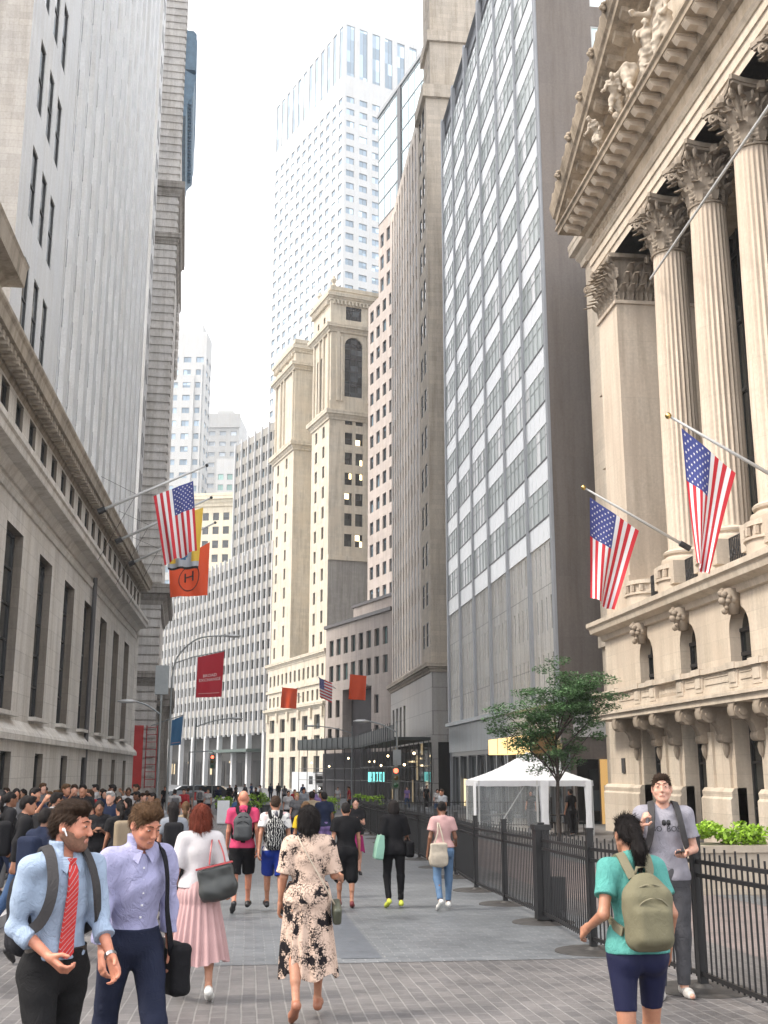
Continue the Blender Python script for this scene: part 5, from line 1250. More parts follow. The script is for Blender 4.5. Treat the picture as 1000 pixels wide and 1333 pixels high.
def head_sdf(F, J, detail=True):
    s = J['s'] * (1.0 if J['sex'] == 'm' else .96); R = J['Rh']
    E = lambda p, r, k=.02, op='add': F.ell(hp(J, p), [q * s for q in r], k * s, op, R)
    Cn = lambda a, b, ra, rb, k=.01, op='add': F.cone(hp(J, a), hp(J, b), ra * s, rb * s, k * s, op)
    E((0, -.018, .03), (.074, .094, .088)); E((0, .03, -.02), (.064, .066, .088), .03); E((0, .045, -.075), (.042, .04, .038), .03)
    Cn((-.052, -.005, -.045), (-.018, .07, -.09), .022, .02, .02); Cn((.052, -.005, -.045), (.018, .07, -.09), .022, .02, .02)
    E((0, .072, -.098), (.024, .02, .018), .02)
    for x in (-1, 1):
        E((x * .078, -.012, -.005), (.011, .019, .031), .006)
        if detail: E((x * .078 + x * .008, -.008, -.003), (.005, .01, .018), .004, 'sub')
    if detail:
        for x in (-1, 1):
            E((x * .031, .101, .014), (.0185, .016, .0125), .008, 'sub'); E((x * .031, .083, .012), (.0165, .0135, .0135), .004); E((x * .041, .066, -.028), (.024, .02, .022), .02)
            Cn((x * .012, .098, .034), (x * .048, .082, .036), .008, .006, .012)
            E((x * .012, .108, -.03), (.0085, .009, .007), .006)
        Cn((0, .092, .024), (0, .112, -.022), .0085, .0125, .01); E((0, .117, -.025), (.011, .009, .009), .008)
        Cn((-.017, .092, -.0575), (0, .1, -.0555), .0055, .0075, .006); Cn((.017, .092, -.058), (0, .1, -.0555), .0055, .0075, .006)
        Cn((-.014, .092, -.0685), (.014, .092, -.0685), .0075, .0075, .006); Cn((-.022, .094, -.0625), (.022, .094, -.0625), .0028, .0028, .002, 'sub')
    else: Cn((0, .09, .02), (0, .112, -.025), .009, .014, .01)

# --- materials
def skin(name, c):
    if name in MATS: return MATS[name]
    m, nt, b = new_mat(name); n = N(nt, 'ShaderNodeTexNoise', Scale=22.0, Detail=7.0, Roughness=.65); L(nt, coords(nt), n.inputs['Vector']); bump(nt, b, n.outputs[0], .25, .004)
    L(nt, ramp(nt, n.outputs[0], [(.3, (c[0] * .8, c[1] * .7, c[2] * .68)), (.7, (min(1, c[0] * 1.06), c[1] * 1.04, c[2] * 1.02))]), b.inputs['Base Color']); b.inputs['Roughness'].default_value = .5
    b.inputs['Subsurface Weight'].default_value = .12; b.inputs['Subsurface Radius'].default_value = (.6, .25, .12); b.inputs['Subsurface Scale'].default_value = .02; return m
SK = dict(fair=skin('skin_fair', (.56, .33, .25)), tan=skin('skin_tan', (.40, .20, .125)), rosy=skin('skin_rosy', (.52, .23, .15)), brown=skin('skin_brown', (.20, .095, .055)), olive=skin('skin_olive', (.36, .20, .125)))
def hairm(name, c, rough=.45):
    if name in MATS: return MATS[name]
    m, nt, b = new_mat(name); n = N(nt, 'ShaderNodeTexNoise', Scale=1.0, Detail=6.0, Roughness=.7); L(nt, coords(nt, 'Object', (90, 90, 9)), n.inputs['Vector'])
    L(nt, ramp(nt, n.outputs[0], [(.3, sc(c, .45)), (.7, sc(c, 1.7))]), b.inputs['Base Color']); b.inputs['Roughness'].default_value = .7; b.inputs['Specular IOR Level'].default_value = .14; bump(nt, b, n.outputs[0], .9, .006); return m
HR = dict(black=hairm('hair_black', (.012, .010, .010)), dark=hairm('hair_dark_brown', (.03, .018, .012)), brown=hairm('hair_brown', (.075, .042, .022)), auburn=hairm('hair_auburn', (.13, .03, .018)), blonde=hairm('hair_blonde', (.32, .2, .09)), grey=hairm('hair_grey', (.25, .25, .25)))
def cloth(name, c, rough=.85, weave=420.0, wr=.25, pattern=None):
    c = sc(c, .76) if max(c) > .05 else c
    if name in MATS: return MATS[name]
    m, nt, b = new_mat(name); ob = coords(nt)
    n = N(nt, 'ShaderNodeTexNoise', Scale=6.0, Detail=5.0); L(nt, ob, n.inputs['Vector']); w = N(nt, 'ShaderNodeTexNoise', Scale=weave, Detail=1.0); L(nt, ob, w.inputs['Vector'])
    col = ramp(nt, n.outputs[0], [(.3, sc(c, .9)), (.7, sc(c, 1.08))])
    if pattern: col = pattern(nt, ob, col)
    L(nt, col, b.inputs['Base Color']); b.inputs['Roughness'].default_value = rough; b.inputs['Specular IOR Level'].default_value = .15
    wn = N(nt, 'ShaderNodeTexNoise', Scale=1.0, Detail=5.0, Roughness=.6, Distortion=1.6); L(nt, coords(nt, 'Object', (10, 10, 7)), wn.inputs['Vector'])
    rg = N(nt, 'ShaderNodeMath', operation='PINGPONG'); L(nt, wn.outputs[0], rg.inputs[0]); rg.inputs[1].default_value = .12
    fw = N(nt, 'ShaderNodeMath', operation='MULTIPLY_ADD'); L(nt, rg.outputs[0], fw.inputs[0]); fw.inputs[1].default_value = 3.0; L(nt, wn.outputs[0], fw.inputs[2])
    f2 = N(nt, 'ShaderNodeMath', operation='MULTIPLY_ADD'); L(nt, w.outputs[0], f2.inputs[0]); f2.inputs[1].default_value = .05; L(nt, fw.outputs[0], f2.inputs[2])
    bump(nt, b, f2.outputs[0], min(1, wr * 1.6), .014); return m
BW = cloth('cloth_black', (.008, .008, .0095)); WHT_C = cloth('cloth_white', (.62, .61, .62)); SHOE_W = plain('shoe_white', (.6, .6, .58), .5); SHOE_B = plain('shoe_black', (.015, .015, .017), .4)
EYEW = plain('eye_white', (.36, .32, .30), .35); EYED = plain('eye_iris', (.03, .02, .015), .2)

def bounds(J, pad=.16):
    ks = [J[k + sd] for k in ('hip', 'knee', 'ank', 'toe', 'heel', 'sh', 'el', 'wr') for sd in 'RL'] + [J['hc']] + [J['wr' + sd] + J['hd' + sd] * .2 for sd in 'RL']
    a = np.array(ks); return a.min(0) - pad, a.max(0) + pad
def shirt_mesh(J, vox, mat, sleeve=.45, fit=.014, hem=.9, neck=.062, fold=.004, seed=0, collar=False, tuck=False, name='shirt', front=True):
    lo, hi = bounds(J); F = Fld(lo, hi, vox); s = J['s']; T = J['T']
    limb_body(F, J, fit * .85, legs=False, arms=False, neck=False)
    if not tuck: F.cone(T((-.07, 0, 1.0)), T((-.08, 0, hem + .02)), .11 * s, .1 * s + fit, .05); F.cone(T((.07, 0, 1.0)), T((.08, 0, hem + .02)), .11 * s, .1 * s + fit, .05)
    for sd in 'RL':
        sh, el, wr = J['sh' + sd], J['el' + sd], J['wr' + sd]; loose = .012 if sleeve < 1 else .008
        if sleeve <= 0: continue
        if sleeve < 1: F.cone(sh, sh + (el - sh) * sleeve, .055 * s + fit, .045 * s + fit + loose, .03, clip=True)
        else:
            F.cone(sh, el, .052 * s + fit, .041 * s + fit, .03); q = sleeve - 1
            F.cone(el, el + (wr - el) * q, .042 * s + fit, (.041 - .014 * q) * s + fit * .8, .02, clip=True)
            if q < .5: F.cone(el + (wr - el) * (q - .16), el + (wr - el) * (q + .04), .043 * s + fit + .002, .041 * s + fit + .003, .004, clip=True)
    F.folds(fold, seed)
    if collar: 
        F.cone(J['neck'] + [0, 0, -.02], hp(J, (0, -.035, -.075)), .066 * s, .068 * s, .008, clip=True)
    R = J['Rt']
    F.cut(T((0, 0, hem)), -(R @ np.array([0, 0, 1.])))
    # neck opening
    F.cone(J['neck'] + (R @ np.array([0, .012, .015])) * s, J['neck'] + (R @ np.array([0, .03, .2])) * s, neck * s, (neck + .01) * s, .004, 'sub') if not collar else F.cone(J['neck'] + (R @ np.array([0, .07, .0])) * s, J['neck'] + (R @ np.array([0, .1, .15])) * s, .03 * s, .05 * s, .004, 'sub')
    return F.mesh(name, mat)
def trouser_mesh(J, vox, mat, length=1.0, fit=.016, waist=1.04, fold=.004, seed=1, flare=0.0, name='trousers'):
    """length: 0.5 = to the knee, 1 = to the ankle"""
    lo, hi = bounds(J); F = Fld(lo, hi, vox); s = J['s']; T = J['T']; R = J['Rt']
    F.ell(T((0, 0, .95)), [(.151 if J['sex'] == 'm' else .166) * s + fit, .108 * s + fit, .13 * s + fit], .04, R=R); F.ell(T((0, 0, 1.05)), [.135 * s + fit, .1 * s + fit, .1 * s + fit], .04, R=R)
    for x in (-.075, .075): F.ell(T((x, -.065, .9)), [.076 * s + fit, .062 * s + fit, .085 * s + fit], .04, R=R)
    for sd in 'RL':
        h, k, a = J['hip' + sd], J['knee' + sd], J['ank' + sd]; t = min(1, length * 2)
        F.cone(h, h + (k - h) * t, .09 * s + fit, (.058 + flare) * s + fit, .04, clip=(t < 1)) if length <= .5 else F.cone(h, k, .083 * s + fit, .056 * s + fit, .04)
        if length > .5: q = (length - .5) * 2; F.cone(k, k + (a - k) * q, .056 * s + fit, (.05 - .01 * q + flare) * s + fit * .7, .02, clip=True)
    F.folds(fold, seed, 7); F.cut(T((0, 0, waist)), R @ np.array([0, 0, 1.])); return F.mesh(name, mat)
def shoe_mesh(J, sd, vox, mat, name='shoe', high=.02):
    s = J['s']; t, h, a = J['toe' + sd], J['heel' + sd], J['ank' + sd]; lo = np.minimum(np.minimum(t, h), a) - .08; hi = np.maximum(np.maximum(t, h), a) + .1; F = Fld(lo, hi, vox)
    sole = (t - h) / np.linalg.norm(t - h); up = a - h - sole * ((a - h) @ sole); up /= np.linalg.norm(up)
    m_ = h + (t - h) * .62
    F.cone(h + up * .012, m_ + up * .006, .036 * s, .04 * s, .02); F.cone(m_ + up * .004, t - sole * .02, .041 * s, .03 * s, .02); F.cone(h + up * .02, a + (h - a) * .2 - sole * .0, .036 * s, .038 * s, .02, clip=True)
    F.cut(h - up * .027 * s, -up); return F.mesh(name, mat)
def hair_mesh(J, vox, mat, style='short', name='hair'):
    s = J['s'] * (1.0 if J['sex'] == 'm' else .96); R = J['Rh']; c = J['hc']; F = Fld(c - .5 * s, c + .26 * s, vox)
    E = lambda p, r, k=.02, op='add': F.ell(hp(J, p), [q * s for q in r], k * s, op, R)
    Cn = lambda a, b, ra, rb, k=.02, op='add': F.cone(hp(J, a), hp(J, b), ra * s, rb * s, k * s, op)
    if style == 'short':
        E((0, -.02, .036), (.082, .101, .094)); E((0, .05, .1), (.06, .045, .026), .03); E((0, -.07, .0), (.07, .05, .07), .02)
        E((0, .09, -.02), (.075, .075, .082), .01, 'sub'); E((0, .04, -.085), (.1, .12, .09), .01, 'sub')
        for x in (-1, 1): E((x * .086, -.006, -.01), (.025, .032, .045), .01, 'sub')
    elif style == 'crop':
        E((0, -.02, .034), (.0795, .098, .091)); E((0, .045, .088), (.055, .045, .028), .03); E((0, -.07, .0), (.068, .05, .07), .02)
        E((0, .1, -.012), (.066, .075, .088), .012, 'sub'); E((0, .04, -.09), (.1, .12, .09), .01, 'sub')
        for x in (-1, 1): E((x * .086, -.002, -.01), (.025, .03, .045), .01, 'sub')
    elif style == 'quiff':
        E((0, -.02, .034), (.080, .1, .092)); Cn((-.04, .05, .093), (.036, .062, .096), .024, .026, .025); E((0, .01, .1), (.062, .075, .028), .03); E((0, -.07, .0), (.07, .05, .075), .02)
        E((0, .1, -.02), (.073, .075, .085), .01, 'sub'); E((0, .04, -.085), (.1, .12, .088), .01, 'sub')
        for x in (-1, 1): E((x * .086, -.004, -.01), (.025, .03, .045), .01, 'sub')
    elif style == 'bob':
        E((0, -.02, .03), (.094, .108, .1)); E((0, -.05, -.07), (.1, .075, .11), .04)
        for x in (-1, 1): Cn((x * .072, -.01, .0), (x * .075, .005, -.13), .034, .03, .03)
        E((0, .11, -.03), (.066, .08, .1), .01, 'sub'); E((0, .05, -.14), (.05, .09, .12), .01, 'sub')
    elif style == 'round':
        E((0, -.02, .025), (.1, .115, .108)); E((0, -.045, -.05), (.105, .085, .1), .04); Cn((0, -.06, -.1), (0, -.06, -.16), .055, .04, .03)
        E((0, .12, -.03), (.066, .085, .1), .01, 'sub')
    elif style == 'long':
        E((0, -.02, .03), (.088, .105, .098)); Cn((0, -.075, -.0), (0, -.1, -.3), .07, .045, .05); Cn((.03, -.08, 0), (.035, -.1, -.27), .05, .03, .03); Cn((-.03, -.08, 0), (-.035, -.1, -.27), .05, .03, .03)
        E((0, .11, -.03), (.066, .08, .1), .01, 'sub')
    elif style == 'pony':
        E((0, -.02, .034), (.083, .102, .094)); E((0, -.07, .0), (.068, .05, .06), .02); E((0, -.115, .02), (.035, .035, .04), .02); Cn((0, -.13, .02), (0, -.15, -.1), .035, .042, .03); Cn((0, -.15, -.1), (0, -.12, -.2), .04, .02, .03)
        E((0, .095, -.02), (.072, .075, .085), .01, 'sub'); E((0, .04, -.09), (.1, .11, .085), .01, 'sub')
    elif style == 'bun':
        E((0, -.02, .034), (.083, .102, .094)); E((0, -.1, .075), (.042, .04, .04), .02); E((0, .095, -.02), (.072, .075, .085), .01, 'sub'); E((0, .04, -.09), (.1, .11, .085), .01, 'sub')
    elif style == 'cap':
        E((0, -.015, .04), (.086, .105, .09)); Cn((0, .08, .05), (0, .15, .035), .05, .045, .01); E((0, .06, .0), (.13, .16, .045), .01, 'sub'); E((0, .0, -.09), (.13, .16, .1), .01, 'sub')
    p = 3.1
    X = F.ax[0][:, None, None]; Y = F.ax[1][None, :, None]; Z = F.ax[2][None, None, :]
    if style != 'cap': F.D += (.0035 * np.sin(120 * X + 12 * np.sin(20 * Z)) * np.sin(95 * Y + 8 * np.sin(25 * Z + X * 9)) + .003 * np.sin(60 * X + 40 * Y + 10 * Z)).astype(np.float32) * (1.0 if vox < .009 else 1.3)
    return F.mesh(name, mat)

def strands(o, J, me, mat, style, n=2600, ln=.035, w=.0011, seed=2):
    """fine hair locks grown from the hair mass"""
    rnd = random.Random(seed); V = me.vertices; m = MB(); R = J['Rh']; s = J['s']
    for _ in range(n):
        v = V[rnd.randrange(len(V))]; p = Vector(v.co); nr = Vector(v.normal); l = R.T @ (np.array(p) - J['hc'])
        if style == 'back': fl = Vector(R @ np.array([.25 * np.sign(l[0]) + rnd.gauss(0, .25), -1, .15 + .3 * (l[1] > .04)])) if l[2] > .06 * s else Vector(R @ np.array([rnd.gauss(0, .15), -.5, -1]))
        else: fl = Vector(R @ np.array([l[0] * 5 + rnd.gauss(0, .12), l[1] * 3 + rnd.gauss(0, .12), -1]))
        fl = (fl - nr * fl.dot(nr));
        if fl.length < 1e-3: continue
        fl.normalize(); b = nr.cross(fl); L_ = ln * rnd.uniform(.5, 1.3); ww = w * rnd.uniform(.6, 1.6); cv = rnd.uniform(-.25, .25); lift = rnd.uniform(.0, .14); rows = []
        for k in range(4):
            t = k / 3; q = p + nr * (.0015 + L_ * lift * t * (1 - .5 * t)) + fl * L_ * t + b * cv * L_ * t * t; g = ww * (1 - .75 * t); rows.append((q - b * g, q + b * g))
        for a, c in zip(rows, rows[1:]): m.face([a[0], a[1], c[1], c[0]])
    m.build('hair_strands', mat, o)
def hairs(o, J, style, **k):
    for c in o.children:
        if c.name.split('.')[0] == 'hair': strands(c, J, c.data, c.data.materials[0], style, **k)
def skirt_mesh(J, mat, z0, z1, r0, r1, pleats=26, amp=.05, name='skirt', sway=(0, 0), n=208, wild=.4, hem=.02):
    s = J['s']; m = MB(); rings = []; NZ = 40; rnd = random.Random(5); ph = [rnd.uniform(0, 6.28) for _ in range(6)]
    cz0 = J['T']((0, 0, z0))
    for j in range(NZ + 1):
        t = j / NZ; z = z0 + (z1 - z0) * t; row = []
        rxx = (r0[0] + (r1[0] - r0[0]) * (t ** .8)) * s; ryy = (r0[1] + (r1[1] - r0[1]) * (t ** .8)) * s
        if t < .3: rxx += .022 * sin(pi * t / .3) * s; ryy += .03 * sin(pi * t / .3) * s
        for i in range(n):
            a = 2 * pi * i / n; pl = cos(pleats * a + ph[0] + 1.2 * sin(2 * a + ph[1]) + .8 * t * sin(a * 3)); big = sin(5 * a + ph[2] + 1.5 * t) * .6 + sin(3 * a + ph[3] - t) * .6
            k = 1 + amp * t ** .7 * (pl * .55 + wild * big); row.append((cz0[0] + sway[0] * t * t + rxx * k * cos(a), cz0[1] + sway[1] * t * t + ryy * k * sin(a), z * s + J['off'][2] + hem * t ** 6 * sin(4 * a + ph[4])))
        rings.append(row)
    m.loft(rings, caps=False); m.loft([rings[-1], [(x * .9 + cz0[0] * .1, y * .9 + cz0[1] * .1, z + .03) for x, y, z in rings[-1]]], caps=False)
    return m.mesh(name, [mat], True)

def person(label, loc, h, J, vox, skinm, parts, group=None, detail=False, hands=((35, None), (35, None)), fat=1.0):
    """build the continuous body and hang the clothing meshes on it"""
    lo, hi = bounds(J); F = Fld(lo, hi, vox)
    limb_body(F, J, -.004); head_sdf(F, J, detail)
    for sd in 'RL': F.cone(J['ank' + sd], (J['ank' + sd] + J['heel' + sd]) / 2, .034 * J['s'], .03 * J['s'], .02); F.cone((J['ank' + sd] + J['heel' + sd]) / 2, J['toe' + sd], .03 * J['s'], .022 * J['s'], .02)
    for sd, (cu, gr) in zip('RL', hands): hand(F, J, sd, cu, gr, fat)
    o = link('person', F.mesh('person', skinm), None, loc, radians(h), label, 'person', group)
    for p in parts:
        if p is None: continue
        nm, me = p; link(nm, me, o)
    if detail:
        for x in (-.031, .031):
            for c, r, mt, nm in (((x, .0915, .0125), .0085, EYEW, 'eye'),):
                E = Fld(hp(J, c) - .02, hp(J, c) + .02, .0025); E.ell(hp(J, c), [.0105, r, .0033], .002, R=J['Rh']); e = link(nm, E.mesh('eye', mt), o)
                E = Fld(hp(J, c) - .02, hp(J, c) + .02, .002); E.ell(hp(J, (c[0], c[1] + .0062, c[2])), [.0068, .004, .0042], .001, R=J['Rh']); link('iris', E.mesh('iris', EYED), e)
    return o
def worn(name, mesh_or_mb, mats, person_obj, label, cat, smooth=False):
    """a carried or worn bag: a thing of its own standing where the person stands"""
    me = mesh_or_mb if isinstance(mesh_or_mb, bpy.types.Mesh) else mesh_or_mb.mesh(name, mats, smooth)
    o = link(name, me, None, tuple(person_obj.location), person_obj.rotation_euler.z, label, cat); return o
def polytube(F, pts, r, k=.004):
    for a, b in zip(pts, pts[1:]): F.cone(a, b, r, r, k)
def strap_mb(pts, w, th, nrm_hint):
    """flat webbing following pts; nrm_hint(p)-> outward normal"""
    m = MB(); rings = []; P_ = [Vector(p) for p in pts]
    for i, p in enumerate(P_):
        d = (P_[min(i + 1, len(P_) - 1)] - P_[max(i - 1, 0)]).normalized(); n = Vector(nrm_hint[i]); n = (n - d * n.dot(d)).normalized(); b = d.cross(n)
        rings.append([p + b * w / 2 - n * th / 2, p + b * w / 2 + n * th / 2, p - b * w / 2 + n * th / 2, p - b * w / 2 - n * th / 2])
    m.loft(rings); return m
def smooth_path(pts, n=5):
    P_ = [Vector(p) for p in pts]; out = []
    for i in range(len(P_) - 1):
        p0, p1, p2, p3 = P_[max(i - 1, 0)], P_[i], P_[i + 1], P_[min(i + 2, len(P_) - 1)]
        for k in range(n):
            t = k / n; out.append(.5 * ((2 * p1) + (p2 - p0) * t + (2 * p0 - 5 * p1 + 4 * p2 - p3) * t * t + (3 * p1 - p0 - 3 * p2 + p3) * t ** 3))
    return out + [P_[-1]]
def backpack(pobj, J, label, mat, mat2, size=(.15, .09, .23), zc=1.24, straps=True, vox=.008, fit=.02, offy=0, cat='backpack', extra=None):
    s = J['s']; R = J['Rt']; c = J['T']((0, -.115 - size[1] - fit - offy, zc)); F = Fld(c - .4, c + .4, vox)
    F.rbox(J['T']((0, -.115 - size[1] - fit - offy, zc - size[2] * .18)), [size[0] * s, size[1] * s, size[2] * .82 * s], .075 * s, R=R); F.ell(J['T']((0, -.105 - size[1] * .9 - fit - offy, zc + size[2] * .38)), [size[0] * .88 * s, size[1] * .92 * s, size[2] * .62 * s], .05, R=R); F.rbox(J['T']((0, -.115 - size[1] * 1.75 - fit - offy, zc - size[2] * .35)), [size[0] * .78 * s, size[1] * .6 * s, size[2] * .5 * s], .045 * s, .02, R=R)
    F.folds(.004, 4)
    t = thing('backpack', label, cat, tuple(pobj.location), pobj.rotation_euler.z)
    link('pack', F.mesh('pack', mat), t)
    m = MB(); # piping, zips and top handle
    for zz, k in ((size[2] * .35, 1.0), (-size[2] * .1, .8)):
        y0 = -.115 - size[1] * (2.0 if k == 1 else 2.38) - fit - offy + (0.012 if k == 1 else 0)
        pts = [J['T']((size[0] * k * .88 * cos(a), y0 + .012 * abs(cos(a)) * 3, zc + zz * .2 + size[2] * .5 * k * sin(a) + zz * .35)) for a in [pi * q / 12 for q in range(13)]]
        m.tube(pts, .006 * s, 5)
    m.tube([J['T']((-.04, -.13 - fit, zc + size[2] - .02)), J['T']((-.03, -.15 - fit, zc + size[2] + .03)), J['T']((.03, -.15 - fit, zc + size[2] + .03)), J['T']((.04, -.13 - fit, zc + size[2] - .02))], .009 * s, 6)
    m.build('zip', mat2, t, smooth=True)
    if straps:
        for sg in (-1, 1):
            x = .088 if J['sex'] == 'm' else .078
            q = fit + .006
            pts = smooth_path([J['T'](p) for p in ((sg * x * .7, -.125 - q, zc + size[2] - .03), (sg * x * .95, -.09 - q, 1.44), (sg * x * 1.1, -.03, 1.497 + q), (sg * x * 1.2, .055 + q * .6, 1.455 + q * .5), (sg * x * 1.35, .112 + q, 1.36), (sg * x * 1.55, .118 + q, 1.25), (sg * x * 1.85, .075 + q, 1.16), (sg * (x * 2.0), -.03, 1.1), (sg * x * 1.7, -.1 - q, 1.06))], 4)
            cen = Vector(J['T']((0, 0, 1.3))); hints = []
            for p in pts: v = Vector(p) - cen; v.z *= 1.2 if v.z > .1 else .1; v.x *= .7; hints.append(v.normalized())
            strap_mb([tuple(p) for p in pts], .055 * s, .014, hints).build('strap', mat2, t, smooth='auto')
    return t
# ============ THE PRINCIPAL FIGURES
def walk(k=1): return ((22 * k, 6), (-16 * k, 16))
def gl_(x, y): return (x, y, gz(y) + .006)
# --- man with striped tie
def tie_man():
    J = skeleton(1.665, 'm', 3, ((18, 5), (-12, 14)), ((-4, 7, 62, 32), (16, 3, 34, 8)), (38, 6)); v = .0065
    sh = cloth('shirt_light_blue', (.40, .50, .66), .8, wr=.4); tr = cloth('trousers_black', (.012, .012, .013), wr=.3)
    o = person('person in pale blue shirt with rolled sleeves and striped red tie walking', (-.92, 5.95, 0.0), 216, J, v, SK['rosy'],
        [('shirt', shirt_mesh(J, v, sh, 1.42, .011, .98, collar=True, fold=.008, seed=3, tuck=True)), ('trousers', trouser_mesh(J, v, tr, 1.0, .014, 1.03)), ('hair', hair_mesh(J, .005, HR['dark'], 'quiff')),
         ('shoe', shoe_mesh(J, 'R', .008, SHOE_B)), ('shoe', shoe_mesh(J, 'L', .008, SHOE_B))], detail=True, hands=((55, None), (30, None)))
    T = J['T']
    m = MB(); pts = smooth_path([T(p) for p in ((0, .083, 1.455), (0, .112, 1.42), (.005, .136, 1.33), (.008, .134, 1.2), (.01, .128, 1.08), (.012, .135, .99))], 5); n = len(pts); rings = []
    for i, p in enumerate(pts):
        t = i / (n - 1); w = .02 + .022 * t if t < .93 else .042 * (1 - (t - .93) / .08); p = Vector(p); rings.append([p + Vector((-w, -.004, 0)), p + Vector((-w * .9, .006, 0)), p + Vector((w * .9, .006, 0)), p + Vector((w, -.004, 0))])
    m.loft(rings)
    k = Vector(T((0, .088, 1.452))); m.loft([[k + Vector((a * w, b, c)) for a, b in ((-1, -.01), (-.8, .018), (.8, .018), (1, -.01))] for w, c in ((.022, .02), (.013, -.022))])
    def stripes(nt, ob, col):
        w = N(nt, 'ShaderNodeTexWave', wave_type='BANDS', bands_direction='DIAGONAL', Scale=13.0, Distortion=0.0); L(nt, ob, w.inputs['Vector'])
        return ramp(nt, w.outputs[0], [(.0, (.42, .03, .03)), (.52, (.5, .045, .04)), (.6, (.6, .55, .55)), (.74, (.05, .05, .1)), (.85, (.45, .035, .03))])
    m.build('tie', cloth('tie_red_stripe', (.4, .03, .03), .5, pattern=stripes), o, smooth='auto')
    # collar points, buttons, belt, wrist watch, ear bud, stubble
    m = MB()
    for sg in (-1, 1): m.loft([[Vector(T(p)) + Vector((0, q, 0)) for p in ((sg * .006, .083, 1.475), (sg * .062, .045, 1.485), (sg * .072, .062, 1.435), (sg * .036, .112, 1.4))] for q in (0, .006)])
    m.build('collar', sh, o)
    m = MB(); s = J['s']; rings = []
    for zz in (1.0, 1.035):
        rings.append([T((.162 * cos(a), .118 * sin(a), zz)) for a in [2 * pi * k / 40 for k in range(40)]])
    m.loft(rings, caps=False); m.box(-.025 * s, .025 * s, .118 * s, .128 * s, 0, .035) if False else None
    m.build('belt', plain('belt_leather', (.02, .012, .008), .35), o, smooth=True)
    E = Fld(J['hc'] - .15, J['hc'] + .15, .003)
    for sg in (1, -1): E.ell(hp(J, (sg * .088, .002, -.012)), [.009, .009, .009], .003); E.cone(hp(J, (sg * .088, .008, -.014)), hp(J, (sg * .084, .022, -.04)), .0045, .004, .003)
    link('earbuds', E.mesh('earbuds', plain('white_gloss', (.8, .8, .8), .2)), o)
    E = Fld(J['hc'] - .2, J['hc'] + .2, .004)
    E.ell(hp(J, (0, .031, -.024)), [.0665, .0675, .09], .03, R=J['Rh']); E.ell(hp(J, (0, .0465, -.077)), [.0445, .0425, .04], .03, R=J['Rh']); E.ell(hp(J, (0, .073, -.099)), [.027, .0225, .02], .02, R=J['Rh'])
    for q in (-1, 1): E.cone(hp(J, (q * .0525, -.005, -.045)), hp(J, (q * .0185, .071, -.0905)), .024, .022, .02)
    E.ell(hp(J, (0, .09, .022)), [.12, .125, .056], .004, 'sub', J['Rh']); E.ell(hp(J, (0, .112, -.062)), [.024, .03, .014], .004, 'sub', J['Rh'])
    link('stubble', E.mesh('stubble', plain('stubble_brown', (.17, .085, .055), .8, var=.25, vs=90)), o)
    brow(o, J, HR['dark']); hairs(o, J, 'back')
    m = MB(); w = Vector(J['wrL']); d = Vector(J['hdL']); m.tube([w - d * .03, w - d * .012], .03, 12, caps=False); m.build('watch', plain('watch_metal', (.35, .35, .36), .3, metal=.9), o)
    backpack(o, J, 'black backpack on the back of the man with the striped tie', cloth('backpack_black', (.018, .018, .022)), cloth('strap_charcoal', (.05, .048, .05)), (.16, .1, .25), 1.2, fit=.018, vox=.009)
def brow(o, J, mat):
    E = Fld(hp(J, (0, .09, .035)) - .08, hp(J, (0, .09, .035)) + .08, .003)
    for sg in (-1, 1): E.cone(hp(J, (sg * .0145, .1022, .0365)), hp(J, (sg * .032, .0985, .040)), .0034, .0036, .003); E.cone(hp(J, (sg * .032, .0985, .040)), hp(J, (sg * .049, .083, .0345)), .0036, .0022, .003)
    link('eyebrows', E.mesh('eyebrows', mat), o)
    E = Fld(hp(J, (0, .095, -.06)) - .05, hp(J, (0, .095, -.06)) + .05, .0025)
    E.cone(hp(J, (-.016, .0935, -.0665)), hp(J, (.016, .0935, -.0665)), .0072, .0072, .003); E.cone(hp(J, (-.014, .095, -.0575)), hp(J, (.014, .095, -.0575)), .0052, .0052, .003)
    link('lips', E.mesh('lips', plain('lip_rose', (.42, .19, .15), .45)), o)
tie_man()
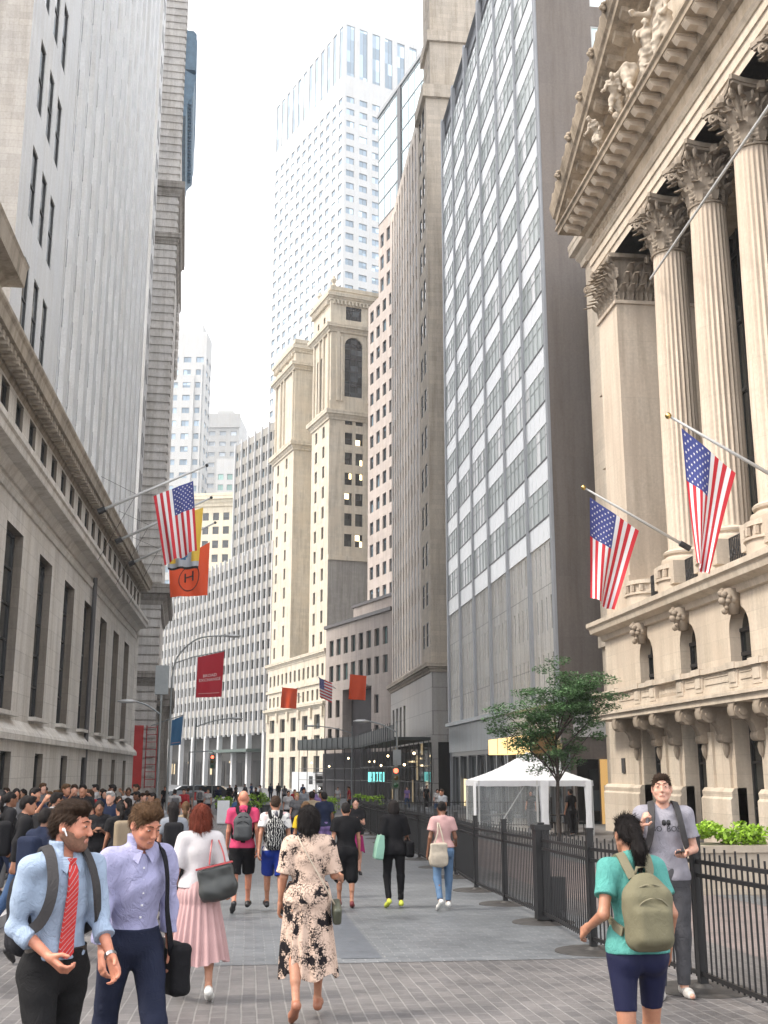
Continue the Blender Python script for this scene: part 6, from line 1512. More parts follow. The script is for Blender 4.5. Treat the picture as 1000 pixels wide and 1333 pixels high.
# --- man in lavender shirt
def lav_man():
    J = skeleton(1.65, 'm', 5, ((-14, 14), (20, 6)), ((10, 8, 20, 0), (-6, 9, 14, 6)), (14, 20)); v = .0065
    sh = cloth('shirt_lavender', (.43, .43, .66), .8, wr=.45); tr = cloth('trousers_navy', (.016, .02, .04))
    o = person('person in lavender shirt and navy trousers with lowered head and short brown hair', (-.63, 6.75, 0.0), 205, J, v, SK['rosy'],
        [('shirt', shirt_mesh(J, v, sh, 1.93, .014, .98, collar=True, fold=.011, seed=8, tuck=True)), ('trousers', trouser_mesh(J, v, tr, 1.0, .016, 1.03, seed=5)), ('hair', hair_mesh(J, .005, HR['brown'], 'quiff')),
         ('shoe', shoe_mesh(J, 'R', .008, SHOE_B)), ('shoe', shoe_mesh(J, 'L', .008, SHOE_B))], detail=True)
    T = J['T']; m = MB()
    for sg in (-1, 1): m.loft([[Vector(T(p)) + Vector((0, q, 0)) for p in ((sg * .006, .087, 1.475), (sg * .064, .045, 1.49), (sg * .078, .062, 1.44), (sg * .045, .12, 1.405))] for q in (0, .006)])
    m.build('collar', sh, o)
    m = MB()
    for i in range(6): m.T = Matrix.Translation(Vector(T((0, .128 - .01 * abs(i - 2.2), 1.38 - i * .07)))); m.lathe([(.0, -.005), (.007, -.005), (.007, .005), (0, .005)], 8)
    m.T = None; m.build('buttons', plain('button', (.7, .7, .75), .3), o)
    brow(o, J, HR['brown']); hairs(o, J, 'back')
    pts = smooth_path([T(p) for p in ((-.12, -.14, 1.0), (-.125, -.13, 1.35), (-.125, -.03, 1.5), (-.13, .09, 1.44), (-.14, .137, 1.32), (-.15, .142, 1.15), (-.185, .12, 1.0), (-.23, .06, .86))], 5)
    b = thing('messenger_bag', 'black shoulder bag on a long strap carried by the man in lavender', 'bag', tuple(o.location), o.rotation_euler.z)
    cen = Vector(T((0, 0, 1.25))); strap_mb([tuple(p) for p in pts], .04, .008, [((Vector(p) - cen) * 1).normalized() for p in pts]).build('strap', cloth('strap_black', (.012, .012, .016)), b)
    F = Fld(T((-.29, -.05, .78)) - .35, T((-.29, -.05, .78)) + .35, .01); F.rbox(T((-.28, -.06, .76)), [.06, .19, .14], .04); F.folds(.004, 2); link('bag_body', F.mesh('bag_body', cloth('bag_black', (.012, .012, .014))), b)
lav_man()
# --- woman in pink skirt
def pink_skirt():
    J = skeleton(1.62, 'f', 2, ((-8, 10), (10, 6)), ((-6, 14, 48, -12), (-2, 12, 10, 0)), (0, 2)); v = .008
    wt = cloth('knit_white', (.66, .63, .65), wr=.15); pk = cloth('skirt_pink', (.62, .40, .40), .75, wr=.1)
    o = person('person with auburn bob in white top and long pleated pink skirt', gl_(-.42, 10.5), 6, J, v, SK['tan'],
        [('top', shirt_mesh(J, v, wt, .95, .014, .98, fold=.002, seed=2, name='top')), ('skirt', skirt_mesh(J, pk, 1.06, .32, (.138, .105), (.31, .24), 24, .16, sway=(-.01, -.02))), ('hair', hair_mesh(J, .006, HR['auburn'], 'bob')),
         ('shoe', shoe_mesh(J, 'R', .008, SHOE_W)), ('shoe', shoe_mesh(J, 'L', .008, SHOE_W))])
    hairs(o, J, 'down', n=3200, ln=.06, w=.0016)
    T = J['T']; b = thing('tote_bag', 'dark grey tote bag with red piping behind the pink skirt', 'bag', tuple(o.location), o.rotation_euler.z)
    m = MB(); R_ = Matrix.Rotation(radians(-12), 4, 'Y'); m.T = Matrix.Translation(Vector(T((.16, -.19, 1.02)))) @ R_
    m.T = None; F = Fld(T((.16, -.19, 1.02)) - .32, T((.16, -.19, 1.02)) + .32, .008); Rb = np.array(Matrix.Rotation(radians(-12), 3, 'Y'))
    F.rbox(T((.16, -.19, 1.03)), [.155, .045, .14], .03, R=Rb); F.ell(T((.17, -.2, .955)), [.17, .075, .085], .05, R=Rb); F.folds(.007, 3, 12)
    link('bag_body', F.mesh('bag_body', plain('leather_grey', (.03, .034, .034), .35, var=.15, vs=8)), b)
    m = MB(); a1 = Vector(T((.08, -.2, 1.19))); a2 = Vector(T((.24, -.2, 1.15))); top = Vector(T((.13, -.02, 1.475)))
    for off in (0, .03): m.tube(smooth_path([a1 + Vector((0, off, 0)), (a1 + top) / 2 + Vector((-.01, -.03, 0)), top, (a2 + top) / 2 + Vector((.02, -.03, 0)), a2 + Vector((0, off, 0))], 5), .007, 6)
    m.build('handle', plain('leather_red', (.3, .035, .04), .4), b)
    m = MB(); m.T = Matrix.Translation(Vector(T((.16, -.19, 1.02)))) @ R_; m.tube([(-.162, -.038, .152), (.162, -.038, .152), (.162, .038, .152), (-.162, .038, .152), (-.162, -.038, .152)], .006, 5); m.T = None; m.build('piping', MATS['leather_red'], b)
pink_skirt()
# --- woman in patterned dress
def dress():
    J = skeleton(1.61, 'f', 2, ((14, 4), (-10, 22)), ((4, 16, 78, -10), (-2, 12, 25, 0)), (0, 3)); v = .0075
    def blot(nt, ob, col):
        n = N(nt, 'ShaderNodeTexNoise', Scale=7.5, Detail=4.0, Roughness=.6, Distortion=.4); L(nt, ob, n.inputs['Vector'])
        n2 = N(nt, 'ShaderNodeTexNoise', Scale=75.0, Detail=2.0, Roughness=.6); L(nt, ob, n2.inputs['Vector'])
        big = ramp(nt, n.outputs[0], [(.555, (0, 0, 0)), (.575, (1, 1, 1))]); rim = ramp(nt, n.outputs[0], [(.40, (0, 0, 0)), (.56, (1, 1, 1))])
        fine = ramp(nt, n2.outputs[0], [(.485, (0, 0, 0)), (.505, (1, 1, 1))]); sp = mix(nt, 1.0, rim, fine, 'MULTIPLY')
        return mix(nt, mix(nt, 1.0, big, sp, 'LIGHTEN'), (.56, .42, .34), (.012, .010, .012))
    dm = cloth('dress_blotted', (.5, .4, .33), .8, pattern=blot, wr=.2)
    o = person('person with round dark hair in cream dress blotted with black, walking away in tan sandals', gl_(.50, 9.55), 1, J, v, SK['tan'],
        [('bodice', shirt_mesh(J, v, dm, .92, .022, .93, fold=.005, seed=6, name='bodice')), ('skirt', skirt_mesh(J, dm, 1.1, .33, (.172, .15), (.25, .19), 13, .13, sway=(.02, -.02), wild=.7, hem=.03)), ('hair', hair_mesh(J, .006, HR['black'], 'round')),
         ('sandal', shoe_mesh(J, 'R', .008, plain('sandal_tan', (.3, .12, .07), .5), 'sandal')), ('sandal', shoe_mesh(J, 'L', .008, plain('sandal_tan', (.3, .12, .07), .5), 'sandal'))])
    hairs(o, J, 'down', n=3200, ln=.05, w=.0016)
    T = J['T']; pts = smooth_path([T(p) for p in ((-.1, .06, 1.49), (-.1, -.05, 1.49), (-.06, -.145, 1.4), (.03, -.15, 1.25), (.12, -.155, 1.1), (.2, -.13, .96), (.24, -.08, .9))], 5)
    b = thing('crossbody_bag', 'small olive crossbody bag at the hip of the woman in the blotted dress', 'bag', tuple(o.location), o.rotation_euler.z)
    m = MB(); m.tube(pts, .006, 5); m.build('strap', plain('strap_pale', (.45, .38, .3), .5), b)
    F = Fld(T((.25, -.06, .84)) - .2, T((.25, -.06, .84)) + .2, .008); F.rbox(T((.25, -.06, .85)), [.035, .1, .07], .025, R=rx(.4)); link('bag_body', F.mesh('bag_body', plain('leather_olive', (.06, .065, .045), .4)), b)
dress()
# --- woman in teal with khaki backpack
def teal():
    J = skeleton(1.565, 'f', 4, ((14, 6), (-8, 12)), ((-14, 12, 50, 0), (-16, 16, 84, 2)), (2, 6)); v = .0065
    o = person('person in teal top and navy cycling shorts, seen from behind before the black fence', (2.16, 6.35, 0.0), 4, J, v, SK['tan'],
        [('top', shirt_mesh(J, v, cloth('tee_teal', (.12, .40, .36), .8, wr=.4), .62, .012, .93, fold=.007, seed=4, name='top')), ('shorts', trouser_mesh(J, v, cloth('shorts_navy', (.014, .016, .045), .6, wr=.08), .36, .007, 1.02, fold=.001, name='shorts')),
         ('hair', hair_mesh(J, .0055, HR['black'], 'pony')), ('shoe', shoe_mesh(J, 'R', .008, SHOE_W)), ('shoe', shoe_mesh(J, 'L', .008, SHOE_W))], detail=False)
    hairs(o, J, 'back', n=3000, ln=.05, w=.0014)
    kh = cloth('khaki_canvas', (.20, .185, .12), .8, wr=.16); backpack(o, J, 'khaki backpack on the woman in the teal top', kh, cloth('khaki_webbing', (.24, .22, .15)), (.15, .085, .225), 1.18, fit=.012, vox=.007)
teal()
# --- man in grey tee leaning at fence
def grey_man():
    J = skeleton(1.90, 'm', -1, ((4, 4), (-3, 2)), ((10, 14, 132, 28), (-2, 12, 84, 34)), (-8, -4), foot={'R': 0, 'L': 0}); v = .0075
    g = cloth('tee_heather_grey', (.36, .35, .40), .85, wr=.4)
    o = person('person in heather grey lettered tee and grey jeans holding a phone, leaning by the fence', gl_(3.76, 10.15), 168, J, v, SK['fair'],
        [('shirt', shirt_mesh(J, v, g, .68, .018, .9, fold=.006, seed=12)), ('trousers', trouser_mesh(J, v, cloth('jeans_grey', (.10, .10, .11), .85, wr=.4), 1.0, .018, 1.02, fold=.004, seed=3)), ('hair', hair_mesh(J, .006, HR['dark'], 'crop')),
         ('shoe', shoe_mesh(J, 'R', .008, plain('trainer_grey', (.42, .40, .38), .6, var=.3, vs=30))), ('shoe', shoe_mesh(J, 'L', .008, plain('trainer_grey', (.42, .40, .38), .6)))], detail=True, hands=((85, None), (50, (0, 0, 1))))
    brow(o, J, HR['dark']); hairs(o, J, 'back', w=.0014); T = J['T']; s = J['s']
    # lettering across the chest
    def f(u, v_): x = .115 - .23 * u; return Vector(T((x, .118 + .022 - 1.6 * x * x, 1.335 - v_ * .05)))
    text_on(o, 'BO  BOS', lambda u, v_: f(u, v_), 0, 1, .5, .9, plain('print_black', (.015, .015, .02), .6), 'lettering', .004)
    p = thing('phone', 'dark phone held by the man in the grey tee', 'phone', tuple(o.location), o.rotation_euler.z); w = J['wrL'] + J['hdL'] * .12
    m = MB(); m.T = Matrix.Translation(Vector(w) + Vector((0, .0, .03))) @ Matrix.Rotation(radians(20), 4, 'X'); m.box(-.037, .037, -.075, .075, -.005, .005); m.box(-.034, .034, -.07, .07, .005, .0062, 1); m.T = None; m.build('body', [plain('phone_black', (.01, .01, .01), .2), plain('phone_screen', (.03, .035, .04), .05)], p)
    sg_ = MB(); c0 = Vector(T((0, .145, 1.395)))     # sunglasses hooked on the neckline
    for q in (-1, 1): sg_.T = Matrix.Translation(c0 + Vector((q * .02, .0, -.04))); sg_.lathe([(.0, -.028), (.017, -.02), (.02, 0), (.016, .02), (0, .028)], 8, sy=.25)
    sg_.T = None; sg_.build('sunglasses', plain('lens_black', (.008, .008, .01), .1), o)
    b = backpack(o, J, 'black backpack worn by the man in the grey tee', BW, cloth('strap_charcoal', (.05, .048, .05)), (.14, .08, .22), 1.2, fit=.022, vox=.01)
grey_man()

# ============ mid-distance group walking away
M = 'people walking away down the middle of the street'
def bald():
    J = skeleton(1.79, 'm', 2, walk(.8), ((-16, 8, 12, 0), (4, 8, 20, 0)), (0, 4)); v = .011
    # right hand reaches for the companion's
    o = person('person with shaved head in bright pink shirt and black shorts, holding hands', gl_(-.08, 18.3), 0, J, v, SK['rosy'],
        [('shirt', shirt_mesh(J, v, cloth('tee_hot_pink', (.66, .07, .17)), .6, .016, .9, seed=7)), ('shorts', trouser_mesh(J, v, BW, .46, .02, 1.02, flare=.02, name='shorts')), ('shoe', shoe_mesh(J, 'R', .011, SHOE_B)), ('shoe', shoe_mesh(J, 'L', .011, SHOE_B))], M, fat=1.3)
    backpack(o, J, 'grey backpack with green badge on the man in the bright pink shirt', cloth('pack_grey', (.09, .095, .10)), BW, (.14, .08, .21), 1.22, vox=.012)
    T = J['T']; m = MB(); m.T = Matrix.Translation(Vector(T((0.02, -.36, 1.13)))); m.lathe([(0, -.02), (.03, -.01), (.03, .01), (0, .02)], 8); m.T = None
bald()
def tiedye():
    J = skeleton(1.71, 'm', 3, ((-12, 18), (20, 4)), ((6, 8, 30, 0), (-16, 10, 8, 0)), (0, 6)); v = .011
    def pat(nt, ob, col):
        n = N(nt, 'ShaderNodeTexVoronoi', Scale=16.0); L(nt, ob, n.inputs['Vector']); return ramp(nt, n.outputs['Color'], [(.0, (.55, .1, .15)), (.25, (.65, .63, .6)), (.6, (.65, .63, .62)), (.8, (.1, .1, .12)), (.95, (.7, .35, .2))])
    o = person('person in white patterned tee and bright blue shorts, holding hands with the man in pink', gl_(.42, 18.1), 0, J, v, SK['tan'],
        [('shirt', shirt_mesh(J, v, cloth('tee_floral_white', (.6, .6, .6), pattern=pat), .62, .016, .9, seed=9)), ('shorts', trouser_mesh(J, v, cloth('shorts_royal', (.02, .045, .28)), .45, .024, 1.02, flare=.02, name='shorts')), ('hair', hair_mesh(J, .01, HR['dark'], 'short')), ('shoe', shoe_mesh(J, 'R', .011, SHOE_B)), ('shoe', shoe_mesh(J, 'L', .011, SHOE_B))], M, fat=1.3)
    def net(nt, ob, col):
        w = N(nt, 'ShaderNodeTexWave', Scale=9.0, Distortion=6.0); L(nt, ob, w.inputs['Vector']); w.inputs['Detail Scale'].default_value = 2.0
        return ramp(nt, w.outputs[0], [(.0, (.012, .012, .014)), (.78, (.012, .012, .014)), (.86, (.35, .35, .35)), (1.0, (.4, .4, .38))])
    backpack(o, J, 'black laced backpack on the person in the white patterned tee', cloth('pack_laced', (.02, .02, .02), pattern=net), BW, (.155, .09, .25), 1.17, vox=.012)
tiedye()
def simple(label, x, y, h, H, sex, sk, top, bot, hair, legs, arms, v=.012, group=M, sleeve=.6, bl=.46, fitt=.016, fitb=.02, hem=.9, shoe=SHOE_B, flare=0, tn='shirt', head=(0, 4), seed=1, lean=2):
    J = skeleton(H, sex, lean, legs, arms, head)
    pr = [(tn, shirt_mesh(J, v, top, sleeve, fitt, hem, seed=seed, name=tn)), ('trousers' if bl > .6 else 'shorts', trouser_mesh(J, v, bot, bl, fitb, 1.02, flare=flare, seed=seed + 2))]
    if hair: pr.append(('hair', hair_mesh(J, .01, HR[hair[0]], hair[1])))
    pr += [('shoe', shoe_mesh(J, sd, .011, shoe)) for sd in 'RL']
    return person(label, gl_(x, y), h, J, v, SK[sk], pr, group, fat=1.3), J
o, J = simple('person in black tee and black shorts with red soled shoes walking away', 1.58, 18.7, 0, 1.6, 'm', 'tan', BW, BW, ('black', 'short'), ((-4, 6), (10, 4)), ((6, 10, 10, 0), (-6, 10, 14, 0)), bl=.5, fitb=.03, flare=.02, hem=.86, fitt=.024)
for c in o.children:
    if c.name.startswith('shoe'): c.data.materials[0] = plain('shoe_dark_red', (.14, .02, .025), .5)
o, J = simple('person all in black with lime yellow shoes carrying a mint tote', 2.35, 18.6, 3, 1.63, 'f', 'brown', BW, BW, ('black', 'round'), ((-2, 4), (6, 26)), ((6, 14, 70, -10), (-4, 10, 10, 0)), sleeve=.95, bl=.97, fitb=.012, hem=.84, fitt=.03, shoe=plain('shoe_lime', (.5, .55, .06), .5))
T = J['T']; b = thing('tote_bag', 'mint green tote hanging beside the person all in black', 'bag', tuple(o.location), o.rotation_euler.z)
m = MB(); m.T = Matrix.Translation(Vector(T((-.26, -.02, .98)))) @ Matrix.Rotation(radians(8), 4, 'Y'); m.loft([[(x * w, y * d_, z) for x, y in ((-1, -1), (1, -1), (1, 1), (-1, 1))] for z, w, d_ in ((-.2, .05, .15), (-.18, .06, .17), (0, .06, .17), (.18, .03, .16))]); m.T = None
m.build('bag_body', cloth('canvas_mint', (.28, .50, .40)), b); m = MB()
for q in (-.1, .06): m.tube([Vector(T((-.25, q, 1.14))), Vector(T((-.17, -.02, 1.48)))], .01, 5)
m.build('handle', cloth('canvas_pale', (.5, .55, .48)), b)
b = thing('handbag', 'black handbag on the right arm of the person all in black', 'bag', tuple(o.location), o.rotation_euler.z); F = Fld(T((.27, .05, .95)) - .3, T((.27, .05, .95)) + .3, .012); F.rbox(T((.27, .02, .93)), [.07, .14, .13], .05); F.cone(T((.26, .08, 1.05)), J['elR'], .012, .012, .01); F.cone(T((.26, -.06, 1.05)), J['elR'], .012, .012, .01); link('bag_body', F.mesh('bag_body', BW), b)
o, J = simple('person in pale pink tee and blue jeans near the fence', 3.08, 18.2, 4, 1.61, 'f', 'brown', cloth('tee_pale_pink', (.58, .36, .35)), cloth('denim_blue', (.13, .22, .36), wr=.5), ('black', 'bun'), ((8, 4), (-6, 24)), ((0, 14, 70, -8), (-4, 14, 20, 0)), bl=.97, fitb=.012, hem=.98, fitt=.018, shoe=SHOE_W)
T = J['T']; b = thing('tote_bag', 'cream canvas tote hanging behind the person in the pale pink tee', 'bag', tuple(o.location), o.rotation_euler.z)
m = MB(); m.T = Matrix.Translation(Vector(T((-.12, -.2, .86)))); m.T = None; F = Fld(T((-.12, -.2, .86)) - .3, T((-.12, -.2, .86)) + .3, .01); F.rbox(T((-.12, -.2, .88)), [.14, .035, .17], .03); F.ell(T((-.12, -.2, .78)), [.155, .06, .1], .05); F.folds(.007, 5, 10)
link('bag_body', F.mesh('bag_body', cloth('canvas_cream', (.50, .44, .36))), b); m = MB(); m.tube(smooth_path([Vector(T((-.02, -.2, 1.03))), Vector(T((-.06, -.16, 1.25))), Vector(T((-.1, -.03, 1.48)))], 4), .012, 5); m.tube(smooth_path([Vector(T((-.2, -.2, 1.03))), Vector(T((-.12, -.16, 1.25))), Vector(T((-.1, -.03, 1.48)))], 4), .012, 5); m.build('handle', MATS['canvas_cream'], b)
o, J = simple('person in yellow tee with blue backpack partly hidden by the blotted dress', 1.02, 20.6, 0, 1.6, 'f', 'tan', cloth('tee_yellow', (.70, .48, .03)), cloth('denim_dark', (.04, .06, .12)), ('brown', 'round'), walk(.7), ((-10, 10, 30, 0), (8, 10, 30, 0)), bl=.97, fitb=.012)
backpack(o, J, 'sky blue backpack on the person in the yellow tee', cloth('pack_sky', (.12, .24, .42)), cloth('pack_sky_dark', (.06, .14, .3)), (.14, .08, .2), 1.24, vox=.012)
def at(px, D): return D * math.tan(radians(6.71) + math.atan((px - 500) / 1488))
ORD = ['first', 'second', 'third', 'fourth', 'fifth', 'sixth', 'seventh', 'eighth', 'ninth', 'tenth', 'eleventh', 'twelfth', 'thirteenth', 'fourteenth', 'fifteenth', 'sixteenth']
# ---- portable black fence
def fence():
    px_ = [4.1, 4.16, 3.95, 4.16, 4.25, 4.28, 4.45, 4.5, 4.52, 4.55, 4.6, 4.65, 4.7, 4.75, 4.8, 4.9]
    py_ = [7.3, 10.45, 13.12, 16.17, 18.97, 21.57, 24.6, 27.5, 30.4, 33.3, 36.2, 39.1, 42, 44.9, 47.8, 50.7]
    pm = MB(); pm.box(-.038, .038, -.038, .038, 0.02, 1.34); pm.box(-.044, .044, -.044, .044, 1.34, 1.36); pme = pm.mesh('post', [BLK])
    bm_ = MB(); bm_.lathe([(.44, 0), (.44, .012), (.40, .022), (.1, .03), (.07, .06), (.05, .06)], 28); bme = bm_.mesh('base_plate', [plain('cast_base', (.035, .032, .03), .6, var=.4, vs=9)], 'auto')
    for i, (x, y) in enumerate(zip(px_, py_)):
        t = thing('fence_post', f'{ORD[i]} black fence post on a round foot, counted from the camera', 'fence post', (x, y, gz(y) + .006), group='posts of the portable black fence')
        link('post', pme, t); link('base_plate', bme, t)
        if i == 3:      # gate box
            m = MB(); m.box(-.1, .1, -.1, .1, .05, 1.3); m.box(-.12, .12, -.13, .13, 1.26, 1.33); m.box(.1, .3, -.12, .06, .0, .62); m.build('gate_box', BLK, t)
            m = MB(); m.T = Matrix.Translation((.22, -.16, .09)) @ Matrix.Rotation(pi / 2, 4, 'Y'); m.lathe([(.02, -.03), (.09, -.03), (.09, .03), (.02, .03)], 14); m.T = None; m.build('caster', BLK, t)
    pts = list(zip(px_, py_)); pts.insert(0, (4.1, 4.4))
    for i, ((x0, y0), (x1, y1)) in enumerate(zip(pts, pts[1:])):
        ln = hypot(x1 - x0, y1 - y0); a = atan2(y1 - y0, x1 - x0); z0 = gz(y0); dz = (gz(y1) - z0) / ln
        t = thing('picket_fence', f'{ORD[i]} black picket fence panel counted from the camera', 'fence', (x0, y0, z0 + .01), a, 'panels of the portable black fence')
        m = MB()
        for z in (.14, 1.0, 1.12): m.loft([[(x, y, z + zz + dz * x) for y, zz in ((-.018, -.018), (.018, -.018), (.018, .018), (-.018, .018))] for x in (.04, ln - .04)])
        m.build('rails', BLK, t)
        m = MB(); n = int(ln / .115)
        for k in range(1, n):
            x = ln * k / n; h = 1.2 + .05 * (1 if k % 2 else 0); m.loft([[(x + a_, b_, z + dz * x) for a_, b_ in ((-.007, -.007), (.007, -.007), (.007, .007), (-.007, .007))] for z in (.1, h)])
        m.build('pickets', BLK, t)
    for i in range(3):
        x0 = 4.95 + i * 2.9; t = thing('picket_fence', ('near', 'middle', 'far')[i] + ' panel of the cross fence running from the long fence towards the white tent', 'fence', (x0, 50.8, gz(50.8)), 0, 'cross fence panels')
        m = MB()
        for z in (.14, 1.12): m.box(0, 2.8, -.02, .02, z, z + .04)
        m.box(2.8, 2.88, -.04, .04, 0, 1.35); m.build('rails', BLK, t)
        m = MB()
        for k in range(1, 24): m.box(k * .12 - .01, k * .12 + .01, -.01, .01, .1, 1.22)
        m.build('pickets', BLK, t)
fence()
# ---- foliage
def leafmat(name, c, tr=.25):
    m, nt, b = new_mat(name); g = N(nt, 'ShaderNodeNewGeometry'); r = ramp(nt, g.outputs['Random Per Island'], [(0, sc(c, .5)), (.5, c), (1, sc(c, 1.6))])
    L(nt, r, b.inputs['Base Color']); b.inputs['Roughness'].default_value = .55
    t = N(nt, 'ShaderNodeBsdfTranslucent'); L(nt, r, t.inputs[0]); ms = N(nt, 'ShaderNodeMixShader'); ms.inputs[0].default_value = tr; L(nt, b.outputs[0], ms.inputs[1]); L(nt, t.outputs[0], ms.inputs[2]); L(nt, ms.outputs[0], nt.nodes['Material Output'].inputs[0]); return m
LF_D = leafmat('locust_leaf', (.085, .175, .07)); LF_L = leafmat('lime_leaf', (.24, .40, .035)); LF_M = leafmat('shrub_leaf', (.10, .20, .03)); BARK = plain('bark', (.05, .04, .035), .9, var=.3, vs=12)
def leaf_quads(m, c, n, rad, size, rnd, flat=.5, aspect=2.2):
    for _ in range(n):
        while True:
            p = Vector((rnd.uniform(-1, 1), rnd.uniform(-1, 1), rnd.uniform(-1, 1)))
            if p.length < 1: break
        p = Vector(c) + Vector((p.x * rad[0], p.y * rad[1], p.z * rad[2])); s = size * rnd.uniform(.6, 1.3)
        a = Vector((rnd.gauss(0, 1), rnd.gauss(0, 1), rnd.gauss(0, flat))).normalized(); b = a.cross(Vector((rnd.gauss(0, .5), rnd.gauss(0, .5), 1))).normalized()
        m.face([p - a * s * .5, p - b * s / aspect * .5, p + a * s * .5, p + b * s / aspect * .5])
def tree():
    rnd = random.Random(21); t = thing('honey_locust_tree', 'small honey locust with wispy dark green crown in front of the white tent', 'tree', (10.42, 38, gz(38)))
    tr = MB(); cr = MB(); tips = []
    P0 = [Vector((0, 0, 0)), Vector((-.03, 0, 1.2)), Vector((.02, .05, 2.3)), Vector((-.02, .02, 3.2)), Vector((.1, 0, 3.9))]; tr.tube(smooth_path(P0, 4), [.075 - .0026 * i for i in range(17)], 8)
    for (dx, dy, z1), st in zip([(-1.7, .1, 4.25), (-1.3, -.6, 4.6), (-.7, .5, 4.9), (1.6, .2, 5.2), (1.2, -.5, 5.5), (.5, .4, 5.6), (-.1, -.2, 5.15), (1.9, 0, 4.6), (.9, .6, 3.55), (-.6, -.3, 3.7), (1.3, .1, 3.7), (.2, .5, 2.75), (-.75, .2, 2.9), (-2.05, -.1, 3.9), (1.55, .3, 5.75), (.4, -.6, 5.0)], [0] * 16):
        s0 = Vector((0, 0, min(3.4, max(2.0, z1 - 1.7)))); e = Vector((dx, dy, z1)); mid = (s0 + e) / 2 + Vector((dx * .1, 0, .25)); pts = smooth_path([s0, mid, e], 5); tr.tube(pts, [.032 - .0024 * i for i in range(len(pts))], 5)
        big = 1.0 if z1 > 3.8 else .55
        for q in range(9):
            u = rnd.uniform(.45, 1.08); p = s0.lerp(e, u) + Vector((rnd.gauss(0, .26), rnd.gauss(0, .3), rnd.gauss(.0, .13) + .12)); tips.append(p)
            leaf_quads(cr, p, int(190 * big), (.42 * big + .08, .42 * big, .17), .12, rnd, .35, 2.4)
    tr.build('trunk', BARK, t, smooth=True); cr.build('crown', LF_D, t)
tree()
def shrub_planter(label, x, y, r, h, mat, potc, group=None, box=None, rnd=random.Random(4)):
    t = thing('planter', label, 'planter', (x, y, gz(y) + .01), group=group); m = MB()
    if box:
        bx, by, bz = box; m.box(-bx, bx, -by, by, 0, bz - .12); m.box(-bx - .05, bx + .05, -by - .05, by + .05, bz - .12, bz); m.box(-bx - .04, bx + .04, -by - .04, by + .04, 0, .1)
    else: bz = .6; m.lathe([(.26, 0), (.34, .5), (.38, .52), (.38, .6), (.3, .6), (.28, .5)], 20)
    m.build('pot', potc, t, smooth='auto' if not box else False); m = MB()
    for _ in range(26 if box else 14):
        a = rnd.uniform(0, 6.28); q = rnd.uniform(0, 1) ** .5; c = (q * cos(a) * (box[0] if box else r) * .95, q * sin(a) * (box[1] if box else r) * .9, bz + rnd.uniform(.02, h)); leaf_quads(m, c, 60, (r * .5, r * .5, r * .3), .10 if box else .11, rnd, .6, 1.5)
    m.build('foliage', mat, t); return t
PB = stone('planter_stone', (.42, .37, .31), 3, 3, joint=.9, var=.05, streak=.2)
shrub_planter('beige stone planter brimming with lime green sweet potato vine by the marble building', 8.85, 20.6, .44, .36, LF_L, PB, box=(.95, .45, .85))
t = shrub_planter('beige stone planter with dark leaves and red flowers at the right edge', 10.9, 20.9, .34, .35, LF_M, PB, box=(.7, .42, .8))
m = MB(); rnd = random.Random(9)
for _ in range(26): c = Vector((rnd.uniform(-.75, .1), rnd.uniform(-.45, .1), rnd.uniform(.85, 1.2))); m.T = Matrix.Translation(c); m.lathe([(0, -.03), (.035, -.01), (.035, .02), (0, .035)], 6)
m.T = None; m.build('flowers', plain('flower_red', (.55, .05, .03), .5), t)
POT = plain('dark_pot', (.06, .065, .07), .6)
for i, (px, D) in enumerate(((428, 58), (488, 60), (472, 66), (292, 66), (327, 62), (346, 76))):
    shrub_planter(('lime shrub in dark pot just left of the end of the long fence', 'lime shrub in dark pot right beyond the end of the long fence', 'lime shrub in dark pot half behind the fence end', 'lime shrub in dark pot left of the white sign board', 'lime shrub in dark pot right of the white sign board', 'lime shrub in dark pot farthest up the street centre')[i], at(px, D), D, .48, .75, LF_L, POT, 'potted shrubs down the street')
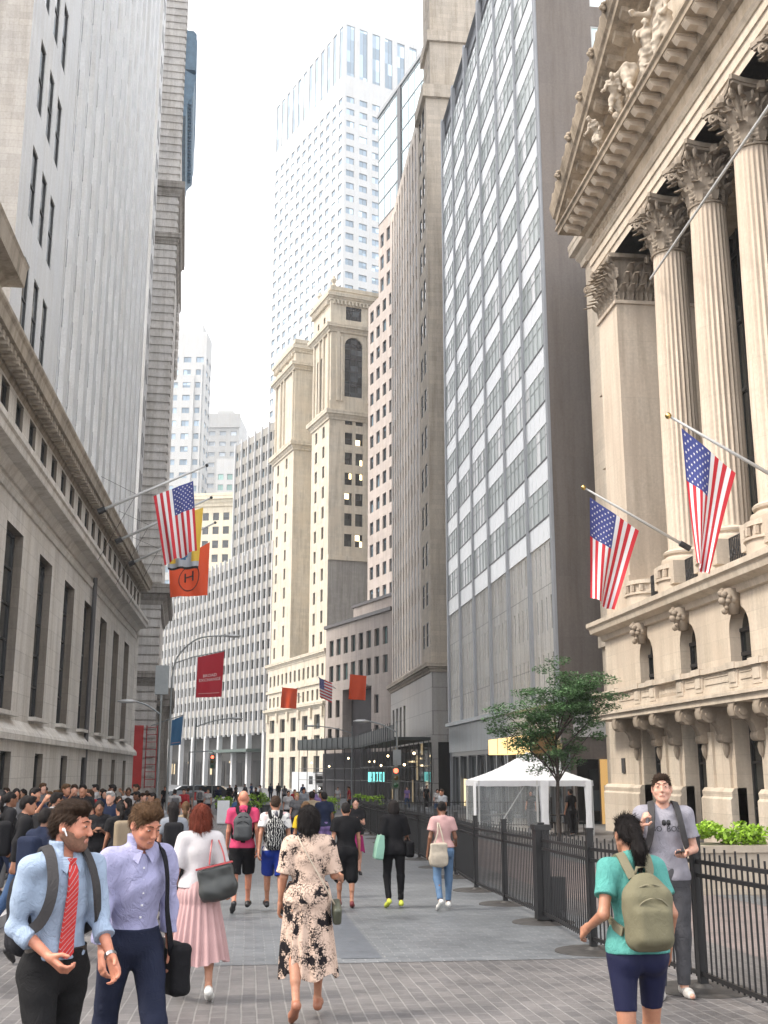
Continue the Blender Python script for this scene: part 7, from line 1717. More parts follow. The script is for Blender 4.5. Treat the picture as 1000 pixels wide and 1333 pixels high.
# ---- tent
def tent():
    x0, x1, y0, y1 = 8.75, 13.3, 43.4, 45.9; t = thing('canopy_tent', 'white peaked canopy tent with clear side sheets and tied white drapes', 'tent', (11.02, 44.65, gz(46)), 0)
    W2, D2 = (x1 - x0) / 2, (y1 - y0) / 2; ez, pz = 2.1, 3.2; fabric = plain('tent_vinyl', (.66, .68, .72), .45, var=.04)
    m = MB(); n = 10
    def rp(u, v): # hipped roof with slight sag
        k = 1 - max(abs(u), abs(v)); return (u * W2, v * D2, ez + (pz - ez) * (k - .10 * sin(pi * k)))
    for i in range(n * 2):
        for j in range(n * 2):
            a, b, c, d = -1 + i / n, -1 + (i + 1) / n, -1 + j / n, -1 + (j + 1) / n; m.face([rp(a, c), rp(b, c), rp(b, d), rp(a, d)])
    per = [(-W2, -D2), (W2, -D2), (W2, D2), (-W2, D2), (-W2, -D2)]
    for (ax_, ay), (bx, by) in zip(per, per[1:]):
        for k in range(12):
            p = [(ax_ + (bx - ax_) * q / 12, ay + (by - ay) * q / 12) for q in (k, k + 1)]; dz = [.2 + .03 * abs(sin(q * 1.3)) for q in (k, k + 1)]
            m.face([(p[0][0] * 1.004, p[0][1] * 1.004, ez), (p[1][0] * 1.004, p[1][1] * 1.004, ez), (p[1][0] * 1.01, p[1][1] * 1.01, ez - dz[1]), (p[0][0] * 1.01, p[0][1] * 1.01, ez - dz[0])])
    m.build('roof', fabric, t, smooth='auto')
    for x, y in ((-W2, -D2), (W2, -D2), (-W2, D2), (W2, D2), (.05, -D2)): m = MB(); m.box(x * .985 - .03, x * .985 + .03, y * .985 - .03, y * .985 + .03, 0, ez); m.build('leg', POLE, t)
    for x, w_ in ((.35, .42), (2.1, .3), (-2.4, .1)):     # tied drapes
        m = MB(); m.loft([[(x + a * w_ * k, -D2 + .06 + b * .1 + .03 * sin(a * 14), z) for a, b in [(-.5, 0), (-.3, 1), (-.1, 0), (.1, 1), (.3, 0), (.5, 1), (.3, -1), (0, -1), (-.3, -1)]] for z, k in ((ez - .05, 1.25), (1.5, 1), (.9, .85), (.1, 1))]); m.build('drape', fabric, t, smooth='auto')
    m_, nt, b = new_mat('clear_vinyl'); b.inputs['Base Color'].default_value = (.6, .65, .68, 1); b.inputs['Roughness'].default_value = .15; tp = N(nt, 'ShaderNodeBsdfTransparent'); ms = N(nt, 'ShaderNodeMixShader'); ms.inputs[0].default_value = .3; L(nt, tp.outputs[0], ms.inputs[1]); L(nt, b.outputs[0], ms.inputs[2]); L(nt, ms.outputs[0], nt.nodes['Material Output'].inputs[0])
    m = MB()
    for k in range(16): m.face([(-W2 + k * .15, -D2 + .03 * sin(k), .05), (-W2 + (k + 1) * .15, -D2 + .03 * sin(k + 1), .05), (-W2 + (k + 1) * .15, -D2 + .02, ez - .1), (-W2 + k * .15, -D2 + .02, ez - .1)])
    m.face([(-W2, -D2, .05), (-W2, D2, .05), (-W2, D2, ez - .1), (-W2, -D2, ez - .1)]); m.build('clear_sheet', m_, t)
    m = MB(); m.tube([(-.35, -D2 + .15, ez - .1), (-1.35, -D2 + .1, .55)], .025, 6); m.build('brace', POLE, t)
    def f(u, v): return Vector((-.9 + u * 1.3, -D2 * 1.012 - .01, ez - .06 - v * .1))
    DKF = plain('dark_furniture', (.02, .02, .022), .5)
    for i, (x, y) in enumerate(((9.6, 45.2), (10.4, 46.6), (12.4, 45.0), (13.1, 46.4))):
        q = thing('bistro_table', ('dark table under the left of the tent', 'dark table at the back of the tent', 'dark table behind the tied drapes', 'dark table under the right of the tent')[i], 'table', (x, y, gz(y)), 0, 'tables under the tent')
        m = MB(); m.lathe([(.01, .7), (.42, .7), (.42, .74), (.01, .74)], 20); m.build('table_top', DKF, q); m = MB(); m.lathe([(.24, 0), (.24, .03), (.03, .06), (.03, .7)], 12); m.build('leg', DKF, q)
    cm = MB(); cm.box(-.22, .22, -.22, .22, .43, .47); cme = cm.mesh('seat', [DKF]); bk = MB(); bk.box(-.22, .22, .2, .24, .47, .9); bke = bk.mesh('backrest', [DKF]); lg = MB(); lg.box(-.015, .015, -.015, .015, 0, .43); lge = lg.mesh('leg', [DKF])
    for i, (x, y, a) in enumerate(((9.1, 44.8, 1.6), (10.2, 45.2, -1.5), (9.8, 46.8, 0.2), (11.9, 44.7, 1.2), (12.9, 45.2, -1.7), (12.5, 44.1, 3.0), (13.3, 45.8, .4), (11.2, 44.4, 2.9))):
        q = thing('chair', f'{ORD[i]} black chair from the left under the tent', 'chair', (x, y, gz(y)), a, 'chairs under the tent'); link('seat', cme, q); link('backrest', bke, q)
        for sx in (-.19, .19):
            for sy in (-.19, .19): link('leg', lge, q, (sx, sy, 0))
tent()
# ---- lamps, signals, banners
def lamp(px, D, H_, arm, label, dirx=1, armz=0, second=False, curved=False):
    x = at(px, D); t = thing('street_lamp', label, 'street lamp', (x, D, gz(D) + .01))
    m = MB(); m.lathe([(.16, 0), (.16, .35), (.09, .5), (.065, .9), (.05, H_)], 10); m.build('pole', STEEL, t, smooth='auto')
    m = MB()
    if curved: pts = smooth_path([(0, 0, H_), (.25 * dirx, 0, H_ + 1.1), (arm * .45 * dirx, 0, H_ + 2.1), (arm * dirx, 0, H_ + 2.3)], 6)
    else: pts = smooth_path([(0, 0, H_ - .6), (arm * .5 * dirx, 0, H_ - .2), (arm * dirx, 0, H_)], 5)
    m.tube(pts, .04, 8); m.build('arm', STEEL, t, smooth=True)
    e = pts[-1]; m = MB(); m.loft([[(e[0] + dirx * xx, w * cos(a), e[2] + h_ * sin(a) - .02) for a in [2 * pi * k / 10 for k in range(10)]] for xx, w, h_ in ((-.1, .05, .04), (.15, .13, .09), (.55, .14, .08), (.75, .04, .03))]); m.build('lamp_head', plain('lamp_housing', (.42, .43, .44), .4, metal=.3), t, smooth=True)
    return t
l1 = lamp(206, 52, 5.6, 1.2, 'grey cobra head street lamp nearest on the left pavement', -1)
m = MB(); m.box(-.3, .3, -.15, .15, 5.9, 7.2); m.box(-.05, .05, -.05, .05, 5.6, 7.2); m.build('junction_box', STEEL, l1)
lamp(219, 62, 7.6, 2.9, 'street lamp with tall curved arm over the left pavement', 1, curved=True)
l3 = lamp(253, 78, 6.3, 2.4, 'tall street lamp with arm reaching right, before the finned block', 1)
l4 = lamp(517, 60, 5.2, 1.6, 'street lamp with arm reaching left beside the scaffold shed', -1)
m = MB(); m.box(-.2, .2, -.12, .12, 2.9, 3.7); m.build('signal_box', STEEL, l4); 
l5 = lamp(458, 96, 6.6, 3.2, 'thin street lamp before the dark recess of the low granite block', -1)
def signal(px, D, z, label, lit=(1, .12, .05), armx=0):
    x = at(px, D); t = thing('traffic_signal', label, 'traffic signal', (x, D, gz(D))); m = MB(); m.tube([(0, 0, 0), (0, 0, z + .9)], .06, 8)
    if armx: m.tube([(0, 0, z + .8), (armx, 0, z + .9)], .05, 6)
    m.build('pole', STEEL, t); ax_ = armx
    m = MB(); m.box(ax_ - .18, ax_ + .18, -.16, .16, z - .5, z + .6); m.build('housing', plain('signal_housing', (.05, .07, .05), .5), t)
    for k, c in enumerate(((1, .1, .04), (.25, .15, .02), (.02, .2, .06))):
        m = MB(); m.T = Matrix.Translation((ax_, -.165, z + .4 - k * .36)) @ Matrix.Rotation(pi / 2, 4, 'X'); m.lathe([(.0, .02), (.12, .0), (.13, -.01), (.0, -.01)], 12); m.T = None
        m.build('lens', emit('signal_red', (1, .1, .05), 2.5) if k == 0 else plain('lens_%d' % k, sc(c, .3), .2), t)
signal(277, 100, 3.6, 'traffic signal showing red before the finned block')
signal(246, 96, 3.6, 'traffic signal beside the tall street lamp', armx=1.9)
signal(515, 58, 2.2, 'red pedestrian signal on the pole by the scaffold shed')
def banner(x, y, z0, z1, w, slant, mat, label, lines=(), pole=True):
    f = cloth_fn((x, y, z1 - slant), (x + w, y, z1), (x + w - .08, y + .02, z0 + .02), (x - .03, y, z0 - .05), (0, 1, 0), .08, 1.1, x)
    o = link('banner', plain_flag('banner', f, [mat], lambda u, v: 0), label=label, cat='banner')
    for i, (s_, u0, u1, vc, hv) in enumerate(lines): text_on(o, s_, f, u0, u1, vc, hv, plain('banner_lettering', (.75, .65, .65), .7), off=-.03, flip=False)
    m = MB()
    m.loft([[f(u, .90) + Vector((0, -.03, 0)), f(u, .915) + Vector((0, -.03, 0))] for u in [.1 + .8 * k / 10 for k in range(11)]], close=False, caps=False); m.build('rule_line', plain('banner_rule', (.6, .3, .3), .7), o)
    m = MB(); m.tube([(x - 1.3, y + .02, z1 - slant - .35), (x - .3, y + .02, z1 - slant + .02), (x + w + .05, y + .02, z1 + .05)], .035, 6); m.build('rod', STEEL, o)
    return o
x_ = at(252, 70); banner(x_, 70, 6.25, 9.05, 1.62, .38, FC['crimson'], 'crimson banner reading BROAD EXCHANGE hanging over the left pavement', [('BROAD', .24, .76, .49, .07), ('EXCHANGE', .1, .92, .59, .07)])
x_ = at(221, 74); banner(x_, 74, 3.45, 5.3, .72, .3, FC['skyb'], 'slate blue banner on the left pavement before the banded tower', [])
# red sign panel with frame on the banded tower base
t = thing('red_sign', 'tall red sign panel with a red ladder frame on the banded stone base', 'sign', (-8.9, 111.6, 0)); m = MB(); m.box(-2.3, -1.35, -.2, -.08, .2, 6.1); m.build('panel', plain('sign_red', (.45, .02, .02), .5, var=.15, vs=1), t)
m = MB()
for x in (-1.1, -.1): m.box(x, x + .1, -.2, -.1, .2, 6.1)
for k in range(9): m.box(-1.1, 0, -.2, -.1, .3 + k * .7, .36 + k * .7)
m.build('frame', plain('frame_red', (.35, .03, .03), .5), t)
# ---- sidewalk shed
def shed(name, label, loc, ang, L__, dp=2.6, zt=4.5):
    D_ = plain('shed_green_black', (.022, .03, .028), .6); P_ = plain('scaffold_pipe', (.10, .10, .10), .5, metal=.3); t = thing(name, label, 'scaffold shed', loc, ang)
    m = MB(); m.box(0, L__, 0, dp, zt, zt + .25); m.build('deck', D_, t)
    m = MB(); m.box(0, L__, -.05, .0, zt + .2, zt + 1.25); 
    for k in range(int(L__ / 1.6)): m.box(k * 1.6, k * 1.6 + .06, -.1, -.05, zt, zt + 1.45)
    m.build('parapet', plain('shed_hoarding', (.016, .024, .025), .55, var=.25, vs=.8), t)
    n = int(L__ / 2.9) + 1
    for i in range(n):
        for y in (.1, dp - .1): m = MB(); m.tube([(i * 2.9 + .1, y, 0), (i * 2.9 + .1, y, zt)], .045, 6); m.build('post', P_, t)
    m = MB()
    for z in (2.0, 3.3): m.tube([(0, .1, z), (L__, .1, z)], .03, 5); m.tube([(0, dp - .1, z), (L__, dp - .1, z)], .03, 5)
    m.build('rail', P_, t)
    for i in range(0, n, 2):
        m = MB(); m.T = Matrix.Translation((i * 2.9 + 1.3, dp * .5, zt - 1.5 + .5 * sin(i * 2.1))); m.lathe([(0, -.1), (.09, -.05), (.11, .02), (.06, .1), (0, .12)], 10); m.T = None; m.build('bulb', emit('warm_bulb', (1, .78, .45), 4.0), t)
    return t
shed('scaffold_shed', 'dark sidewalk shed with parapet and bulbs along the ribbed tower base', (11.6, 121, gz(110)), -pi / 2, 29.5, 3.0, 5.4)
shed('scaffold_shed', 'dark sidewalk shed with parapet bending away before the low granite block', (5.9, 141, gz(130)), atan2(-.951, .309) , 21.0, 2.6, 5.5)
t = thing('lit_board', 'small glowing cyan board with dark figures under the scaffold shed', 'sign', (at(490, 112), 112, gz(112) + 1.9)); m = MB(); m.box(-.8, .8, 0, .1, 0, .95); m.build('screen', emit('cyan_screen', (.25, .85, .8), .6), t)
m = MB()
for x in (-.45, -.05, .15, .42): m.box(x, x + .1, -.02, -.005, .12, .8)
m.box(-.55, -.33, -.02, -.005, .42, .5); m.build('figures', plain('board_dark', (.02, .05, .05), .5), t)
m = MB(); m.box(-.05, .05, .02, .08, -1.9, 0); m.build('stand', FR_DK, t)
# white sign board
t = thing('sign_board', 'white A-frame sign board standing mid street between two potted shrubs', 'sign', (at(292.5, 58), 58, gz(58))); m = MB(); m.loft([[(-.3, -.2, .05), (.3, -.2, .05), (.3, -.17, .05), (-.3, -.17, .05)], [(-.3, -.02, 1.15), (.3, -.02, 1.15), (.3, 0, 1.15), (-.3, 0, 1.15)]]); m.build('front_panel', plain('sign_white', (.72, .75, .78), .4), t)
m = MB(); m.loft([[(-.3, .25, .0), (.3, .25, .0), (.3, .28, .0), (-.3, .28, .0)], [(-.3, .01, 1.15), (.3, .01, 1.15), (.3, .04, 1.15), (-.3, .04, 1.15)]]); m.build('back_panel', plain('sign_white', (.72, .75, .78), .4), t)
# ---- vehicles
TY = plain('tyre', (.02, .02, .02), .8); RIM = plain('rim', (.4, .4, .42), .3, metal=.8); CG = plain('car_glass', (.02, .025, .03), .05)
def wheel(t, x, y, r):
    m = MB(); m.T = Matrix.Translation((x, y, r)) @ Matrix.Rotation(pi / 2, 4, 'Y'); m.lathe([(r * .6, -.11), (r * .95, -.11), (r, -.07), (r, .07), (r * .95, .11), (r * .6, .11)], 18); m.T = None; w_ = m.build('wheel', TY, t, smooth='auto')
    m = MB(); m.T = Matrix.Translation((x, y, r)) @ Matrix.Rotation(pi / 2, 4, 'Y'); m.lathe([(.02, -.09), (r * .6, -.1), (r * .6, .1), (.02, .09)], 12); m.T = None; m.build('rim', RIM, w_)
def car(label, x, y, h, col, group='cars at the far crossing'):
    t = thing('parked_car', label, 'car', (x, y, gz(y) + .01), radians(h), group); pn = plain('car_paint_' + '_'.join('%02d' % int(c * 99) for c in col), col, .25)
    low = [(-2.2, .35), (-2.25, .6), (-2.1, .85), (-1.2, .95), (1.6, .95), (2.2, .85), (2.25, .55), (2.15, .3)]
    def rings(prof, ws): return [[(w_, yy, zz) for yy, zz in prof] for w_ in ws]
    m = MB(); m.loft([[(k * .88, yy * q, zz) for yy, zz in low] for k, q in ((-1, .96), (-.97, 1), (.97, 1), (1, .96))]); m.build('body', pn, t, smooth='auto')
    m = MB(); m.loft([[(-.8, -1.35, .94), (-.62, -.55, 1.42), (-.62, 1.0, 1.42), (-.8, 1.75, .94)], [(.8, -1.35, .94), (.62, -.55, 1.42), (.62, 1.0, 1.42), (.8, 1.75, .94)]]); m.build('glasshouse', CG, t)
    m = MB(); m.box(-.61, .61, -.5, .98, 1.42, 1.46); m.build('roof', pn, t)
    for sx in (-.8, .8):
        for sy in (-1.4, 1.4): wheel(t, sx, sy, .33)
        m = MB(); m.box(sx * .75 - .15, sx * .75 + .15, -2.27, -2.2, .6, .74); m.build('headlight', emit('head_lamp', (1, .9, .75), 1.5), t)
car('silver car at the far crossing, left of the others', at(243, 128), 128, -78, (.45, .5, .55)); car('pale blue car behind the black car at the far crossing', at(262, 134), 134, 75, (.35, .42, .48)); car('black car nearest at the far crossing', at(283, 124), 124, 82, (.015, .015, .018)); car('dark car parked beside the white delivery truck', at(446, 140), 140, 10, (.2, .25, .28))
def truck():
    D = 146; t = thing('delivery_truck', 'white step van delivery truck parked before the cream tower', 'truck', (at(408, D), D, gz(D)), radians(24)); W_ = plain('truck_white', (.6, .63, .66), .35, var=.05)
    m = MB(); m.box(-1.15, 1.15, -2.2, 3.8, .55, 3.0); m.loft([[(-1.15, -2.2, .55), (1.15, -2.2, .55), (1.15, -2.2, 2.85), (-1.15, -2.2, 2.85)], [(-1.1, -2.9, .55), (1.1, -2.9, .55), (1.05, -2.5, 2.75), (-1.05, -2.5, 2.75)]]); m.box(-1.05, 1.05, -3.4, -2.8, .55, 1.45); m.build('body', W_, t)
    m = MB()
    for s_ in (-1, 1): m.loft([[(s_ * .06, -2.83, 1.65), (s_ * .98, -2.83, 1.65), (s_ * .94, -2.6, 2.5), (s_ * .06, -2.6, 2.5)], [(s_ * .06, -2.78, 1.65), (s_ * .98, -2.78, 1.65), (s_ * .94, -2.55, 2.5), (s_ * .06, -2.55, 2.5)]])
    m.build('windscreen', CG, t); m = MB(); m.box(-1.17, -1.15, -2.1, -1.1, 1.5, 2.5); m.box(-.8, .8, -3.43, -3.4, .8, 1.25); m.box(-1.1, 1.1, -3.5, -3.35, .45, .62); m.build('grille', CG, t)
    for sx in (-1.0, 1.0):
        for sy in (-2.4, 2.6): wheel(t, sx, sy, .42)
        m = MB(); m.box(sx * .85 - .1, sx * .85 + .1, -3.44, -3.4, .9, 1.1); m.build('headlight', emit('head_lamp', (1, .9, .75), 1.5), t)
truck()
# red barrier by the kerb
t = thing('barrier', 'red and white barrier board near the cars at the far crossing', 'barrier', (at(257, 92), 92, gz(92))); m = MB(); m.box(-1.0, 1.0, -.04, .04, .6, 1.2); m.build('board', plain('barrier_red', (.5, .05, .05), .5), t)
for x in (-.9, .9): m = MB(); m.box(x - .04, x + .04, -.3, .3, 0, .06); m.box(x - .04, x + .04, -.03, .03, .06, 1.3); m.build('leg', FR_DK, t)
# ============ CROWD: a few figures built once, then copied part by part with their own clothes
ARCH = {}
def arch(key):
    if key in ARCH: return ARCH[key]
    v = .017; C0 = cloth('crowd_base', (.2, .2, .2))
    spec = dict(
        stand_m=('m', ((3, 2), (-3, 4)), ((-4, 8, 14, 0), (4, 8, 18, 0)), 'short', .6, .97, None), stand_f=('f', ((2, 2), (-4, 8)), ((4, 10, 40, -10), (-4, 10, 20, 0)), 'long', .6, .97, None),
        walk_m=('m', walk(1), ((-18, 8, 14, 0), (18, 8, 22, 0)), 'short', 1.95, .97, None), walk_f=('f', walk(.8), ((-12, 8, 20, 0), (14, 8, 20, 0)), 'pony', .6, .97, None),
        shorts_m=('m', walk(.7), ((-10, 8, 14, 0), (12, 8, 20, 0)), 'short', .6, .46, None), phone_f=('f', ((4, 2), (-2, 2)), ((20, 8, 95, 15), (-2, 10, 16, 0)), 'bob', .6, .97, None),
        arms_m=('m', ((2, 2), (-4, 2)), ((30, 12, 95, 45), (24, 12, 100, 45)), 'cap', .6, .97, None), dress_f=('f', ((2, 2), (-3, 4)), ((20, 8, 95, 40), (16, 8, 100, 45)), 'long', .6, 0, (1.06, .5)),
        photo_m=('m', ((4, 2), (-4, 2)), ((70, 8, 75, 10), (60, 10, 80, 15)), 'short', .6, .97, None))[key]
    sx, lg, ar, hs, sl, bl, sk = spec; J = skeleton(1.72 if sx == 'm' else 1.63, sx, 2, lg, ar, (0, 3))
    pr = [('shirt', shirt_mesh(J, v, C0, sl, .022, .9, seed=len(ARCH)))]
    if bl: pr.append(('trousers', trouser_mesh(J, v, C0, bl, .022, 1.02, flare=.01)))
    if sk: pr.append(('skirt', skirt_mesh(J, C0, sk[0], sk[1], (.14, .11), (.22, .17), 12, .1, n=72)))
    pr.append(('hair', hair_mesh(J, .014, HR['dark'], hs))); pr += [('shoe', shoe_mesh(J, sd, .016, SHOE_B)) for sd in 'RL']
    F = Fld(J['T']((0, -.3, 1.2)) - .35, J['T']((0, -.3, 1.2)) + .35, .02); F.rbox(J['T']((0, -.25, 1.2)), [.14, .09, .22], .06); bag = F.mesh('pack', C0)
    ARCH[key] = (J, pr, bag); return ARCH[key]
PAL = dict(k=(.014, .014, .016), w=(.50, .49, .50), n=(.02, .028, .06), g=(.16, .16, .17), l=(.30, .32, .36), b=(.06, .11, .22), r=(.38, .03, .04), p=(.26, .18, .40), t=(.34, .27, .19), m=(.35, .03, .14), o=(.5, .2, .06), y=(.5, .38, .06), c=(.30, .16, .13), e=(.05, .12, .08))
PN = dict(k='black', w='white', n='navy', g='grey', l='pale grey', b='blue', r='red', p='purple', t='tan', m='magenta', o='orange', y='yellow', c='dusky pink', e='dark green')
def cm_(k): return cloth('crowd_' + PN[k].replace(' ', '_'), PAL[k])
BODY = {}
def crowd(key, px, D, h, top, bot, label, group, hair='black', sk='tan', S_=1.0, bag=None, dz=0.0):
    J, pr, bm = arch(key); x = at(px, D) if px is not None else 0
    if key not in BODY:
        lo, hi = bounds(J); F = Fld(lo, hi, .017); limb_body(F, J, -.004); head_sdf(F, J, False)
        for sd in 'RL':
            F.cone(J['ank' + sd], (J['ank' + sd] + J['heel' + sd]) / 2, .034, .03, .02); hand(F, J, sd, 35, None, 1.5)
        BODY[key] = F.mesh('person', SK['tan'])
    z = gz(D) + (.155 if x < -3.4 else .006) + dz
    o = link('person', BODY[key], None, (x, D, z), radians(h), label, 'person', group); o.scale = (S_, S_, S_)
    def setm(ob, mt): ob.material_slots[0].link = 'OBJECT'; ob.material_slots[0].material = mt
    setm(o, SK[sk])
    for nm, me in pr:
        c = link(nm, me, o)
        if nm == 'shirt': setm(c, cm_(top))
        elif nm in ('trousers', 'skirt'): setm(c, cm_(bot))
        elif nm == 'hair': setm(c, HR[hair] if not key == 'arms_m' else cm_('k'))
        elif nm == 'shoe': setm(c, SHOE_W if (len(label) % 3 == 0) else SHOE_B)
    if bag:
        b = link('backpack', bm, None, (x, D, z), radians(h), PN[bag] + ' backpack worn by the ' + label.replace('person', 'person', 1), 'backpack'); b['label'] = ' '.join(b['label'].split()[:16]); b.scale = (S_, S_, S_); setm(b, cm_(bag))
    return o
G1 = 'people crowding the left pavement'; G2 = 'people scattered far down the street'; G3 = 'people by the scaffold shed'
crowd('walk_m', 36, 15.6, -75, 'k', 'b', 'person in black cap and black tee with jeans, biggest at the left edge', G1, bag='k')
ARCHX = [
 ('arms_m', 4, 20, 200, 'w', 'g', 'person in white with pale cap at the far left edge', 'dark', 'fair', .98, None), ('stand_m', -8, 14, 100, 'k', 'k', 'person all in black cut by the left frame edge', 'black', 'tan', 1.0, None),
 ('walk_f', 14, 17.6, -60, 'k', 'n', 'person in black tee and navy trousers behind the black capped man', 'black', 'brown', 1.0, 'n'), ('stand_f', 24, 25, 170, 'g', 'k', 'person in grey with long hair by the left wall', 'dark', 'fair', 1, None),
 ('photo_m', 46, 21, -120, 'n', 'g', 'person in navy raising both hands beside the left wall', 'black', 'tan', 1.0, None), ('walk_m', 62, 13.2, -30, 'n', 'g', 'person in navy stooping just behind the tie man', 'black', 'brown', .92, 'n'),
 ('shorts_m', 74, 19.5, -50, 'w', 'g', 'person in white tee and grey shorts with dark backpack on the left', 'black', 'tan', 1.03, 'k'), ('stand_f', 84, 28, 190, 'p', 'k', 'person in purple top far along the left wall', 'brown', 'fair', 1, None),
 ('stand_m', 99, 26, 180, 'g', 'n', 'person in grey above the tie man, left of a twin', 'dark', 'fair', 1.03, None), ('stand_m', 110, 25, 175, 'k', 'n', 'person in black facing the street behind the tie man', 'black', 'tan', 1.03, None),
 ('phone_f', 121, 31, 150, 'r', 'k', 'person in red looking at a phone by the left wall', 'dark', 'tan', 1, None), ('dress_f', 132, 19.5, 190, 'k', 'k', 'person in long black dress with crossed arms', 'black', 'brown', 1.02, None),
 ('stand_m', 147, 23, 160, 'n', 'k', 'person with grey hair in navy shirt behind the black dress', 'grey', 'fair', 1.04, None), ('walk_f', 160, 18.8, 20, 'k', 'k', 'person in black with beige bag between the two suited men', 'black', 'tan', 1.0, 't'),
 ('stand_f', 157, 29, 200, 'e', 'k', 'person in dark green against the left wall', 'dark', 'tan', 1, None), ('phone_f', 170, 27, 120, 'k', 'g', 'person in black turned sideways above the lavender man', 'black', 'fair', 1, None),
 ('stand_m', 182, 33, 100, 'k', 'n', 'person in black leaning by the banded base', 'black', 'brown', 1, None), ('walk_m', 193, 38, 10, 'g', 'k', 'person in long grey sleeves walking by the lamp post', 'dark', 'tan', 1, 'n'),
 ('walk_f', 207, 24, 30, 'l', 'k', 'person in pale grey walking near the lamp post', 'brown', 'fair', 1, None), ('stand_f', 228, 17.2, 8, 'l', 'k', 'person with very long black hair in pale grey top, left of the pink skirt', 'black', 'tan', 1.0, 'k'),
 ('walk_f', 244, 19.5, 0, 't', 'n', 'person in tan top with dark ponytail beside the long haired one', 'brown', 'fair', 1.0, None), ('stand_m', 90, 35, 150, 'l', 'b', 'person in pale grey tee far along the left wall', 'brown', 'fair', 1.0, None),
 ('stand_f', 136, 38, 100, 'w', 'b', 'person in white top and blue trousers far along the left wall', 'dark', 'fair', 1.0, None), ('arms_m', 60, 30, 190, 'b', 'k', 'person in blue tee and dark cap by the left wall', 'black', 'tan', 1.0, None)]
XT = ['leftmost', 'second', 'third', 'fourth', 'fifth', 'sixth', 'seventh', 'eighth', 'ninth', 'tenth', 'eleventh', 'twelfth', 'thirteenth', 'fourteenth', 'fifteenth', 'sixteenth', 'seventeenth', 'eighteenth', 'nineteenth', 'twentieth', 'last']
_r = random.Random(31)
for i in range(21):
    tp = _r.choice('kkknngwblk'); bt = _r.choice('kkngb'); ky = _r.choice(['stand_m', 'stand_f', 'walk_m', 'photo_m', 'phone_f', 'walk_f'])
    crowd(ky, -6 + i * 10.3 + _r.uniform(-3, 3), _r.uniform(22, 31) + i * .35, _r.uniform(60, 300), tp, bt, f'person in {PN[tp]} top, {XT[i]} from the left in the back row of the crowd', G1, _r.choice(['black', 'dark', 'brown', 'black']), _r.choice(['tan', 'fair', 'brown', 'olive']), _r.uniform(.95, 1.05))
for a in ARCHX: crowd(a[0], a[1], a[2], a[3], a[4], a[5], a[6], G1, a[7], a[8], a[9], a[10])
X2 = [
 ('stand_m', 229, 46, 10, 'w', 'k', 'person in white shirt and black trousers right of the left lamp posts', 'black', 'tan'), ('walk_m', 241, 52, 170, 'r', 'w', 'person in red top approaching beside the tall street lamp', 'dark', 'fair'),
 ('shorts_m', 246, 60, 0, 'g', 'k', 'person in grey tee and shorts behind the tall street lamp', 'dark', 'tan'), ('walk_f', 272, 66, 180, 'w', 'n', 'person in white before the black car', 'brown', 'fair'),
 ('stand_f', 313, 34, 0, 'b', 'b', 'person in blue behind the man in bright pink', 'brown', 'fair'), ('walk_m', 334, 70, 160, 'k', 'k', 'person all in black crossing the open street centre', 'black', 'brown'),
 ('stand_m', 340, 92, 90, 'w', 'k', 'person in white standing by the far planters', 'dark', 'fair'), ('walk_m', 353, 118, 0, 'n', 'n', 'person in navy walking far up the street', 'black', 'tan'),
 ('walk_m', 363, 122, 0, 'k', 'k', 'person in black walking beside the far one in navy', 'black', 'tan'), ('walk_f', 376, 50, 190, 'w', 'k', 'person in white tee walking towards the camera past the blotted dress', 'black', 'tan'),
 ('stand_f', 387, 38, 180, 'g', 'n', 'blond person in grey facing the camera above the round dark hair', 'blonde', 'fair'), ('walk_f', 384, 62, 200, 'r', 'k', 'person in red behind the white tee walker', 'dark', 'fair'),
 ('walk_m', 396, 56, 180, 'l', 'b', 'person in pale grey walking towards the camera in mid street', 'dark', 'tan'), ('walk_f', 409, 60, 185, 'p', 'g', 'person in purple walking behind the pale grey one', 'brown', 'fair'),
 ('shorts_m', 407, 30, 5, 't', 'n', 'person in tan tee with dark hair walking away right of the blotted dress', 'black', 'brown'), ('walk_f', 418, 44, 185, 'p', 'k', 'person in light purple shirt facing the camera with dark trousers', 'dark', 'tan'),
 ('stand_m', 423, 29, 20, 'n', 'p', 'person in navy with purple trousers left of the fence', 'black', 'brown'), ('dress_f', 463, 25.5, 178, 'k', 'm', 'person in black top and magenta skirt with arms crossed by the fence', 'black', 'fair'),
 ('stand_m', 455, 78, 90, 'r', 'k', 'person in red beyond the fence end', 'dark', 'tan'), ('walk_f', 440, 84, 180, 'w', 'w', 'person all in white beyond the fence end', 'brown', 'fair'),
 ('walk_m', 300, 98, 180, 'k', 'k', 'person in black between the sign board and the cars', 'black', 'tan'), ('walk_m', 320, 108, 60, 'g', 'n', 'person in grey by the finned block posts', 'black', 'tan'),
 ('walk_f', 308, 112, 60, 'k', 'k', 'person in black by the finned block posts', 'dark', 'tan'), ('stand_m', 328, 116, 60, 'b', 'n', 'person in blue by the finned block posts', 'dark', 'fair'), ('walk_m', 285, 84, 180, 'n', 'g', 'person in navy beside the lime shrub', 'black', 'tan'),
 ('walk_f', 216, 70, 180, 'k', 'k', 'person in black by the banded base corner', 'black', 'tan'), ('walk_m', 262, 76, 0, 'w', 'k', 'person in white with black trousers beside the barrier', 'dark', 'tan'), ('stand_f', 371, 100, 0, 'g', 'k', 'person in grey before the delivery truck', 'dark', 'tan'), ('walk_m', 395, 104, 30, 'b', 'k', 'person in blue right under the delivery truck', 'dark', 'tan')]
for a in X2: crowd(a[0], a[1], a[2], a[3], a[4], a[5], a[6], G2, a[7], a[8], 1.0, 'g' if a[1] in (229, 334, 262) else None)
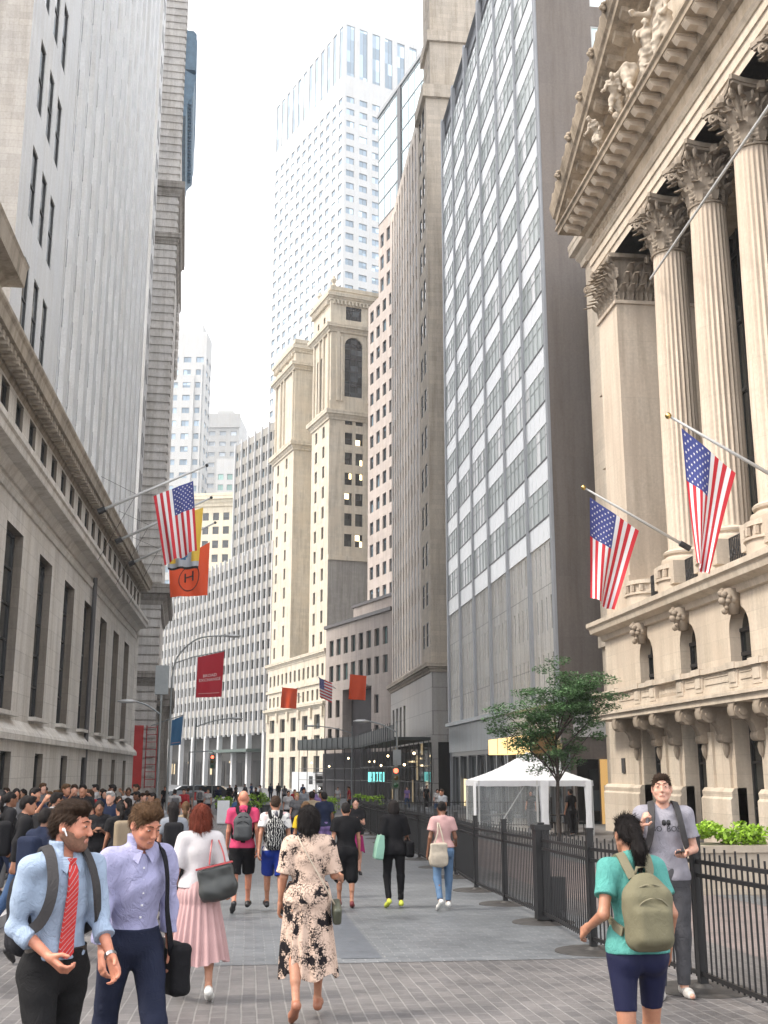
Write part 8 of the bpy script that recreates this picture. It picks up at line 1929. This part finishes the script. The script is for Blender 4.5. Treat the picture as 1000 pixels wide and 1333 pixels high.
X3 = [('walk_f', 530, 84, 160, 'p', 'b', 'person in purple under the scaffold shed', 'brown', 'fair'), ('stand_m', 555, 88, 200, 'k', 'k', 'person in black under the scaffold shed', 'black', 'tan'), ('stand_f', 569, 64, 180, 'w', 'b', 'person in white with dark hair right of the shed post', 'black', 'fair'),
      ('stand_m', 576, 44, 120, 'l', 'k', 'person in pale grey just above the pale pink tee', 'dark', 'tan'), ('walk_m', 597, 90, 90, 'n', 'k', 'person in navy by the slab shopfront', 'black', 'tan'), ('stand_m', 742, 42.6, 30, 'k', 'k', 'person in black standing at the tent drapes', 'black', 'brown'), ('stand_f', 690, 49.5, 170, 'k', 'g', 'person in black behind the tent', 'black', 'tan')]
for a in X3: crowd(a[0], a[1], a[2], a[3], a[4], a[5], a[6], G3, a[7], a[8], 1.0)
# pediment figures: two bending workers and reclining companions carved in marble
def statues():
    SM = MATS['warm_marble']
    def st(J, x, z, y, h, tilt, lab, S_, drape=True):
        lo, hi = bounds(J); F = Fld(lo, hi, .022); limb_body(F, J, .012); head_sdf(F, J, True)
        for sd in 'RL': hand(F, J, sd, 40, None, 1.8); F.cone(J['ank' + sd], J['toe' + sd], .035, .028, .02)
        if drape: F.cone(J['hipR'], J['kneeR'], .12, .09, .05); F.cone(J['hipL'], J['kneeL'], .12, .09, .05); F.cone(J['hipR'], J['kneeL'], .12, .1, .05); F.folds(.016, 3, 12)
        o = link('statue', F.mesh('statue', SM), None, None, 0, lab, 'statue', 'marble pediment figures'); T = Matrix.Translation((15.4 + y, 47.6 - x, z - .75)) @ Matrix.Rotation(radians(h), 4, 'Z') @ Matrix.Rotation(radians(tilt), 4, 'X') @ Matrix.Scale(S_, 4); o.matrix_world = T; return o
    st(skeleton(1.75, 'm', 72, ((52, 24), (-22, 14)), ((70, 8, 18, 0), (54, 10, 25, 0)), (0, 20)), 8.4, 29.0, -.6, 0, 0, 'bending marble figure heaving a load inside the pediment', 1.9)
    st(skeleton(1.75, 'm', 8, ((14, 8), (-10, 8)), ((30, 14, 60, 10), (-6, 14, 30, 0)), (0, 10)), 10.6, 28.4, -.6, 150, 0, 'standing draped marble figure high in the pediment', 1.75)
    st(skeleton(1.75, 'm', 38, ((86, 60), (60, 90)), ((40, 14, 40, 10), (10, 14, 60, 0)), (0, 15)), 6.6, 28.7, -.6, 200, -12, 'crouching marble figure in the pediment behind the bending one', 1.35)
    st(skeleton(1.75, 'f', 10, ((40, 70), (10, 20)), ((20, 14, 60, 10), (-26, 14, 60, 0)), (0, 20)), 4.9, 28.55, -.5, 0, -72, 'reclining marble figure in the narrow corner of the pediment', 1.1)
    st(skeleton(1.75, 'f', 8, ((14, 8), (-10, 8)), ((30, 14, 60, 10), (-6, 14, 30, 0)), (0, 10)), 12.2, 28.35, -.6, 90, 0, 'second standing marble figure nearer the pediment centre', 2.1)
    st(skeleton(1.75, 'm', 45, ((40, 30), (-10, 20)), ((60, 20, 30, 0), (30, 8, 60, 0)), (10, 20)), 7.6, 28.75, -.95, 150, 0, 'stooping marble figure between the bending and the crouching ones', 1.3)
    st(skeleton(1.75, 'f', 20, ((60, 80), (50, 90)), ((40, 20, 50, 0), (10, 14, 60, 0)), (0, 20)), 5.8, 28.6, -.85, 120, -30, 'seated marble figure beside the reclining one in the pediment', 1.05)
statues()
# ---- thin bright street air
m = MB(); m.box(-95, 95, -30, 470, -2.6, 250)
hm = bpy.data.materials.new('haze_air'); hm.use_nodes = True; nt = hm.node_tree; nt.nodes.remove(nt.nodes['Principled BSDF'])
pv = nt.nodes.new('ShaderNodeVolumePrincipled'); pv.inputs['Color'].default_value = (.92, .95, 1, 1); pv.inputs['Density'].default_value = .00028; pv.inputs['Anisotropy'].default_value = .3
nt.links.new(pv.outputs[0], nt.nodes['Material Output'].inputs['Volume']); SC.cycles.volume_bounces = 1
m.build('haze', hm, kind='stuff')
